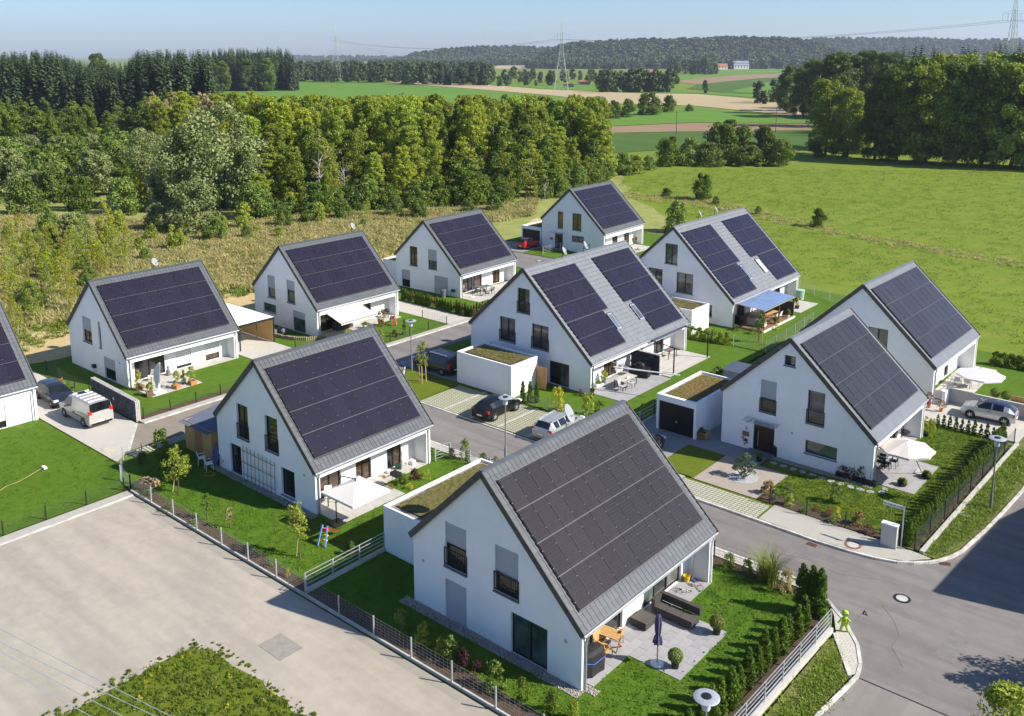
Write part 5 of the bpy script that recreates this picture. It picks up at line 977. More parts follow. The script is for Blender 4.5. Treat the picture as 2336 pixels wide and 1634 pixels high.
def car(kind, label, xy, heading, L, Wd, H, paint, roofm=None, name='parked_car', rails=False, wheel=.31, cat='car', z=.055, ax=(.19, .81)):
    t = thing(name, label, cat, (xy[0], xy[1], z), heading, 'parked vehicles'); st = ST[kind]; zk = H / max(s[3] for s in st); w2_ = Wd / 2; rings = []
    for s, zb, be, tp_, wf, tf, fl in st:
        x = L / 2 - s * L; zb, be, tp_ = zb, be * zk, tp_ * zk; hw = w2_ * wf; tw = w2_ * tf * (wf if fl in 'be' else 1)
        h = [(hw * .82, zb), (hw * .97, zb + .1), (hw, (zb + be) * .5 + .04), (hw * .965, be), (tw, tp_ - (tp_ - be) * .12), (tw * .82, tp_ - .005), (0, tp_ + .02)]
        rings.append([(x, y, z_) for y, z_ in h] + [(x, -y, z_) for y, z_ in reversed(h[:-1])])
    body, roof, ws, rw, sl_, sr_ = MB(), MB(), MB(), MB(), MB(), MB(); n = 13
    for i in range(len(st) - 1):
        fl = st[i][6]
        for j in range(n - 1):
            mb = body; seg = j if j < 6 else 11 - j
            if fl == 'w' and seg >= 4: mb = ws
            elif fl == 'r' and seg >= 4: mb = rw
            elif fl == 'c' and seg == 3: mb = sl_ if j < 6 else sr_
            elif fl in 'cp' and seg >= 4: mb = roof
            elif fl == 'w' and seg == 3: mb = sl_ if j < 6 else sr_
            mb.q(rings[i][j], rings[i][j + 1], rings[i + 1][j + 1], rings[i + 1][j])
        body.q(rings[i][0], rings[i + 1][0], rings[i + 1][12], rings[i][12])
    body.q(*rings[0]); body.q(*reversed(rings[-1]))
    bo = body.build('body', paint, t, 42); roof.build('roof', roofm or paint, t, 42)
    for mb, nm in ((ws, 'windscreen'), (rw, 'rear_window'), (sl_, 'side_window'), (sr_, 'side_window')):
        if mb.f: mb.build(nm, car_gl, t)
    wm = MB().lathe([(wheel * .55, -.1), (wheel * .95, -.1), (wheel, -.06), (wheel, .06), (wheel * .95, .1), (wheel * .62, .1)], 20).mesh('tyre', tyre_m, 50)
    rb = MB(); rb.lathe([(wheel * .64, .0), (wheel * .64, .06), (wheel * .58, .075)], 18)
    for k in range(5): a = k * 1.2566; rb.bar((0, 0, .1), (wheel * .58 * math.cos(a), wheel * .58 * math.sin(a), .085), .07, .03)
    rim = rb.mesh('rim', rim_m)
    arch = MB(); arch.lathe([(wheel * 1.16, -.1), (wheel * 1.16, .0)], 20); arm = arch.mesh('wheel_arch', trim_m)
    for sx in ax:
        for sy in (1, -1):
            M4 = Matrix.Translation((L / 2 - sx * L, sy * (w2_ - .085), wheel)) @ Matrix.Rotation(-sy * R(90), 4, 'X')
            wo = link('wheel', wm, t, mw=M4); link('rim', rim, wo); link('wheel_arch', arm, t, mw=Matrix.Translation((L / 2 - sx * L, sy * (w2_ + .004), wheel + .02)) @ Matrix.Rotation(-sy * R(90), 4, 'X'))
    zh, zt = .62 * zk if kind not in ('van', 'mpv') else .75, (.86 if kind not in ('van',) else 1.05) * min(zk, 1.1)
    for sy in (1, -1):
        MB().box(L / 2 - .3, L / 2 - .08, sy * w2_ * .78 - .17, sy * w2_ * .78 + .17, zh, zh + .13).build('headlight', lamp_w, t)
        MB().box(-L / 2 + .03, -L / 2 + .17, sy * w2_ * .82 - .13, sy * w2_ * .82 + .13, zt - .12, zt + (.28 if kind in ('van', 'mpv') else .08)).build('tail_light', lamp_r, t)
        MB().box(L * .18, L * .18 + .14, sy * (w2_ + .1) - .1, sy * (w2_ + .1) + .1, .98 * zk, 1.12 * zk).build('wing_mirror', paint, t)
        MB().box(L / 2 - .55 * L, L / 2 - .5 * L, sy * w2_ - .012, sy * w2_ + .018, .82 * zk, .86 * zk).build('door_handle', trim_m, t)
        if rails: MB().box(-L * .38, L * .05, sy * w2_ * .62 - .025, sy * w2_ * .62 + .025, H - .03, H + .05).build('roof_rail', alu, t)
    for xe in (L / 2 + .005, -L / 2 - .005):
        p = MB().box(xe - .01, xe + .01, -.26, .26, .45 * zk, .56 * zk).build('number_plate', plate_m, t); MB().box(xe - .014, xe + .014, -.26 if xe < 0 else .21, -.21 if xe < 0 else .26, .45 * zk, .56 * zk).build('country_strip', plate_b, p)
    MB().box(L / 2 - .05, L / 2 + .004, -w2_ * .5, w2_ * .5, .28, .42).build('grille', trim_m, t); MB().box(-L / 2 + .0, -L / 2 + .1, -w2_ * .84, w2_ * .84, .26, .4).build('bumper', trim_m if kind == 'van' else paint, t)
    return t
def paint(name, c, met=.35): return M(name, c, .32, .04, 2, metal=met, coat=.7, spec=.5)
p_silver, p_black, p_dark, p_red, p_brown, p_van = paint('silver_paint', (.50, .51, .53), .55), M('black_paint', (.004, .004, .006), .3, .04, 2, metal=0, coat=.25, spec=.4), paint('dark_grey_paint', (.018, .018, .026), .15), paint('red_paint', (.50, .012, .02), .1), paint('brown_paint', (.05, .03, .02), .4), paint('pale_van_paint', (.46, .445, .41), .3)
van = car('van', 'pale silver delivery van on the left driveway', (-36.25, .45), R(180), 5.0, 1.92, 1.92, p_van, name='delivery_van', cat='van', wheel=.33)
for i in range(5): MB().box(-1.9 + i * .62, -1.84 + i * .62, -.62, .62, 1.9, 1.955).build('roof_rib', plate_m, van)
MB().box(.1, .6, -.25, .25, 1.9, 1.97).build('roof_vent', trim_m, van); MB().box(-2.0, .2, .955, .975, .72, .78).build('side_strip', trim_m, van)
car('estate', 'dark grey estate car parked in front of the silver van', (-41.75, .6), R(-4), 4.55, 1.8, 1.42, p_dark)
car('small', 'small red car in front of the far garage', (-50.95, 71.3), R(90), 3.55, 1.65, 1.49, p_red)
car('mpv', 'dark people carrier with chrome rails behind the white garage', (-23.85, 25.55), R(180), 4.7, 1.85, 1.7, p_dark, rails=True)
car('hatch', 'glossy black hatchback in the parking bays', (-13.15, 21.35), R(92), 4.2, 1.76, 1.43, p_black)
car('estate', 'silver estate car in the right parking bay', (-7.35, 21.55), R(92), 4.4, 1.8, 1.44, p_silver, rails=True)
car('hatch', 'dark brown car half hidden behind the front roof', (-.95, 22.4), R(90), 4.3, 1.78, 1.4, p_brown)
car('small', 'silver compact car with dark roof before the right wall', (15.95, 44.65), R(183), 3.75, 1.68, 1.46, p_silver, paint('blue_black_roof', (.02, .025, .045), .3))
# ---------------------------------------------------------------- street furniture
lamp_px = [((19.7, 29.3), 'tall grey disc street lamp on the right grass verge'), ((-7.15, 15.35), 'grey disc street lamp beside the parking bays'), ((-25.3, 23.9), 'grey disc street lamp behind the trellis house ridge'), ((17.5, -2.3), 'grey disc street lamp at the bottom edge below the hedge'), ((-43.7, 75.6), 'far disc street lamp before the farthest house')]
lampgl = M('frosted_lamp_glass', (.55, .57, .6), .2, .05, 3)
for (x, y), lb in lamp_px:
    t = thing('street_lamp', lb, 'street lamp', (x, y, 0), 0, 'disc street lamps'); h = 4.55
    MB().tube((0, 0, 0), (0, 0, 1.0), .085, .085, 10).tube((0, 0, 1.0), (0, 0, h - .45), .05, .042, 10).build('pole', M('lamp_grey', (.17, .18, .19), .5, .1, 4), t, 40)
    MB().lathe([(.13, h - .5), (.16, h - .42), (.15, h - .2), (.2, h - .08)], 14).build('lamp_body', lampgl, t, 40)
    MB().lathe([(.12, h - .08), (.44, h - .02), (.48, h), (.43, h + .03), (.2, h + .035)], 28).build('disc', galv, t, 40); MB().lathe([(.19, h + .03), (.17, h + .07), (.05, h + .09)], 14).build('cap', dark_m, t)
t = thing('utility_cabinet', 'pale grey utility cabinet on the curved pavement', 'cabinet', (16.5, 20.75, .08), R(2)); cab = M('cabinet_grey', (.46, .47, .46), .6, .06, 2)
MB().box(-.42, .42, -.17, .17, .0, 1.28).build('body', cab, t); MB().box(-.45, .45, -.2, .2, 1.28, 1.36).build('lid', shut_w, t); MB().box(-.4, .4, -.185, -.17, .3, 1.24).build('door', cab, t); MB().box(-.42, .42, -.18, .18, 0, .1).build('plinth', conc, t)
t = thing('street_sign', 'white street name sign on a grey post at the hedge corner', 'street sign', (17.1, 20.95, .08), 0)
MB().tube((0, 0, 0), (0, 0, 2.55), .035, .035, 8).build('post', galv, t); sg = MB().box(-1.12, -.03, -.012, .012, 2.28, 2.5).build('name_plate', plate_m, t); MB().lathe([(.05, 2.55), (.03, 2.6)], 8).build('post_cap', dark_m, t)
fc = bpy.data.curves.new('sign_text', 'FONT'); fc.body = 'Dr.-Eckmann-Weg'; fc.size = .135; fc.extrude = .003; fc.materials.append(M('sign_blue', (.01, .015, .12), .5))
so = link('lettering', bpy.data.meshes.new_from_object(bpy.data.objects.new('n', fc)), sg); so.location = (-1.08, -.018, 2.34); so.rotation_euler = (R(90), 0, 0)
# child warning figure
fg = (17.55, 11.35); t = thing('warning_figure', 'lime green child shaped warning figure with red flag', 'warning figure', (*fg, .09), R(25)); lime = M('lime_plastic', (.36, .55, .015), .45, .05, 3)
MB().lathe([(.03, .78), (.13, .84), (.16, .95), (.14, 1.06), (.06, 1.12)], 14, sy=.6).build('head', lime, t, True)
b = MB(); b.lathe([(.1, .34), (.16, .42), (.15, .6), (.11, .76), (.05, .8)], 12, sy=.55); b.build('torso', lime, t, True)
for s in (-1, 1): MB().tube((s * .07, 0, .42), (s * .17, .02, .0), .075, .055, 8).build('leg', lime, t, True); MB().tube((s * .1, 0, .7), (s * .3, -.05, .56 if s > 0 else .45), .05, .04, 8).build('arm', lime, t, True)
MB().prism([(-.05, -.11), (0, -.11), (.05, -.11)], .6, .61) if False else MB().add([(-.07, -.1, .68), (-.035, -.1, .71), (0, -.1, .68), (.035, -.1, .71), (.07, -.1, .68), (0, -.1, .59)], [(0, 5, 2, 1), (2, 5, 4, 3)]).build('heart', lamp_r, t)
MB().box(-.13, .13, -.115, -.09, .93, 1.0).build('face', M('figure_face', (.2, .32, .06), .6), t)
MB().tube((.3, -.05, .5), (.72, -.1, 1.15), .012, .012, 6).build('flag_pole', galv, t); MB().add([(.7, -.1, 1.12), (1.0, -.12, 1.06), (.82, -.11, 1.36)], [(0, 1, 2)]).build('flag', M('flag_red', (.25, .02, .06), .7), t); MB().add([(.8, -.116, 1.15), (.9, -.118, 1.13), (.84, -.116, 1.25)], [(0, 1, 2)]).build('flag_mark', plate_m, t)
# overhead wires at the bottom left
for i, (x0, y0, x1, y1) in enumerate(((0, 850, 1530, 1634), (0, 965, 1400, 1634), (0, 1045, 1110, 1634), (0, 1165, 830, 1634))):
    za, zb = 7.5, 6.8; a, b = Vector((*G('v', x0, y0, za), za)), Vector((*G('v', x1, y1, zb), zb)); d = b - a; pts = [a + d * (k / 10 * 3 - 1) for k in range(11)]
    MB().path([(p.x, p.y, max(p.z, 5.8) + .25 * ((k - 5) / 5) ** 2) for k, p in enumerate(pts)], .011, 5).build('overhead_wire', galv, label='thin overhead wire crossing the gravel yard, %s from the top' % ('first', 'second', 'third', 'fourth')[i], cat='wire', group='overhead wires')
# ---------------------------------------------------------------- fences
def mesh_fence(label, pts, h=1.0, pm=galv, step=2.6, rows=7, wm=None, vstep=.25, r=.008, base=False, cat='fence', zb=.05, name='wire_fence'):
    t = thing(name, label, cat); wm = wm or pm
    for i in range(len(pts) - 1):
        a, b = Vector((*pts[i], zb)), Vector((*pts[i + 1], zb)); n = max(1, round((b - a).length / step))
        for k in range(n + (1 if i == len(pts) - 2 else 0)):
            p = a.lerp(b, k / n); MB().box(p.x - .03, p.x + .03, p.y - .03, p.y + .03, 0, h + zb + .04).build('post', pm, t)
        for k in range(n):
            p, q = a.lerp(b, k / n), a.lerp(b, (k + 1) / n); m_ = MB()
            for j in range(rows): z = .06 + (h - .08) * j / (rows - 1); m_.bar(p + Vector((0, 0, z)), q + Vector((0, 0, z)), r, r)
            nv = int((q - p).length / vstep)
            for j in range(1, nv): s = p.lerp(q, j / nv); m_.bar(s + Vector((0, 0, .05)), s + Vector((0, 0, h)), r * .6, r * .6)
            m_.build('mesh_panel', wm, t)
        if base: MB().bar(a + Vector((0, 0, 0)), b + Vector((0, 0, 0)), .09, .16).build('base_kerb', conc, t)
    return t
wire_d = M('dark_green_wire', (.05, .07, .06), .6)
mesh_fence('silver wire fence along the gravel yard before the two front gardens', [(-22.3, -3.33), (13.5, -3.33)], 1.05, base=True, r=.0065, vstep=.25, wm=M('grey_wire', (.26, .27, .28), .5, .1, 5, metal=.4))
mesh_fence('short wire fence corner beside the brick pile', [(-22.3, -3.33), (-24.1, -3.05), (-26.6, -1.6), (-26.75, -.2)], 1.05)
mesh_fence('dark post wire fence along the big left lawn', [(-22.6, -30), (-22.6, -3.6)], .85, dark_m, 2.4, 5, wire_d)
mesh_fence('dark post wire fence beside the reddish mulch strip', [(-32.85, 3.2), (-32.85, 16.4)], .85, dark_m, 2.3, 5, wire_d)
mesh_fence('dark post wire fence between the estate car and the gabion house', [(-49.5, 3.2), (-40.4, 2.7)], .95, dark_m, 3, 5, wire_d)
mesh_fence('dark post wire fence round the slide lawn', [(-38, 21.0), (-33, 23.2), (-32.95, 36.1), (-36.5, 36.1)], .8, dark_m, 2.6, 4, wire_d)
mesh_fence('wire fence on the meadow side of the pergola garden', [(-11.3, 73.3), (-4.2, 69.0)], 1.1, galv, 2.9, 6, galv)
mesh_fence('wire fence between the pergola garden and double house lawn', [(-7.2, 48.55), (-4.0, 48.7), (-4.6, 61)], 1.0, galv, 2.6, 6, galv)
mesh_fence('dark post fence along the flower bed at number 2', [(9.2, 21.22), (16.2, 21.22)], 1.0, dark_m, 2.6, 5, wire_d)
mesh_fence('dark green wire fence outside the right thuja hedge', [(17.75, 21.2), (18.55, 40.6)], 1.15, dark_m, 2.5, 8, wire_d, r=.012)
mesh_fence('wire fence with gate beside the trellis house street side', [(-10.4, 13.35), (-4.9, 13.35)], 1.0, galv, 1.8, 6, galv)
mesh_fence('short wire fence with post beside the front house far corner', [(9.6, 13.4), (15.3, 13.4)], 1.0, dark_m, 2.6, 5, wire_d)
mesh_fence('wire fence among the thujas behind the parking bays', [(-12.9, 24.3), (-6, 24.3)], .9, galv, 2.2, 6, galv)
def railing(label, pts, h=1.0, n=5, m_=galv, step=1.7, zb=.12, wall=True, walls=.16):
    t = thing('railing_fence', label, 'railing')
    for i in range(len(pts) - 1):
        a, b = Vector((*pts[i], zb)), Vector((*pts[i + 1], zb)); k_ = max(1, round((b - a).length / step))
        for j in range(n): z = .14 + (h - .14) * j / (n - 1); MB().bar(a + Vector((0, 0, z)), b + Vector((0, 0, z)), .028, .028).build('rail', m_, t)
        for k in range(k_ + 1): p = a.lerp(b, k / k_); MB().box(p.x - .03, p.x + .03, p.y - .03, p.y + .03, .05, zb + h).build('post', m_, t)
        if wall: MB().bar(a + Vector((0, 0, -.06)), b + Vector((0, 0, -.06)), walls, .24).build('base_wall', conc, t)
    return t
railing('silver bar railing between the two front gardens', [(-4.68, -3.2), (-4.68, 2.2)], 1.0, 5, zb=.15)
railing('silver bar railing on low wall beside the bottom right thuja hedge', [(17.05, 10.9), (16.75, -8)], 1.0, 5, zb=.3, walls=.3)
railing('silver bar railing beside the black garage door', [(-3.55, 24.5), (-3.55, 28.5), (-3.45, 33.5)], 1.0, 4, zb=.1)
railing('silver gate rails near the farthest house', [(-46.6, 69.2), (-46.2, 74.8)], 1.0, 5, zb=.08, wall=False)
railing('silver garden gate beside the trellis house', [(-10.7, 12.2), (-10.5, 13.35)], 1.0, 5, zb=.08, wall=False, step=1.2)
MB().bar((18.15, 21.1, .08), (18.75, 40.6, .08), .22, .3).build('low_wall', conc, label='low pale concrete wall beside the right hedge fence', cat='wall')
# gabion walls
def gabion(label, a, b, h, th, dark, seed):
    t = thing('gabion_wall', label, 'gabion wall'); a, b = Vector((*a, 0)), Vector((*b, 0)); d = (b - a); L = d.length; d.normalize(); nn = Vector((d.y, -d.x, 0)); rr = random.Random(seed)
    cm = M('dark_basalt' if dark else 'grey_basalt', (.055, .06, .07) if dark else (.13, .135, .15), .8, .5, 4, rand=.1); tm = M('pale_stone', (.48, .46, .42), .8, .25, 6)
    b0 = MB(); b0.bar(a + Vector((0, 0, h / 2)), b + Vector((0, 0, h / 2)), th - .08, h - .06); b0.build('core', cm, t)
    st = MB()
    for i in range(int(L / .11)):
        for j in range(int(h / .085)):
            s = (i + rr.random()) * .11; z = (j + rr.random()) * .085; w_ = rr.uniform(.05, .09); hh = rr.uniform(.03, .06)
            for sg_ in (1, -1): c = a + d * s + nn * (sg_ * (th / 2 - .03 + rr.uniform(-.02, .03))) + Vector((0, 0, min(z + .03, h - .05))); st.bar(c - d * w_ / 2, c + d * w_ / 2, .09, hh, (0, 0, 1))
    st.build('stone_fill', cm, t, kind='stuff'); tp_ = MB()
    for i in range(int(L / .09)):
        for j in range(3): c = a + d * (i * .09 + rr.random() * .05) + nn * ((j - 1) * th * .32) + Vector((0, 0, h)); tp_.bar(c - d * .045, c + d * .045, .09, .06)
    for j in range(int(h / .08)):
        for k in range(3): c = b + nn * ((k - 1) * th * .3) + Vector((0, 0, .04 + j * .08)); tp_.bar(c - d * .03, c + d * .03, .09, .06)
    tp_.build('cap_stones', tm, t, kind='stuff'); return t
gabion('long grey stone gabion wall beside the silver van', (-40.4, 3.05), (-32.75, 2.75), 1.6, .4, False, 1)
gabion('dark stone gabion screen on the double house terrace', (-11.0, 36.85), (-8.1, 36.85), 1.85, .35, True, 2)
tt = thing('wall_disc', 'small pale blue disc on the gabion wall', 'ornament', (-36.2, 2.62, 1.0)); MB().lathe([(.12, 0), (.12, .03), (.05, .04)], 16).build('disc', M('pale_blue', (.45, .6, .8), .4), tt).rotation_euler = (R(90), 0, 0)
# concrete wall at the rear right house
MB().box(12.7, 19.5, 46.3, 46.5, 0, 1.15).build('garden_wall', conc, label='grey concrete garden wall behind the silver compact car', cat='wall'); MB().box(12.4, 12.65, 45.2, 46.6, 0, 1.2).build('garden_wall', white, label='short white wall end beside the grey garden wall', cat='wall')
# ---------------------------------------------------------------- slab terraces
def slabs(label, areas, sx, sy, m_, z=.06, gap=.012, stag=.5):
    t = thing('terrace', label, 'terrace'); t['kind'] = 'structure'; cache = {}
    for x0, x1, y0, y1 in areas:
        nx = max(1, round((x1 - x0) / sx)); px = (x1 - x0) / nx
        for i in range(nx):
            y = y0 - (sy * stag if i % 2 else 0)
            while y < y1 - .02:
                a, b = max(y, y0), min(y + sy, y1); k = (round(px, 3), round(b - a, 3))
                if b - a > .05:
                    if k not in cache: cache[k] = MB().box(gap / 2, k[0] - gap / 2, gap / 2, k[1] - gap / 2, -.04, .02).mesh('slab', m_)
                    link('slab', cache[k], t, (x0 + i * px, a, z + rnd.uniform(-.003, .003)))
                y += sy
    return t
slabs('light grey slab terrace of the front house', [(9.3, 10.7, .45, 11.0), (10.7, 13.35, 3.25, 7.75)], .45, .82, slab_m)
slabs('beige slab terrace under the square cream parasol', [(-12.0, -10.8, 2.75, 11.5), (-10.8, -8.8, 2.5, 7.6)], .5, .8, slab_lt)
slabs('grey slab terrace of the double house with dining table', [(-11.1, -6.95, 29.5, 36.7)], .6, .9, slab_m)
slabs('pale board terrace with the small table', [(-11.1, -7.2, 37.0, 44.1)], .3, 3.4, slab_lt)
slabs('pale slab terrace of the gabion house', [(-41.0, -39.8, 6.1, 15.8), (-39.8, -36.5, 5.9, 10.4)], .6, .8, slab_lt)
slabs('pale slab terrace under the beige awning', [(-40.4, -38.4, 25, 34.9), (-38.4, -37.3, 25.2, 30)], .6, .8, slab_lt)
slabs('pale slab terrace of the house behind the brown hedge', [(-40.0, -36.2, 44.5, 54.0)], .6, .8, slab_lt)
slabs('pale slab terrace of the farthest house', [(-40.6, -37.2, 73.6, 83.2)], .6, .8, slab_lt)
slabs('grey slab terrace under the beige round parasol', [(11.9, 15.6, 28.1, 33.3), (11.9, 13.0, 33.3, 37.6)], .6, .9, slab_m)
slabs('white slab square behind the pergola garden deck', [(-9.4, -7.0, 63.5, 68.4)], .6, .6, slab_lt)
for i, (px, py) in enumerate(((110, 605), (195, 632), (280, 660), (365, 685), (450, 712), (530, 738), (610, 765), (695, 788), (780, 815), (865, 838), (950, 858), (1050, 862), (1080, 835))):
    p = G('u', px, py); MB().lathe([(.27, .0), (.27, .03), (.24, .04)], 9, sy=.75).build('stepping_stone', slab_m, loc=(p[0], p[1], .055), rz=i * .7, label='round grey stepping stone in the lawn, number %s from the front door' % ['one', 'two', 'three', 'four', 'five', 'six', 'seven', 'eight', 'nine', 'ten', 'eleven', 'twelve', 'thirteen'][i], cat='stepping stone', group='stepping stones in the lawn')
# pebble strips along the walls
peb = [MB().lathe([(.014, -.012), (.03, -.006), (.033, .01), (.018, .022)], 6, sy=.7).mesh('pebble', pebble)]
def pebbles(label, areas, n, seed):
    ps = []; rr = random.Random(seed)
    for x0, x1, y0, y1 in areas: patch('pebble_strip', gravel_w, rect(x0, x1, y0, y1), .062, label.replace('pebbles', 'gravel strip'), 'gravel strip')
    tot = sum((a[1] - a[0]) * (a[3] - a[2]) for a in areas)
    for x0, x1, y0, y1 in areas:
        for k in range(int(n * (x1 - x0) * (y1 - y0) / tot)): ps.append((rr.uniform(x0, x1), rr.uniform(y0, y1), .075))
    scatter('pebbles', peb[0], ps, .6, 1.3, label, 'pebbles', seed, .3)
pebbles('loose pebbles along the gable of the front house', [(-.5, 10.6, -.62, -.02), (9.9, 11.1, -.02, .4)], 2200, 31)
pebbles('loose pebbles along the gable of the trellis house', [(-21.5, -10.6, 1.75, 2.29)], 1400, 32)
pebbles('loose pebbles along the gable of number 2', [(4.7, 13.3, 27.15, 27.7)], 1000, 33)
# ---------------------------------------------------------------- garden furniture
teak = wood_lt; rattan = M('dark_rattan', (.055, .05, .045), .8, .3, 30, bump=.4); cush = M('dark_cushion', (.075, .068, .06), .9, .1, 4); cream = M('cream_canvas', (.74, .70, .62), .85, .05, 2); beige = M('beige_canvas', (.60, .55, .49), .85, .05, 2); purple = M('purple_canvas', (.10, .075, .16), .85, .2, 5); terra = M('terracotta', (.50, .19, .08), .8, .2, 5); greyp = M('grey_pot', (.12, .13, .14), .6, .15, 5)
def table(label, loc, rz, L, Wd, h, top, leg=dark_m, cross=False, group='garden tables'):
    t = thing('garden_table', label, 'table', loc, rz, group); n = 5
    for i in range(n): MB().box(-L / 2, L / 2, -Wd / 2 + i * Wd / n + .006, -Wd / 2 + (i + 1) * Wd / n - .006, h - .035, h).build('table_board', top, t)
    for sx in (-1, 1):
        for sy in (-1, 1): MB().bar((sx * (L / 2 - .06), sy * (Wd / 2 - .06) * (-1 if cross else 1), 0), (sx * (L / 2 - .06), sy * (Wd / 2 - .06), h - .03), .05, .05).build('leg', leg, t)
    return t
def chair(label, loc, rz, fr, seat=None, h=.9, group='garden chairs'):
    seat = seat or fr; t = thing('garden_chair', label, 'chair', loc, rz, group)
    MB().box(-.23, .23, -.22, .24, .42, .46).build('seat', seat, t)
    b = MB(); b.add([(-.22, .2, .5), (.22, .2, .5), (.22, .32, h), (-.22, .32, h), (-.22, .23, .5), (.22, .23, .5), (.22, .35, h), (-.22, .35, h)], [(0, 1, 2, 3), (7, 6, 5, 4), (0, 4, 5, 1), (3, 2, 6, 7), (0, 3, 7, 4), (1, 5, 6, 2)]); b.build('backrest', seat, t)
    for sx in (-1, 1):
        MB().bar((sx * .22, -.22, 0), (sx * .22, -.2, .44), .03, .03).build('leg', fr, t); MB().bar((sx * .22, .26, 0), (sx * .22, .22, .5), .03, .03).build('leg', fr, t); MB().bar((sx * .24, -.2, .64), (sx * .24, .25, .64), .04, .025).build('armrest', fr, t)
    return t
def parasol_open(label, loc, hub, r, m_, n=8, h=2.3, drop=.5, base=True, side=False, name='parasol'):
    """loc = foot of the pole, hub = centre of the canopy"""
    t = thing(name, label, 'parasol', loc); hx, hy = hub[0] - loc[0], hub[1] - loc[1]
    for k in range(n):
        a0, a1 = (k + .5) * 2 * math.pi / n, (k + 1.5) * 2 * math.pi / n; p0, p1 = (hx + r * math.cos(a0), hy + r * math.sin(a0), h), (hx + r * math.cos(a1), hy + r * math.sin(a1), h)
        m2 = ((p0[0] + p1[0]) / 2 * .97 + hx * .03, (p0[1] + p1[1]) / 2 * .97 + hy * .03, h - .01)
        b = MB(); b.q((hx, hy, h + drop), p0, m2); b.q((hx, hy, h + drop), m2, p1); b.q(p0, (p0[0], p0[1], h - .13), (m2[0], m2[1], h - .15), m2); b.q(m2, (m2[0], m2[1], h - .15), (p1[0], p1[1], h - .13), p1); b.build('canopy_panel', m_, t)
    ribs = MB()
    for k in range(n): a = (k + .5) * 2 * math.pi / n; ribs.bar((hx, hy, h + drop - .03), (hx + r * math.cos(a), hy + r * math.sin(a), h - .02), .02, .02)
    ribs.build('ribs', dark_m, t)
    if side: MB().path([(0, 0, .05), (0, 0, h - .2), (hx * .3, hy * .3, h + drop + .25), (hx, hy, h + drop + .12)], .035, 7).tube((hx, hy, h + drop - .1), (hx, hy, h + drop + .15), .05, .04, 8).build('pole', dark_m, t)
    else: MB().tube((0, 0, 0), (hx, hy, h + drop + .06), .025, .025, 8).build('pole', dark_m, t)
    if base: MB().box(-.4, .4, -.4, .4, .0, .09).build('base', conc if not side else dark_m, t)
    return t
def parasol_closed(label, xy, m_, h=2.5, z=.07):
    t = thing('closed_parasol', label, 'parasol', (xy[0], xy[1], z)); MB().tube((0, 0, 0), (0, 0, h), .022, .022, 8).build('pole', dark_m, t)
    prof = [(.05, h), (.1, h - .12), (.14, h - .45), (.12, h - .85), (.09, h - 1.0), (.15, h - 1.15), (.2, h - 1.45)]; b = MB(); n = 14; vs = []
    for r_, z_ in prof:
        for i in range(n): a = 2 * math.pi * i / n; k = 1 + .25 * (-1) ** i; vs.append((r_ * k * math.cos(a), r_ * k * math.sin(a), z_))
    fs = [(j * n + i, j * n + (i + 1) % n, (j + 1) * n + (i + 1) % n, (j + 1) * n + i) for j in range(len(prof) - 1) for i in range(n)]; b.add(vs, fs); b.build('folded_canopy', m_, t)
    MB().lathe([(.3, 0), (.32, .05), (.22, .09), (.05, .12)], 18).build('base', whitep, t, 40)
    return t
def pot(label, xy, r, h, m_, leafm, ph, pr, shape='bush', z=.07, seed=1, nl=700, square=False, name='potted_plant', ls=.05):
    t = thing(name, label, 'potted plant', (xy[0], xy[1], z), rnd.uniform(0, 6))
    (MB().box(-r, r, -r * .8, r * .8, 0, h) if square else MB().lathe([(r * .7, 0), (r, h), (r * .92, h + .01), (r * .85, h - .04)], 14)).build('pot', m_, t)
    o = link('foliage', crown('foliage', ph, pr, .0, 22, nl, ls, L_[leafm], seed, shape, .35), t, (0, 0, h - .05)); return t
P_ = lambda k, x, y, z=.07: (*G(k, x, y), z)
# front house terrace
def boxball(label, xy, rb, m_, z=.07, ph=.32):
    t = thing('potted_box_ball', label, 'potted plant', (xy[0], xy[1], z)); MB().lathe([(.15, 0), (.2, ph), (.18, ph + .01), (.16, ph - .04)], 14).build('pot', m_, t)
    rs = np.random.default_rng(5); d = rs.normal(size=(2600, 3)); d /= np.linalg.norm(d, axis=1, keepdims=True); link('foliage', quads('box_ball', d * (rb * rs.uniform(.82, 1.03, 2600))[:, None], d + rs.normal(size=d.shape) * .5, rs.uniform(.02, .04, 2600), L_['box_leaf'], rs=rs), t, (0, 0, ph + rb * .82)); return t
t = thing('corner_sofa', 'dark rattan corner sofa with high backrest on the slab terrace', 'sofa', (9.75, 7.65, .08), R(0))
for i, (x, y) in enumerate(((.0, -.95), (.75, -.95), (1.5, -.95))): MB().box(x, x + .74, y, y + .72, .1, .36).build('seat_base', rattan, t); MB().box(x + .02, x + .72, y + .02, y + .7, .36, .44).build('seat_cushion', cush, t)
MB().box(0, 2.25, -.22, .0, .44, .82).build('backrest', rattan, t); MB().box(-.02, .18, -.95, -.22, .44, .8).build('armrest', rattan, t)
t = thing('rattan_footstool', 'low dark rattan stool beside the corner sofa', 'footstool', P_('d', 880, 815), 0); MB().box(-.45, .45, -.45, .45, .06, .34).build('base', rattan, t); MB().box(-.44, .44, -.44, .44, .34, .42).build('cushion', cush, t)
parasol_closed('closed purple parasol on a white round base', G('d', 1005, 1165), purple)
boxball('round clipped box ball in black pot at the terrace edge by the lawn', G('d', 1525, 900), .36, black_m); boxball('round clipped box ball in black pot at the near terrace corner', G('d', 1162, 1195), .34, black_m)
table('small folding wooden table of the front house', P_('d', 590, 1010), R(8), 1.1, .75, .74, wood_lt, wood, True)
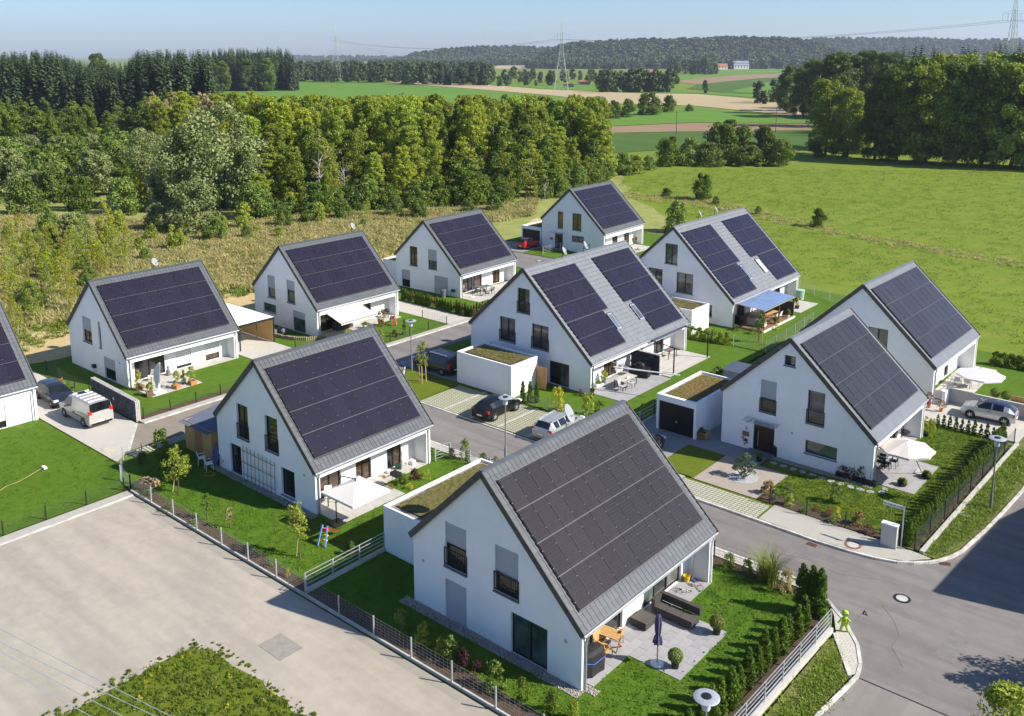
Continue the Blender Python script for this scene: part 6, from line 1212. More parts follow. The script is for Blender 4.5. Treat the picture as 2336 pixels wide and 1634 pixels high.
chair('folding wooden chair right of the folding table', P_('d', 650, 985), R(-80), wood, wood_lt); chair('folding wooden chair left of the folding table', P_('d', 510, 1060), R(75), wood, wood_lt); chair('folding wooden chair nearest to the covered grill', P_('d', 555, 1110), R(170), wood, wood_lt)
t = thing('covered_grill', 'grill under a black cover at the house corner', 'grill', P_('d', 435, 1215), R(85)); cov = MB(); vs = []
for z_, k in ((0, 1.1), (.55, 1.0), (.95, .95), (1.12, .7), (1.15, .3)):
    for i in range(12): a = i * math.pi / 6; q = k * (1 + .05 * (-1) ** i * (1 if z_ < .5 else 0)); vs.append((.6 * q * max(-.82, min(.82, math.cos(a))) / .82, .34 * q * max(-.75, min(.75, math.sin(a))) / .75, z_))
cov.add(vs, [(j * 12 + i, j * 12 + (i + 1) % 12, (j + 1) * 12 + (i + 1) % 12, (j + 1) * 12 + i) for j in range(4) for i in range(12)] + [tuple(range(48, 60))]); cov.build('cover', M('black_cover', (.018, .018, .02), .7, .3, 6), t); MB().path([(-.62, -.2, .7), (-.3, -.4, .62), (.2, -.4, .66), (.6, -.25, .5)], .015, 5).build('strap', M('blue_strap', (.05, .12, .6), .6), t)
def bicycle(label, xy, rz, m_, s=1.0, lie=0.0, z=.07):
    t = thing('bicycle', label, 'bicycle', (xy[0], xy[1], z), rz, 'bicycles'); t.scale = (s, s, s)
    if lie: t.rotation_euler = (lie, 0, rz)
    ring_ = [(.31 * math.cos(i * .3927), 0, .31 * math.sin(i * .3927)) for i in range(17)]
    for x in (-.5, .5):
        wo = MB().path(ring_, .022, 5).build('wheel', black_m, t, loc=(x, 0, .33)); sp_ = MB()
        for k in range(8): sp_.bar((0, 0, 0), (.3 * math.cos(k * .785), 0, .3 * math.sin(k * .785)), .008, .008)
        sp_.build('spokes', galv, wo)
    MB().tube((-.5, 0, .33), (-.2, 0, .75), .018).tube((-.5, 0, .33), (-.08, 0, .3), .018).tube((-.08, 0, .3), (-.2, 0, .78), .02).tube((-.2, 0, .72), (.36, 0, .74), .02).tube((-.08, 0, .3), (.36, 0, .7), .022).tube((.36, 0, .9), (.5, 0, .33), .02).build('frame', m_, t)
    MB().box(-.32, -.06, -.06, .06, .8, .86).build('saddle', black_m, t); MB().path([(.3, -.26, .98), (.38, 0, .95), (.3, .26, .98)], .015, 6).build('handlebar', black_m, t); return t
bicycle('small white child bicycle fallen on the front terrace', G('d', 1240, 510), R(20), whitep, .55, R(62)); bicycle('small red child bicycle fallen on the front terrace', G('d', 1325, 505), R(-10), M('salmon_paint', (.5, .13, .1), .4), .55, R(-58))
t = thing('yellow_bucket', 'yellow mop bucket in the terrace corner', 'bucket', P_('d', 1262, 440)); MB().lathe([(.13, 0), (.19, .34), (.17, .34), (.12, .05)], 14).build('bucket', M('yellow_plastic', (.75, .45, .01), .4), t); MB().path([(-.18, 0, .33), (-.1, 0, .5), (.1, 0, .5), (.18, 0, .33)], .01, 5).build('handle', dark_m, t)
t = thing('broom', 'broom leaning on the white terrace end wall', 'broom', P_('d', 1315, 440)); MB().tube((0, .0, .05), (-.15, .35, 1.35), .014, .014, 6).build('handle', M('steel_blue', (.35, .38, .42), .5), t); MB().box(-.18, .18, -.05, .05, 0, .1).build('head', M('blue_brush', (.04, .1, .35), .6), t)
# trellis house garden
t = parasol_open('large square cream cantilever parasol on the trellis house terrace', P_('c', 1025, 525), (G('c', 1190, 190, 2.5)), 2.0, cream, 4, 2.15, .62, True, True)
mb_ = table('round bistro table under the square cream parasol', P_('c', 960, 345), 0, .8, .8, .72, whitep); chair('white garden chair under the square cream parasol', P_('c', 960, 330), R(60), whitep)
t = thing('toy_slide', 'small blue toddler slide with red and yellow steps', 'toy slide', P_('c', 930, 690), R(20)); bl = M('toy_blue', (.12, .28, .55), .5); rdp = M('toy_red', (.45, .03, .05), .5); yl = M('toy_yellow', (.8, .55, .01), .4)
for s in (-1, 1): MB().bar((s * .24, -.45, 0), (s * .16, .0, 1.05), .07, .1).build('ladder_side', bl, t)
for z_, m_ in ((.22, yl), (.47, yl), (.72, rdp)): MB().box(-.22, .22, -.42 + z_ * .42, -.22 + z_ * .42, z_, z_ + .06).build('step', m_, t)
MB().add([(-.18, 0, .82), (.18, 0, .82), (.18, 1.1, .12), (-.18, 1.1, .12), (-.22, 0, .92), (.22, 0, .92), (.22, 1.1, .22), (-.22, 1.1, .22)], [(0, 1, 2, 3), (0, 3, 7, 4), (1, 5, 6, 2)]).build('chute', rdp, t)
t = thing('toy_slide', 'red and blue toddler slide on the awning house lawn', 'toy slide', P_('h', 1290, 1155), R(60))
for s in (-1, 1): MB().bar((s * .24, -.5, 0), (s * .16, .0, .95), .08, .1).build('ladder_side', rdp, t)
for z_ in (.25, .55): MB().box(-.2, .2, -.42 + z_ * .4, -.2 + z_ * .4, z_, z_ + .06).build('step', rdp, t)
MB().add([(-.2, 0, .9), (.2, 0, .9), (.2, .9, .25), (-.2, .9, .25), (.2, 1.3, .12), (-.2, 1.3, .12), (-.22, 0, 1.0), (.22, 0, 1.0), (.22, .9, .35), (-.22, .9, .35)], [(0, 1, 2, 3), (3, 2, 4, 5), (0, 3, 9, 6), (1, 7, 8, 2)]).build('chute', bl, t)
t = thing('brick_pallet', 'pallet stacked with pale clinker bricks by the wire fence', 'brick pallet', P_('t', 1285, 1040), R(20)); brm = M('pale_brick', (.48, .33, .17), .85, .25, 5, rand=.2); bmesh_ = MB().box(-.12, .12, -.055, .055, 0, .07).mesh('brick', brm)
MB().box(-.62, .62, -.5, .5, 0, .12).build('pallet', wood_lt, t)
for z_ in range(4):
    for i in range(5):
        for j in range(8):
            if z_ == 3 and rnd.random() < .5: continue
            if z_ < 3 and 0 < i < 4 and 0 < j < 7: continue
            link('brick', bmesh_, t, (-.5 + i * .25 + rnd.uniform(-.02, .02), -.42 + j * .12, .12 + z_ * .075), rnd.uniform(-.15, .15))
# shed
t = thing('garden_shed', 'wooden garden shed with dark corrugated roof', 'shed', (-25.5, 2.4, 0)); b = MB(); SX, SY, h0, h1 = 3.3, 2.6, 2.05, 2.35
for k in range(15): z_ = .08 + k * .14; b.box(0, SX, .0, .03, z_, z_ + .132).box(SX - .03, SX, .03, SY, z_, z_ + .132).box(0, .03, .03, SY, z_, z_ + .132)
b.build('cladding', wood_lt, t, kind='stuff'); MB().box(.03, SX - .03, .03, SY, .0, 2.1).build('inner_wall', wood_gr, t); dr = MB()
for k in range(6): dr.box(1.25 + k * .15, 1.39 + k * .15, -.03, .0, .1, 1.9)
dr.build('door', wood, t); r_ = MB(); n_ = 44
for k in range(n_):
    x0, x1 = -.25 + (SX + .4) * k / n_, -.25 + (SX + .4) * (k + 1) / n_; za, zb_ = .05 * math.sin(k * 1.57), .05 * math.sin((k + 1) * 1.57); r_.q((x0, -.35, h1 - .25 + za), (x1, -.35, h1 - .25 + zb_), (x1, SY + .2, h1 + .05 + zb_), (x0, SY + .2, h1 + .05 + za))
r_.build('roof', M('blue_grey_sheet', (.10, .12, .16), .45, .1, 3, metal=.3), t)
chair('white wire chair beside the shed, left one', P_('t', 1765, 840, .06), R(150), whitep, None, .85); chair('white wire chair beside the shed, right one', P_('t', 1825, 890, .06), R(165), whitep, None, .85)
t = thing('blue_boards', 'blue plastic boards leaning on the house wall', 'boards', P_('t', 1860, 850, .06), R(-20))
for k in range(4): MB().bar((k * .3 - .5, 0, 0), (k * .3 - .45, .35, 1.3 - .15 * k), .26, .03, (0, 1, 0)).build('board', M('board_blue', (.05, .10, .24), .6), t)
t = thing('garden_hose', 'orange garden hose coiled on the shaded lawn', 'hose', P_('t', 1830, 940, .07)); MB().path([((.35 + .04 * math.sin(i * 3.1)) * math.cos(i * .55), .3 * math.sin(i * .55), .03 + .002 * i) for i in range(36)], .018, 5).build('hose', M('orange_hose', (.45, .14, .03), .5), t)
t = thing('garden_hose', 'pale hose with white sprinkler lying on the left lawn', 'hose', P_('t', 380, 880, .07)); MB().path([(*(np.array(G('t', x, y)) - np.array(G('t', 380, 880))), .03) for x, y in ((395, 870), (340, 900), (250, 955), (150, 1010), (60, 1040), (-40, 1110), (-200, 1160))], .016, 5).build('hose', M('pale_hose', (.42, .30, .16), .5), t); MB().box(-.1, .35, -.1, .1, .02, .14).build('sprinkler', whitep, t)
t = thing('rain_barrel', 'dark green water barrel beside the shed', 'barrel', (-26.1, 4.2, .05)); MB().lathe([(.32, 0), (.38, .4), (.33, .9), (.3, .92)], 16).build('barrel', M('dark_green_plastic', (.02, .07, .055), .5), t)
t = thing('kettle_grill', 'black kettle grill beside the trellis house flower bed', 'grill', P_('e', 1620, 1420)); MB().box(-.32, .32, -.22, .22, .7, .95).build('lid', black_m, t)
for a in range(4): MB().bar(((-.25 if a % 2 else .25), (-.15 if a < 2 else .15), 0), ((-.2 if a % 2 else .2), (-.12 if a < 2 else .12), .7), .03, .03).build('leg', black_m, t)
t = thing('folding_ladder', 'white folding ladder chair in the trellis house loggia', 'ladder', P_('e', 1700, 1235)); 
for s in (-1, 1): MB().bar((s * .2, 0, 0), (s * .15, -.2, 1.3), .04, .04).build('side_rail', whitep, t)
for k in range(4): MB().box(-.18, .18, -.06 - k * .05, -.02 - k * .05, .25 + k * .3, .28 + k * .3).build('rung', whitep, t)
# gabion house terrace
for i, (x, y, sq, lf, ph, pr, lb) in enumerate(((1225, 1340, True, 'yellow_leaf', 1.5, .45, 'tall yellow green shrub in brown box on the gabion house terrace corner'), (1310, 1395, True, 'lime_leaf', .9, .35, 'low yellow shrub in red brown trough on the gabion house terrace'), (1540, 1330, True, 'lime_leaf', 1.3, .4, 'two stemmed yellow green shrub in terracotta box'), (1605, 1290, False, 'lime_leaf', 1.0, .33, 'small cone shaped shrub in grey pot on the gabion house terrace'), (1680, 1295, True, 'lime_leaf', 1.35, .45, 'bushy yellow green shrub in terracotta box at the terrace end'))):
    pot(lb, G('f', x, y), .32 if sq else .2, .32, terra if i > 1 and sq else (wood_gr if sq else greyp), lf, ph, pr, 'egg' if i != 3 else 'cone', seed=40 + i, square=sq)
t = thing('folded_parasol', 'white leaf shaped folded cantilever parasol', 'parasol', P_('f', 1385, 1370)); lf_ = MB(); n = 12
cur = [(0, 0), (-.25, .7), (-.2, 1.3), (.05, 1.9), (.3, 2.3)]; wds = [.05, .3, .34, .24, .06]
for i in range(4):
    (xa, za), (xb, zb_) = cur[i], cur[i + 1]; lf_.q((xa - wds[i], -.06, za + .3), (xa + wds[i], .06, za + .3), (xb + wds[i + 1], .06, zb_ + .3), (xb - wds[i + 1], -.06, zb_ + .3)); lf_.q((xa - wds[i], .0, za + .3), (xb - wds[i + 1], .0, zb_ + .3), (xb + wds[i + 1], .16, zb_ + .3), (xa + wds[i], .16, za + .3))
lf_.build('folded_canopy', whitep, t); MB().path([(0, .1, 0), (-.22, .1, 1.0), (-.15, .1, 1.6), (.3, .1, 2.6)], .04, 8).build('mast', whitep, t); MB().box(-.45, .45, -.45, .45, 0, .1).build('base', whitep, t)
chair('pale round backed chair on the gabion house terrace', P_('f', 1320, 1265), R(20), dark_m, cream); t = thing('seated_statue', 'small grey seated garden statue by the white wall', 'statue', P_('f', 1470, 1215)); MB().lathe([(.22, 0), (.24, .12), (.16, .2), (.19, .4), (.1, .55), (.05, .58), (.1, .66), (.09, .78), (.02, .84)], 12).build('figure', greyp, t, True)
def hose_reel(label, u, v, z, s=1):
    t = thing('hose_reel', label, 'hose reel', (u, v, z)); MB().box(-.2, .2, -.25, -.02, -.15, .15).build('box', black_m, t); MB().lathe([(.15, -.1), (.17, .0), (.15, .1)], 14).build('reel', M('teal_plastic', (.02, .22, .3), .4), t, loc=(-.12, -.14, 0)); MB().path([(.1, -.15, -.15), (.0, -.15, -.5), (.15, -.15, -.75), (.35, -.15, -.6), (.3, -.12, -.2)], .012, 5).build('hose', wood_gr, t)
hose_reel('teal and black hose reel on the gabion house gable', -50.1 + 4.5, 5.71, .75); hose_reel('dark hose reel on the gable behind the brown hedge', -49.1 + 9.3, 44.3, .85)
# carport with wooden screen
t = thing('carport', 'white roofed carport with a slatted wooden screen', 'carport', (0, 0, 0)); X0, X1, Y0, Y1, hz = -49.3, -41.3, 17.2, 21.1, 2.5
r_ = MB(); n_ = 30
for k in range(n_): x0, x1 = X0 + (X1 - X0) * k / n_, X0 + (X1 - X0) * (k + 1) / n_; r_.box(x0, x1 - .05, Y0, Y1, hz - .02, hz + .03).box(x1 - .05, x1, Y0, Y1, hz - .02, hz + .075)
r_.build('roof', whitep, t); MB().box(X0 - .03, X1 + .03, Y0 - .05, Y0, hz - .16, hz + .05).box(X1, X1 + .05, Y0, Y1, hz - .16, hz + .05).box(X0, X1, Y1, Y1 + .05, hz - .16, hz + .09).build('fascia', dark_m, t)
for x in (X1 - .05, X1 - 2.7, X1 - 5.4, X0 + .1):
    MB().box(x - .05, x + .05, Y1 - .1, Y1, 0, hz - .02).build('post', dark_m, t)
for x in (X1 - .05, X0 + .1): MB().box(x - .05, x + .05, Y0 + .05, Y0 + .15, 0, hz - .02).build('post', dark_m, t)
for pnl in range(2):
    xa, xb = X1 - 2.65 - pnl * 2.7, X1 - .1 - pnl * 2.7
    for k in range(13): MB().box(xa, xb, Y1 - .16, Y1 - .12, .12 + k * .165, .27 + k * .165).build('slat', wood_lt, t)
# awning and furniture of the awning house
t = thing('extended_awning', 'extended beige fabric awning with cassette', 'awning', (0, 0, 0)); A = [G('h', 672, 1030, 2.3), G('h', 978, 950, 2.3), G('h', 1143, 1058, 2.0), G('h', 836, 1145, 2.0)]; b = MB(); b.q((*A[0], 2.3), (*A[3], 2.0), (*A[2], 2.0), (*A[1], 2.3)); b.q((*A[3], 2.0), (*A[3], 1.84), (*A[2], 1.84), (*A[2], 2.0)); b.build('fabric', beige, t)
MB().bar((*A[0], 2.33), (*A[1], 2.33), .16, .14).build('cassette', whitep, t); MB().bar((*A[3], 2.0), (*A[2], 2.0), .05, .06).build('front_bar', alu, t)
for k in (.2, .8): pa = np.array(A[0]) * (1 - k) + np.array(A[1]) * k; pb = np.array(A[3]) * (1 - k) + np.array(A[2]) * k; MB().bar((*pa, 2.25), (*pb, 1.96), .05, .05).build('folding_arm', alu, t)
t = thing('outdoor_sofa', 'brown wicker sofa under the beige awning', 'sofa', P_('h', 850, 1190), R(90)); MB().box(-1.0, 1.0, -.4, .4, .05, .42).build('seat', rattan, t); MB().box(-1.0, 1.0, .25, .42, .42, .8).build('backrest', rattan, t)
t = thing('round_grill', 'black kettle barbecue at the awning house loggia', 'grill', P_('h', 1235, 1095)); MB().lathe([(.05, .55), (.28, .68), (.3, .8), (.22, .95), (.05, 1.0)], 14).build('kettle', black_m, t, True)
for a in range(3): MB().bar((.28 * math.cos(a * 2.1), .28 * math.sin(a * 2.1), 0), (.1 * math.cos(a * 2.1), .1 * math.sin(a * 2.1), .65), .03, .03).build('leg', black_m, t)
t = thing('log_edging', 'low palisade edging of round grey logs', 'edging', (0, 0, 0)); lg = MB().lathe([(.09, 0), (.09, .36), (.07, .38)], 8).mesh('log', M('grey_log', (.28, .22, .15), .9, .3, 6))
pl = [G('h', x, y) for x, y in ((232, 1255), (330, 1275), (430, 1290), (530, 1295), (620, 1285), (695, 1275), (690, 1262))]
for i in range(len(pl) - 1):
    k_ = max(1, int(math.dist(pl[i], pl[i + 1]) / .19))
    for k in range(k_): link('log', lg, t, (pl[i][0] + (pl[i + 1][0] - pl[i][0]) * k / k_, pl[i][1] + (pl[i + 1][1] - pl[i][1]) * k / k_, .02 + rnd.uniform(-.04, .04)))
t = thing('rock_pile', 'dark boulder pile by the awning house gable', 'rocks', P_('h', 300, 1240, .02)); 
for k in range(9): MB().lathe([(.1, -.1), (.3, .0), (.28, .2), (.1, .32)], 7, sy=.8).build('boulder', greyp, t, loc=(rnd.uniform(-.6, .6), rnd.uniform(-.6, .6), rnd.uniform(0, .4)), rz=k)
# house behind the brown hedge
parasol_closed('closed violet parasol on the terrace behind the brown hedge', G('h', 1980, 915), purple, 2.4)
table('grey dining table on the terrace behind the brown hedge', P_('m', 165, 1025), R(85), 1.8, .9, .74, greyp)
for i, (x, y, a, w_) in enumerate(((110, 1040, 180, 'front left'), (185, 1055, 180, 'front right'), (235, 1040, 270, 'right end'), (5, 1035, 90, 'left end'))): chair('grey wire chair at the terrace table behind the brown hedge, %s' % w_, P_('m', x, y), R(a), dark_m, greyp)
t = thing('waste_bin', 'dark bin at the gable corner behind the brown hedge', 'bin', (-40.7, 43.5, .05)); MB().lathe([(.28, 0), (.34, .85), (.36, .87), (.3, .92)], 12).build('bin', greyp, t)
# farthest house
table('orange wooden table on the farthest terrace', P_('m', 1430, 585), R(80), 1.3, .8, .74, wood_lt, wood); chair('reddish wooden chair left on the farthest terrace', P_('m', 1470, 600), R(200), wood); chair('reddish wooden chair right on the farthest terrace', P_('m', 1495, 595), R(220), wood)
t = thing('parasol_stand', 'grey round parasol base on the farthest terrace', 'parasol base', P_('m', 1510, 655)); MB().lathe([(.4, 0), (.4, .06), (.1, .1), (.04, .3)], 16).build('base', greyp, t)
# double house terraces
table('pale topped dining table on the grey slab terrace', P_('s', 2090, 545), R(88), 2.0, 1.0, .76, slab_lt)
for i, (x, y, a, w_) in enumerate(((2060, 590, 180, 'front left'), (2140, 560, 180, 'front right'), (1990, 440, 0, 'back left'), (2040, 420, 0, 'back right'))): chair('grey mesh chair at the pale dining table, %s' % w_, P_('s', x, y), R(a - 90), dark_m, shut_m)
t = thing('gas_barbecue', 'large covered black barbecue before the gabion screen', 'grill', P_('s', 2215, 460), R(10)); MB().box(-.85, .85, -.35, .35, .05, .85).build('cabinet', black_m, t); MB().lathe([(.45, .85), (.46, 1.0), (.35, 1.2), (.1, 1.28)], 14, sy=.75).build('hood', black_m, t, 40); MB().box(-.8, -.45, -.3, .3, .85, .9).build('side_shelf', dark_m, t)
pot('bright green potted plant by the terrace door of the double house', G('s', 1900, 520), .22, .4, greyp, 'lime_leaf', .8, .4, seed=61); pot('white trough with small plants at the double house corner', G('s', 1855, 545), .35, .25, whitep, 'shrub_leaf', .25, .3, seed=62, square=True); pot('dark conifer in a pot at the double house corner', G('s', 1800, 640), .18, .3, black_m, 'dark_leaf', 1.0, .25, 'cone', seed=63)
table('small dark table with red ball on the pale terrace', P_('n', 345, 1440), R(85), 1.3, .85, .74, greyp); t = thing('red_bowl', 'red bowl on the small dark table', 'bowl', (*G('n', 360, 1385, .8), .81)); MB().lathe([(.06, 0), (.14, .08), (.12, .08)], 12).build('bowl', lamp_r, t)
t = thing('terrace_pergola', 'black pergola awning frame over the pale terrace', 'pergola', (0, 0, 0)); pf = [(-7.45, 38.0), (-7.3, 43.7)]
for x, y in pf: MB().box(x - .045, x + .045, y - .045, y + .045, 0, 2.3).build('post', dark_m, t); MB().bar((-9.9, y, 2.6), (x + .5, y, 2.28), .06, .08).build('rafter', dark_m, t)
MB().bar((-9.75, 37.9, 2.55), (-9.75, 43.9, 2.55), .2, .16).build('cassette', M('blue_grey_awning', (.06, .065, .12), .6), t)
t = thing('awning_bar', 'long white extended awning bar over the grey slab terrace', 'awning', (0, 0, 0)); a, b = (*G('s', 1990, 372, 2.1), 2.1), (*G('q', 440, 140, 2.1), 2.1)
MB().tube(a, b, .07, .05, 8).build('front_bar', whitep, t); MB().bar((-9.9, 31.5, 2.4), Vector(a).lerp(Vector(b), .3), .05, .05).build('folding_arm', alu, t)
# pergola garden
t = thing('glass_pergola', 'pergola with blue tinted glass roof over a wooden deck', 'pergola', (0, 0, 0)); gp = [(-9.9, 54.6), (-9.9, 61.6), (-7.0, 61.6), (-7.0, 54.3)]; blg = M('blue_glass', (.17, .24, .40), .12, .15, .6, spec=.8); dark_br = M('bronze_metal', (.10, .075, .05), .5)
for k in range(7): y0, y1 = 54.4 + k * 1.03, 54.4 + (k + 1) * 1.03 - .05; MB().add([(-9.9, y0, 2.5), (-6.9, y0, 2.28), (-6.9, y1, 2.28), (-9.9, y1, 2.5), (-9.9, y0, 2.52), (-6.9, y0, 2.3), (-6.9, y1, 2.3), (-9.9, y1, 2.52)], [(4, 5, 6, 7), (3, 2, 1, 0), (1, 2, 6, 5), (0, 1, 5, 4)]).build('glass_pane', blg, t)
for k in range(8): MB().bar((-9.9, 54.38 + k * 1.03, 2.49), (-6.85, 54.38 + k * 1.03, 2.27), .05, .07).build('rafter', alu, t)
MB().bar((-6.9, 54.3, 2.2), (-6.9, 61.7, 2.2), .09, .1).build('front_beam', alu, t)
for y in (54.5, 57.9, 61.5): MB().box(-6.98, -6.88, y - .05, y + .05, .2, 2.2).build('post', dark_br, t)
b = MB(); 
for k in range(22): b.box(-11.0 + k * .19, -11.0 + k * .19 + .18, 54.1, 61.4, .05, .22 + rnd.uniform(-.003, .003))
b.build('deck_boards', wood_gr, label='brown wooden deck under the glass pergola', cat='deck', kind='stuff'); MB().bar((-6.75, 54, .12), (-6.75, 61.5, .12), .12, .26).build('deck_edge', kerb_m, label='white stone edge of the wooden deck', cat='edging')
MB().box(-9.9, -6.95, 61.42, 61.6, .1, 1.7).build('privacy_screen', M('brown_screen', (.10, .08, .07), .9, .3, 8), label='brown privacy screen at the end of the wooden deck', cat='screen')
t = thing('outdoor_sofa', 'grey covered lounge sofa on the wooden deck', 'sofa', (-8.2, 55.6, .22), R(0)); MB().box(-.9, .9, -.4, .35, .05, .42).build('seat', beige, t); MB().box(-.9, .9, -.45, -.3, .05, .8).build('backrest', M('taupe_cover', (.30, .26, .22), .9), t)
table('long yellow wooden table under the glass pergola', (-8.3, 58.6, .22), R(80), 2.2, .95, .75, wood_lt, wood)
for i, (x, y, a, w_) in enumerate(((-7.5, 58.2, -90, 'near left'), (-7.5, 59.2, -90, 'near right'), (-9.1, 58.4, 90, 'far side'))): chair('white shell chair at the pergola table, %s' % w_, (x, y, .22), R(a), wood_lt, whitep)
t = thing('black_chest', 'black storage chest on the wooden deck', 'chest', (-10.0, 55.2, .22)); MB().box(-.35, .35, -.4, .4, 0, .75).build('body', black_m, t); MB().box(-.37, .37, -.42, .42, .75, .82).build('lid', dark_m, t)
for x, y, lb in ((-7.1, 60.6, 'white pot with leafy plant at the end of the deck'), (-7.0, 57.4, 'terracotta pot with plant beside the pergola post')): pot(lb, (x, y), .17, .3, whitep if 'white' in lb else terra, 'shrub_leaf', .6, .3, z=.22, seed=71)
t = thing('rain_barrel', 'pale green rain barrel at the pergola house corner', 'barrel', (-9.4, 69.0, .05)); MB().lathe([(.42, 0), (.5, 1.0), (.54, 1.02), (.54, 1.08), (.3, 1.12)], 18).build('barrel', M('mint_plastic', (.30, .45, .36), .5), t)
t = thing('patio_heater', 'black and yellow potted plant on the white slab square', 'potted plant', P_('n', 1460, 1015)); MB().lathe([(.2, 0), (.26, .3), (.22, .3)], 12).build('pot', black_m, t); link('foliage', crown('foliage', 1.0, .3, 0, 20, 500, .06, L_['yellow_leaf'], 75, 'cone', .35), t, (0, 0, .25)); t.name = 'potted_plant'
table('dark garden table beside the pale green barrel', (-9.6, 66.3, .08), 0, 1.6, .9, .74, dark_m, dark_m); chair('dark chair at the table beside the pale green barrel', (-8.7, 66.2, .08), R(-90), dark_m)
t = thing('black_ring', 'black rubber ring hanging on the pergola house gable', 'ring', (-13.4, 53.6, .6)); MB().path([(.32 * math.cos(i * .3927), 0, .32 * math.sin(i * .3927)) for i in range(17)], .075, 8).build('ring', tyre_m, t, True)
t = thing('tool_shed', 'grey metal garden cabinet behind number 2', 'garden cabinet', (-1.2, 38.3, .05)); MB().box(-1.2, 1.2, -1.0, 1.0, 0, 1.7).build('body', shut_m, t); MB().add([(-1.3, -1.1, 1.72), (1.3, -1.1, 1.72), (1.3, 1.1, 1.9), (-1.3, 1.1, 1.9)], [(0, 1, 2, 3)]).build('roof', MATS['blue_grey_sheet'], t)
# number 2 garden
parasol_open('round beige cantilever parasol at number 2', P_('u', 1405, 700), G('u', 1275, 400, 2.75), 1.75, beige, 8, 2.15, .5, True, False); table('grey dining table under the beige parasol', P_('u', 1060, 610), R(90), 1.7, .9, .74, greyp)
for i, (x, y, a, w_) in enumerate(((1090, 660, 0, 'left'), (1150, 640, 0, 'middle'), (1040, 650, 90, 'near the wall'))): chair('black wire chair under the beige parasol, %s' % w_, P_('u', x, y), R(a - 90), black_m)
t = thing('glass_table', 'round glass table with brown bottle in the loggia of number 2', 'table', (12.3, 36.0, .08)); MB().lathe([(.02, .0), (.03, .7), (.55, .71), (.55, .74), (.3, .75)], 20).build('top', gl_dark, t); t = thing('bottle', 'brown bottle on the round glass table', 'bottle', (12.35, 36.1, .83)); MB().lathe([(.06, 0), (.06, .18), (.02, .25), (.02, .33)], 10).build('glass', M('brown_glass', (.12, .03, .01), .2), t)
for x, y, lf, lb in ((1440, 740, 'shrub_leaf', 'large bowl of succulents under the beige parasol'), (1230, 805, 'shrub_leaf', 'black bowl with low plants on the terrace tip of number 2'), (1430, 360, 'lime_leaf', 'bright green bamboo in dark pot at the loggia of number 2')): pot(lb, G('u', x, y), .32, .2, black_m, lf, .35 if lf == 'shrub_leaf' else 1.3, .4, seed=81)
pot('dark red shrub in pot beside the front door of number 2', G('q', 1010, 770), .18, .35, black_m, 'plum_leaf', .7, .35, seed=82); pot('black square planter right of the front door', G('q', 1265, 850), .2, .6, black_m, 'dark_leaf', .25, .2, seed=83, square=True); pot('low bowl plant on the path before the front door', G('q', 1130, 895), .22, .35, black_m, 'shrub_leaf', .25, .28, seed=84)
t = thing('wooden_crate_planter', 'open wooden crate of plants beside the black garage door', 'crate', P_('q', 625, 690), R(0))
for k in range(3): MB().box(-.5, .5, -.35, -.32, .05 + k * .17, .2 + k * .17).build('board', wood_gr, t); MB().box(.47, .5, -.32, .35, .05 + k * .17, .2 + k * .17).build('board', wood_lt, t); MB().box(-.5, -.47, -.32, .35, .05 + k * .17, .2 + k * .17).build('board', wood_gr, t); MB().box(-.47, .47, .32, .35, .05 + k * .17, .2 + k * .17).build('board', wood_lt, t)
link('foliage', crown('foliage', .5, .45, 0, 20, 500, .06, L_['dark_leaf'], 85, 'bush', .35), t, (0, 0, .2))
t = thing('raised_planter', 'long black raised planter box at number 2 gable', 'planter', (*G('u', 830, 760), .06), R(0)); MB().box(-1.3, 1.3, -.2, .2, 0, .3).build('box', black_m, t)
for k in range(4): MB().tube((-.2 + k * .35, 0, .2), (-.18 + k * .36, .05, 1.5), .012, .012, 5).build('cane', MATS['bamboo'], t)
link('foliage', crown('foliage', .5, .9, 0, 26, 500, .06, L_['plum_leaf'], 86, 'bush', .3), t, (-.5, 0, .25)); link('foliage', crown('foliage', .9, .3, 0, 16, 260, .05, L_['shrub_leaf'], 87, 'egg', .4), t, (.3, 0, .25))
# cloud pruned pine
t = thing('cloud_pruned_pine', 'cloud pruned pine on the round white gravel island', 'tree', P_('q', 1005, 1035)); tk_ = MB(); pads = ((0, 0, 1.35, .38), (.35, .1, .85, .42), (-.45, .1, .9, .36), (-.25, -.35, .6, .34), (.55, -.2, .45, .36), (-.6, -.15, .4, .34), (.1, -.5, .3, .3), (.2, .35, .55, .3), (-.15, .2, 1.15, .28))
for x, y, z_, r_ in pads: tk_.tube((0, 0, .0 if z_ < .6 else z_ * .4), (x * .9, y * .9, z_), .045, .02, 6)
tk_.build('trunk', bark, t)
for i, (x, y, z_, r_) in enumerate(pads): link('leaf_pad', crown('leaf_pad', .3, r_, 0, 14, 420, .035, L_['pine_leaf'], 90 + i, 'bush', .35), t, (x, y, z_))
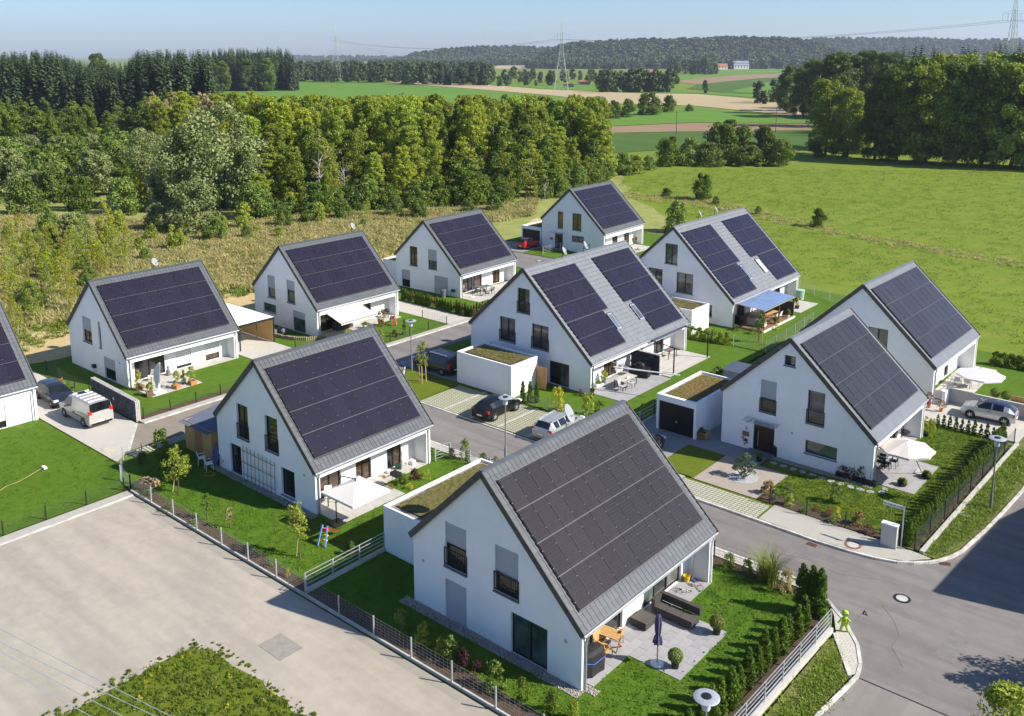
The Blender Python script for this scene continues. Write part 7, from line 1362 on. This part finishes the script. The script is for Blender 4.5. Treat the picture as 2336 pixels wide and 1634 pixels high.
# rear right house
parasol_open('round white cantilever parasol at the rear right house', P_('p', 1775, 1140), G('p', 1920, 1075, 2.75), 1.8, M('bright_white_canvas', (.80, .79, .76), .8, .03, 2), 8, 2.2, .5, True, False)
table('long pale table under the white parasol', P_('p', 1780, 1225), R(5), 2.2, .95, .74, slab_lt, whitep)
for i, (x, y, w_) in enumerate(((1715, 1235, 'left'), (1800, 1250, 'middle'), (1750, 1185, 'behind'))): chair('grey chair at the long pale table, %s' % w_, P_('p', x, y), R(180 if i < 2 else 0), greyp, shut_m)
boxball('box ball in left tall grey pot behind the concrete wall', (15.4, 48.7), .36, greyp, ph=.45); boxball('box ball in right tall grey pot behind the concrete wall', (16.2, 48.6), .36, greyp, ph=.45)
pot('red leaved maple in terracotta pot at the corner', G('p', 1462, 1420), .16, .26, terra, 'red_leaf', 1.1, .4, 'egg', seed=103, nl=380); pot('thin autumn shrub in terracotta pot beside the driveway', G('p', 1570, 1455), .15, .24, terra, 'fruit_leaf', .8, .45, 'bush', seed=104, nl=220)
t = thing('wooden_bench', 'orange wooden bench at the right edge behind the wall', 'bench', (17.3, 48.3, .08)); MB().box(-.7, .7, -.25, .25, .38, .44).build('seat', wood_lt, t); MB().box(-.7, .7, .2, .26, .44, .85).build('backrest', wood_lt, t)
for s in (-1, 1): MB().box(s * .6 - .04, s * .6 + .04, -.22, .22, 0, .38).build('leg', wood, t)
# satellite dishes on the ridges
def dish(label, x, y, z, r=.38, h=.7):
    t = thing('satellite_dish', label, 'satellite dish', (x, y, z), R(22), 'satellite dishes'); MB().tube((0, 0, -.3), (0, 0, h), .025, .025, 6).build('mast', dark_m, t)
    d = MB().lathe([(.02, .0), (r * .5, .03), (r * .85, .1), (r, .15)], 20).build('reflector', M('dish_grey', (.26, .27, .28), .6, .1, 3), t, loc=(.06, 0, h)); d.rotation_euler = (0, R(62), 0); MB().tube((.05, 0, h - .3), (.5, 0, h + .1), .015, .015, 5).box(.47, .57, -.04, .04, h + .06, h + .16).build('feed_arm', dark_m, t)
dish('round satellite dish on the gabion house ridge', -45.5, 11.6, 8.2); dish('satellite dish on the awning house ridge', -45.0, 34.0, 8.4); dish('satellite dish on the double house ridge, nearer one', -17.05, 34.6, 9.4); dish('satellite dish on the double house ridge, farther one', -17.05, 37.8, 9.4)
dish('satellite dish rising behind the front house ridge', 4.4, 6.7, 8.3, .5, .75); dish('satellite dish on the pergola house ridge, nearer one', -17.2, 59.2, 9.5); dish('satellite dish on the pergola house ridge, farther one', -17.2, 62.8, 9.5)
bicycle('dark bicycle behind the left house', (-43.6, -1.2), R(40), black_m, 1, 0); bicycle('red and white bicycle beside the dark estate car', G('t', 505, 180), R(70), MATS['salmon_paint'], 1, 0); bicycle('silver bicycle behind the left house corner', (-44.2, -1.5), R(95), galv, 1, 0)
# wooden gate by the double house garage
t = thing('wooden_gate', 'brown wooden gate between garage and double house', 'gate', (-14.35, 27.6, 0))
for k in range(9): MB().box(0, 1.1, -.02, .02, .1 + k * .21, .3 + k * .21).build('slat', wood, t)
# ---------------------------------------------------------------- hedges and garden plants
thj = [crown('thuja', 1.7, .36, .0, 110, 4200, .036, L_['thuja_leaf'], s, 'thuja', .34) for s in (1, 2, 3)]; thb = crown('thuja_brown', 1.6, .33, 0, 40, 1000, .055, L_['thuja_brown'], 4, 'thuja', .34); thl = [crown('thuja_small', 1.3, .3, .0, 40, 900, .055, L_['thuja_leaf'], s, 'thuja', .34) for s in (5, 6)]
def thuja(xy, h, label, group, me=None, wd=1.0, z=.05):
    me = me or thj[rnd.randrange(3)]; o = link('thuja', me, None, (xy[0], xy[1], z), rnd.uniform(0, 6.28)); s = h / 1.7; o.scale = (s * wd, s * wd, s); return props(o, label, 'conifer', group)
for i in range(19): y = 10.4 - i * .8; thuja((15.95 + .06 * math.sin(i * 2.3) - .02 * i, y), rnd.uniform(1.6, 2.05), '%s green thuja from the tall end of the bottom right hedge' % ordw(i), 'thujas of the bottom right hedge', wd=1.02)
for (x, y), lb in zip(((15.3, 11.7), (15.75, 11.85), (16.15, 11.8)), ('left', 'middle', 'right')): thuja((x, y), 2.7, 'tall dark thuja at the hedge end, %s of three' % lb, 'three tall thujas', wd=.85)
for i in range(38): y = 21.6 + i * .5; thuja((17.3 + .03 * i * .55, y), rnd.uniform(1.35, 1.75), '%s thuja of the right fence hedge, counted from the street sign' % ordw(i), 'thujas of the right hedge', wd=.95)
for i in range(11): thuja((13.4 + i * .42, 40.75), rnd.uniform(1.15, 1.5), '%s small pointed thuja from the left before the compact car' % ordw(i), 'thujas before the compact car', thl[i % 2], wd=.9)
for i in range(27):
    br = i in (4, 11, 12, 19, 22, 26); thuja((-43.4 + i * .42, 39.75), rnd.uniform(1.2, 1.55), '%s thuja from the left in the driveway hedge, %s' % (ordw(i), 'dried brown' if br else 'green'), 'thujas of the driveway hedge', thb if br else None, wd=.9)
for i in range(8): thuja((-32.2 - .25 * i if False else -32.9, 40.2 + i * .45), rnd.uniform(1.1, 1.5), '%s thuja of the hedge turning along the long street' % ordw(i), 'thujas along the long street', thb if i == 3 else None, wd=.9)
for x, lb in ((1195, 'left'), (1258, 'middle'), (1315, 'right')): thuja(G('s', x, 690), 1.9, 'slim green thuja behind the parked black car, %s of three' % lb, 'three slim thujas', wd=.75)
SM = {}
def shrub(leafm, xy, h, r, label, group=None, shape='bush', nl=700, ls=.055, z=.05, cat='shrub'):
    k = (leafm, shape, nl, ls)
    if k not in SM: SM[k] = [crown('shrub', 1.0, .6, .0, 26, nl, ls / .9, L_[leafm], s, shape, .36) for s in (111, 112)]
    o = link('shrub', SM[k][rnd.randrange(2)], None, (xy[0], xy[1], z), rnd.uniform(0, 6.28)); o.scale = (r / .6, r / .6, h); return props(o, label, cat, group)
def P2(k, x, y): return G(k, x, y)
for a in (('shrub_leaf', P2('a', 60, 900), 1.3, .35, 'slim green shrub at the left of the front fence bed', 'egg'), ('lime_leaf', P2('a', 250, 990), 1.1, .5, 'bright yellow green shrub in the front fence bed'), ('lime_leaf', P2('a', 400, 1080), .9, .35, 'small yellow shrub beside the leafy front shrub'), ('shrub_leaf', P2('a', 490, 1130), 1.2, .5, 'leafy green shrub in the middle of the front fence bed'), ('plum_leaf', P2('a', 600, 1200), 1.0, .45, 'reddish hydrangea like shrub in the front fence bed'), ('plum_leaf', P2('a', 720, 1240), .6, .35, 'low reddish shrub in the front fence bed'),
          ('shrub_leaf', P2('a', 880, 1380), 1.3, .6, 'big glossy shrub behind the front fence'), ('dark_leaf', P2('a', 1120, 1490), 1.1, .35, 'thin dark shrub right of the glossy shrub', 'egg'), ('dark_leaf', P2('a', 1370, 1590), 1.0, .45, 'dark round shrub at the bottom edge'), ('lime_leaf', P2('a', 1560, 1650), .9, .3, 'pale sapling at the bottom edge', 'egg'),
          ('shrub_leaf', P2('d', 1630, 330), .9, .45, 'small shrub beside the fence post behind the front house'), ('dark_leaf', P2('d', 1790, 380), .9, .4, 'dark green shrub in the street side bed'), ('dry_blade', P2('d', 2130, 540), 1.3, .4, 'dry brown ornamental grass in the street side bed', 'egg'),
          ('shrub_leaf', P2('c', 440, 900), .5, .25, 'small plant at the trellis house fence'), ('yellow_leaf', P2('c', 600, 980), .5, .2, 'yellow plant at the trellis house fence'), ('shrub_leaf', P2('c', 1160, 800), .8, .3, 'thin rose bush at the bar railing'), ('shrub_leaf', P2('t', 1290, 1130), .5, .4, 'low plants beside the brick pallet'), ('shrub_leaf', P2('t', 1470, 1250), .5, .45, 'leafy plants in the trellis house fence bed'), ('shrub_leaf', P2('t', 1690, 1380), .4, .4, 'low weeds in the trellis house fence bed'), ('dark_leaf', P2('t', 1240, 830), .7, .4, 'dark low bush beside the grid strip'), ('dark_leaf', P2('t', 1410, 770), 1.9, .75, 'dark bushy shrub beside the shed'),
          ('shrub_leaf', P2('e', 1680, 1400), .7, .5, 'green perennial in the trellis house flower bed'), ('plum_leaf', P2('e', 1780, 1370), .8, .5, 'purple grassy perennial in the trellis house flower bed'), ('lime_leaf', P2('e', 1880, 1350), .6, .5, 'yellow green perennial at the far end of the flower bed'), ('yellow_leaf', P2('e', 1730, 1440), .35, .35, 'yellow flowers in the trellis house flower bed'), ('fruit_leaf', P2('e', 1570, 1440), .35, .3, 'orange flowers beside the kettle grill'), ('fruit_leaf', P2('e', 1530, 1340), .4, .3, 'orange flower tub by the terrace doors'),
          ('shrub_leaf', P2('s', 690, 1190), 1.5, .4, 'young round leaved shrub beside the street fence', 'egg'), ('dark_leaf', P2('s', 850, 1240), .9, .45, 'dark shrub at the street fence left of the lamp'), ('shrub_leaf', P2('s', 960, 1230), .6, .35, 'small shrub under the street lamp'), ('fruit_leaf', P2('s', 580, 1170), .7, .3, 'thin autumn shrub beside the garden gate'),
          ('yellow_leaf', P2('s', 1500, 760), 1.9, .6, 'bright yellow shrub behind the parking bays', 'egg'), ('lime_leaf', P2('s', 1760, 830), 2.0, .6, 'tall yellow green shrub behind the silver estate car', 'egg'), ('shrub_leaf', P2('s', 1860, 800), 1.2, .5, 'leafy shrub at the corner of the double house lawn'), ('red_leaf', P2('s', 1700, 620), .5, .25, 'pink flowering plant at the double house corner'), ('lime_leaf', P2('q', 110, 530), 1.2, .35, 'yellow sapling beside the bar railing', 'egg'),
          ('fruit_leaf', P2('h', 1190, 1165), 1.7, .6, 'brownish young tree on the awning house lawn', 'egg'), ('yellow_leaf', P2('h', 890, 1270), .9, .5, 'yellow shrub before the wicker sofa'), ('shrub_leaf', P2('h', 1050, 1190), .7, .6, 'round green shrub left of the toy slide'), ('lime_leaf', P2('h', 1180, 1300), 1.1, .5, 'yellow green shrub behind the trellis house ridge'), ('plum_leaf', P2('h', 1300, 1260), .7, .4, 'reddish thin shrub beside the fence posts'),
          ('lime_leaf', P2('u', 1480, 380), 1.4, .35, 'upright pampas like grass beside the loggia of number 2', 'egg'), ('fruit_leaf', P2('u', 60, 870), .8, .55, 'red tinged shrubs at the gravel bed corner'), ('pine_leaf', P2('u', 105, 930), .7, .25, 'blue green dwarf conifer in the flower bed', 'cone'), ('lime_leaf', P2('u', 250, 970), .7, .4, 'yellow green spirea in the flower bed'), ('red_leaf', P2('u', 480, 1020), .3, .25, 'red flower clump left in the flower bed'), ('red_leaf', P2('u', 590, 1050), .3, .3, 'red flower clump in the middle of the bed'), ('yellow_leaf', P2('u', 655, 1080), .7, .3, 'bright yellow shrub in the flower bed'),
          ('shrub_leaf', P2('u', 640, 1130), .5, .5, 'green low shrub under the yellow one'), ('fruit_leaf', P2('u', 850, 1140), .8, .5, 'orange tinged shrub at the right of the flower bed'), ('plum_leaf', P2('u', 940, 1220), .5, .45, 'dark low shrub beside the utility cabinet'), ('shrub_leaf', P2('u', 390, 1040), .4, .4, 'low green plant in the bark mulch'), ('shrub_leaf', P2('u', 650, 950), 1.2, .5, 'small bare fruit tree in the number 2 lawn', 'egg'), ('pine_leaf', P2('q', 1380, 1130), .45, .3, 'grey lavender clump at the gravel edge'), ('pine_leaf', P2('q', 1400, 1200), .45, .3, 'grey lavender clump near the fence post'),
          ('shrub_leaf', (-9.3, 53.2), .6, .5, 'leafy flowers before the wooden deck'), ('yellow_leaf', (-6.3, 56.2), .5, .35, 'yellow flowers along the deck edge'), ('shrub_leaf', (-7.5, 53.2), .6, .5, 'low green plants before the deck steps'), ('red_leaf', (-4.6, 60.2), .5, .2, 'red flower at the pergola garden fence')):
    lf, xy, h, r, lb = a[:5]; sp_ = a[5] if len(a) > 5 else 'bush'; shrub(lf, xy, h, r, lb, None, sp_, 700 if h > .6 else 350)
for i in range(7): shrub('lime_leaf', (-11.9 + i * .68, 47.9 + i * .1), 1.25, .5, '%s yellow green hedge shrub from the left before the pergola house' % ordw(i), 'hedge shrubs before the pergola house', 'bush', 900)
for i in range(6): shrub('shrub_leaf', (-3.0 - .1 * i, 35.0 + i * .7), 1.4, .55, '%s leafy hedge shrub behind the brown roofed garage' % ordw(i), 'hedge shrubs beside the planted garage', 'bush', 900)
for i in range(12): shrub('dark_leaf', (13.2 + i * .62, 58.6 + .05 * i), 1.2, .6, '%s dark hedge shrub from the left behind the rear right lawn' % ordw(i), 'hedge shrubs behind the rear right lawn', 'bush', 900)
# ornamental grass fountain by the street
t = thing('ornamental_grass', 'large fountain shaped ornamental grass beside the street', 'grass', P_('d', 1975, 440, .05)); link('blades', tuft('fountain', 1.75, .45, 420, L_['box_leaf'], 7, .75, .22), t)
# young staked trees
def sapling(label, xy, h, r, leafm, stakes=1, nl=900, z=.05, ls=.07, base=.4, seed=1, sh='egg'):
    t = thing('young_tree', label, 'tree', (xy[0], xy[1], z), rnd.uniform(0, 6)); link('trunk', trunk('young_trunk', h * .9, .045, seed, bark, 7, r * .8, .45), t); link('crown', crown('young_crown', h, r, h * base, 26, nl, ls, L_[leafm], seed, sh, .36), t)
    for k in range(stakes): a = k * 2.1 + 1; MB().tube((.35 * math.cos(a), .35 * math.sin(a), 0), (.06 * math.cos(a) if stakes < 3 else .3 * math.cos(a), .06 * math.sin(a) if stakes < 3 else .3 * math.sin(a), min(1.5, h * .5)), .035, .035, 6).build('stake', stake_m, t)
    return t
sapling('young lime green tree with stake on the trellis house lawn', G('t', 1555, 1085), 3.0, 1.05, 'lime_leaf', 1, 900, base=.33, seed=201); pear = sapling('small fruit tree with reddish fruits and stake on the trellis house lawn', G('c', 705, 825), 3.4, .75, 'lime_leaf', 1, 1000, base=.3, seed=202, ls=.06); link('fruits', crown('fruits', 3.3, .75, 1.0, 26, 260, .045, L_['fruit_leaf'], 202, 'egg', .36), pear); sapling('staked young street tree on the triangular lawn', G('s', 320, 510), 3.8, .65, 'lime_leaf', 3, 620, base=.35, seed=203); sapling('staked young tree before the pergola deck', G('n', 1125, 1310), 2.9, .7, 'shrub_leaf', 3, 900, base=.5, seed=204, sh='round')
sapling('thin sapling on the trellis house lawn', G('t', 1810, 1330), 1.7, .35, 'dark_leaf', 0, 200, base=.3, seed=205); sapling('tiny bare sapling on the trellis house lawn', G('t', 2010, 1400), 1.3, .3, 'tan_leaf', 0, 120, base=.3, seed=206)
sapling('small dark cypress on the slide lawn', G('h', 1385, 1240), 1.7, .3, 'thuja_leaf', 0, 700, base=.02, seed=207, sh='cone', ls=.06)
sapling('leafy tree at the bottom right corner of the picture', (25.6, 6.1), 3.9, 1.6, 'lime_leaf', 0, 3800, base=.2, seed=208, ls=.08, sh='round'); sapling('leafy tree beyond the right edge shading the street', (28.0, 14.4), 4.8, 1.9, 'lime_leaf', 0, 3800, base=.2, seed=209, ls=.09, sh='round')
# loose items by the terrace doors of the trellis house
for x, y, m_, lb in ((1410, 1300, teak, 'pale wooden stool by the terrace doors'), (1640, 1270, MATS['dark_green_plastic'], 'dark green watering can by the terrace doors'), (1760, 1230, whitep, 'white box in the loggia of the trellis house'), (1600, 1310, black_m, 'dark doormat box before the terrace door')):
    p = P_('e', x, y); t = thing('garden_item', lb, 'garden item', p, rnd.uniform(0, 1)); MB().box(-.2, .2, -.15, .15, .0, .3 if 'mat' not in lb else .04).build('body', m_, t); MB().path([(-.15, 0, .3), (-.1, 0, .42), (.1, 0, .42), (.15, 0, .3)], .015, 5).build('handle', m_, t) if 'mat' not in lb else None
t = thing('toy_ball', 'small pink and blue ball at the beige terrace edge', 'ball', P_('c', 1085, 515)); MB().lathe([(.02, 0), (.1, .05), (.13, .13), (.1, .21), (.02, .26)], 12).build('ball', M('ball_pink', (.45, .2, .4), .4), t, True)
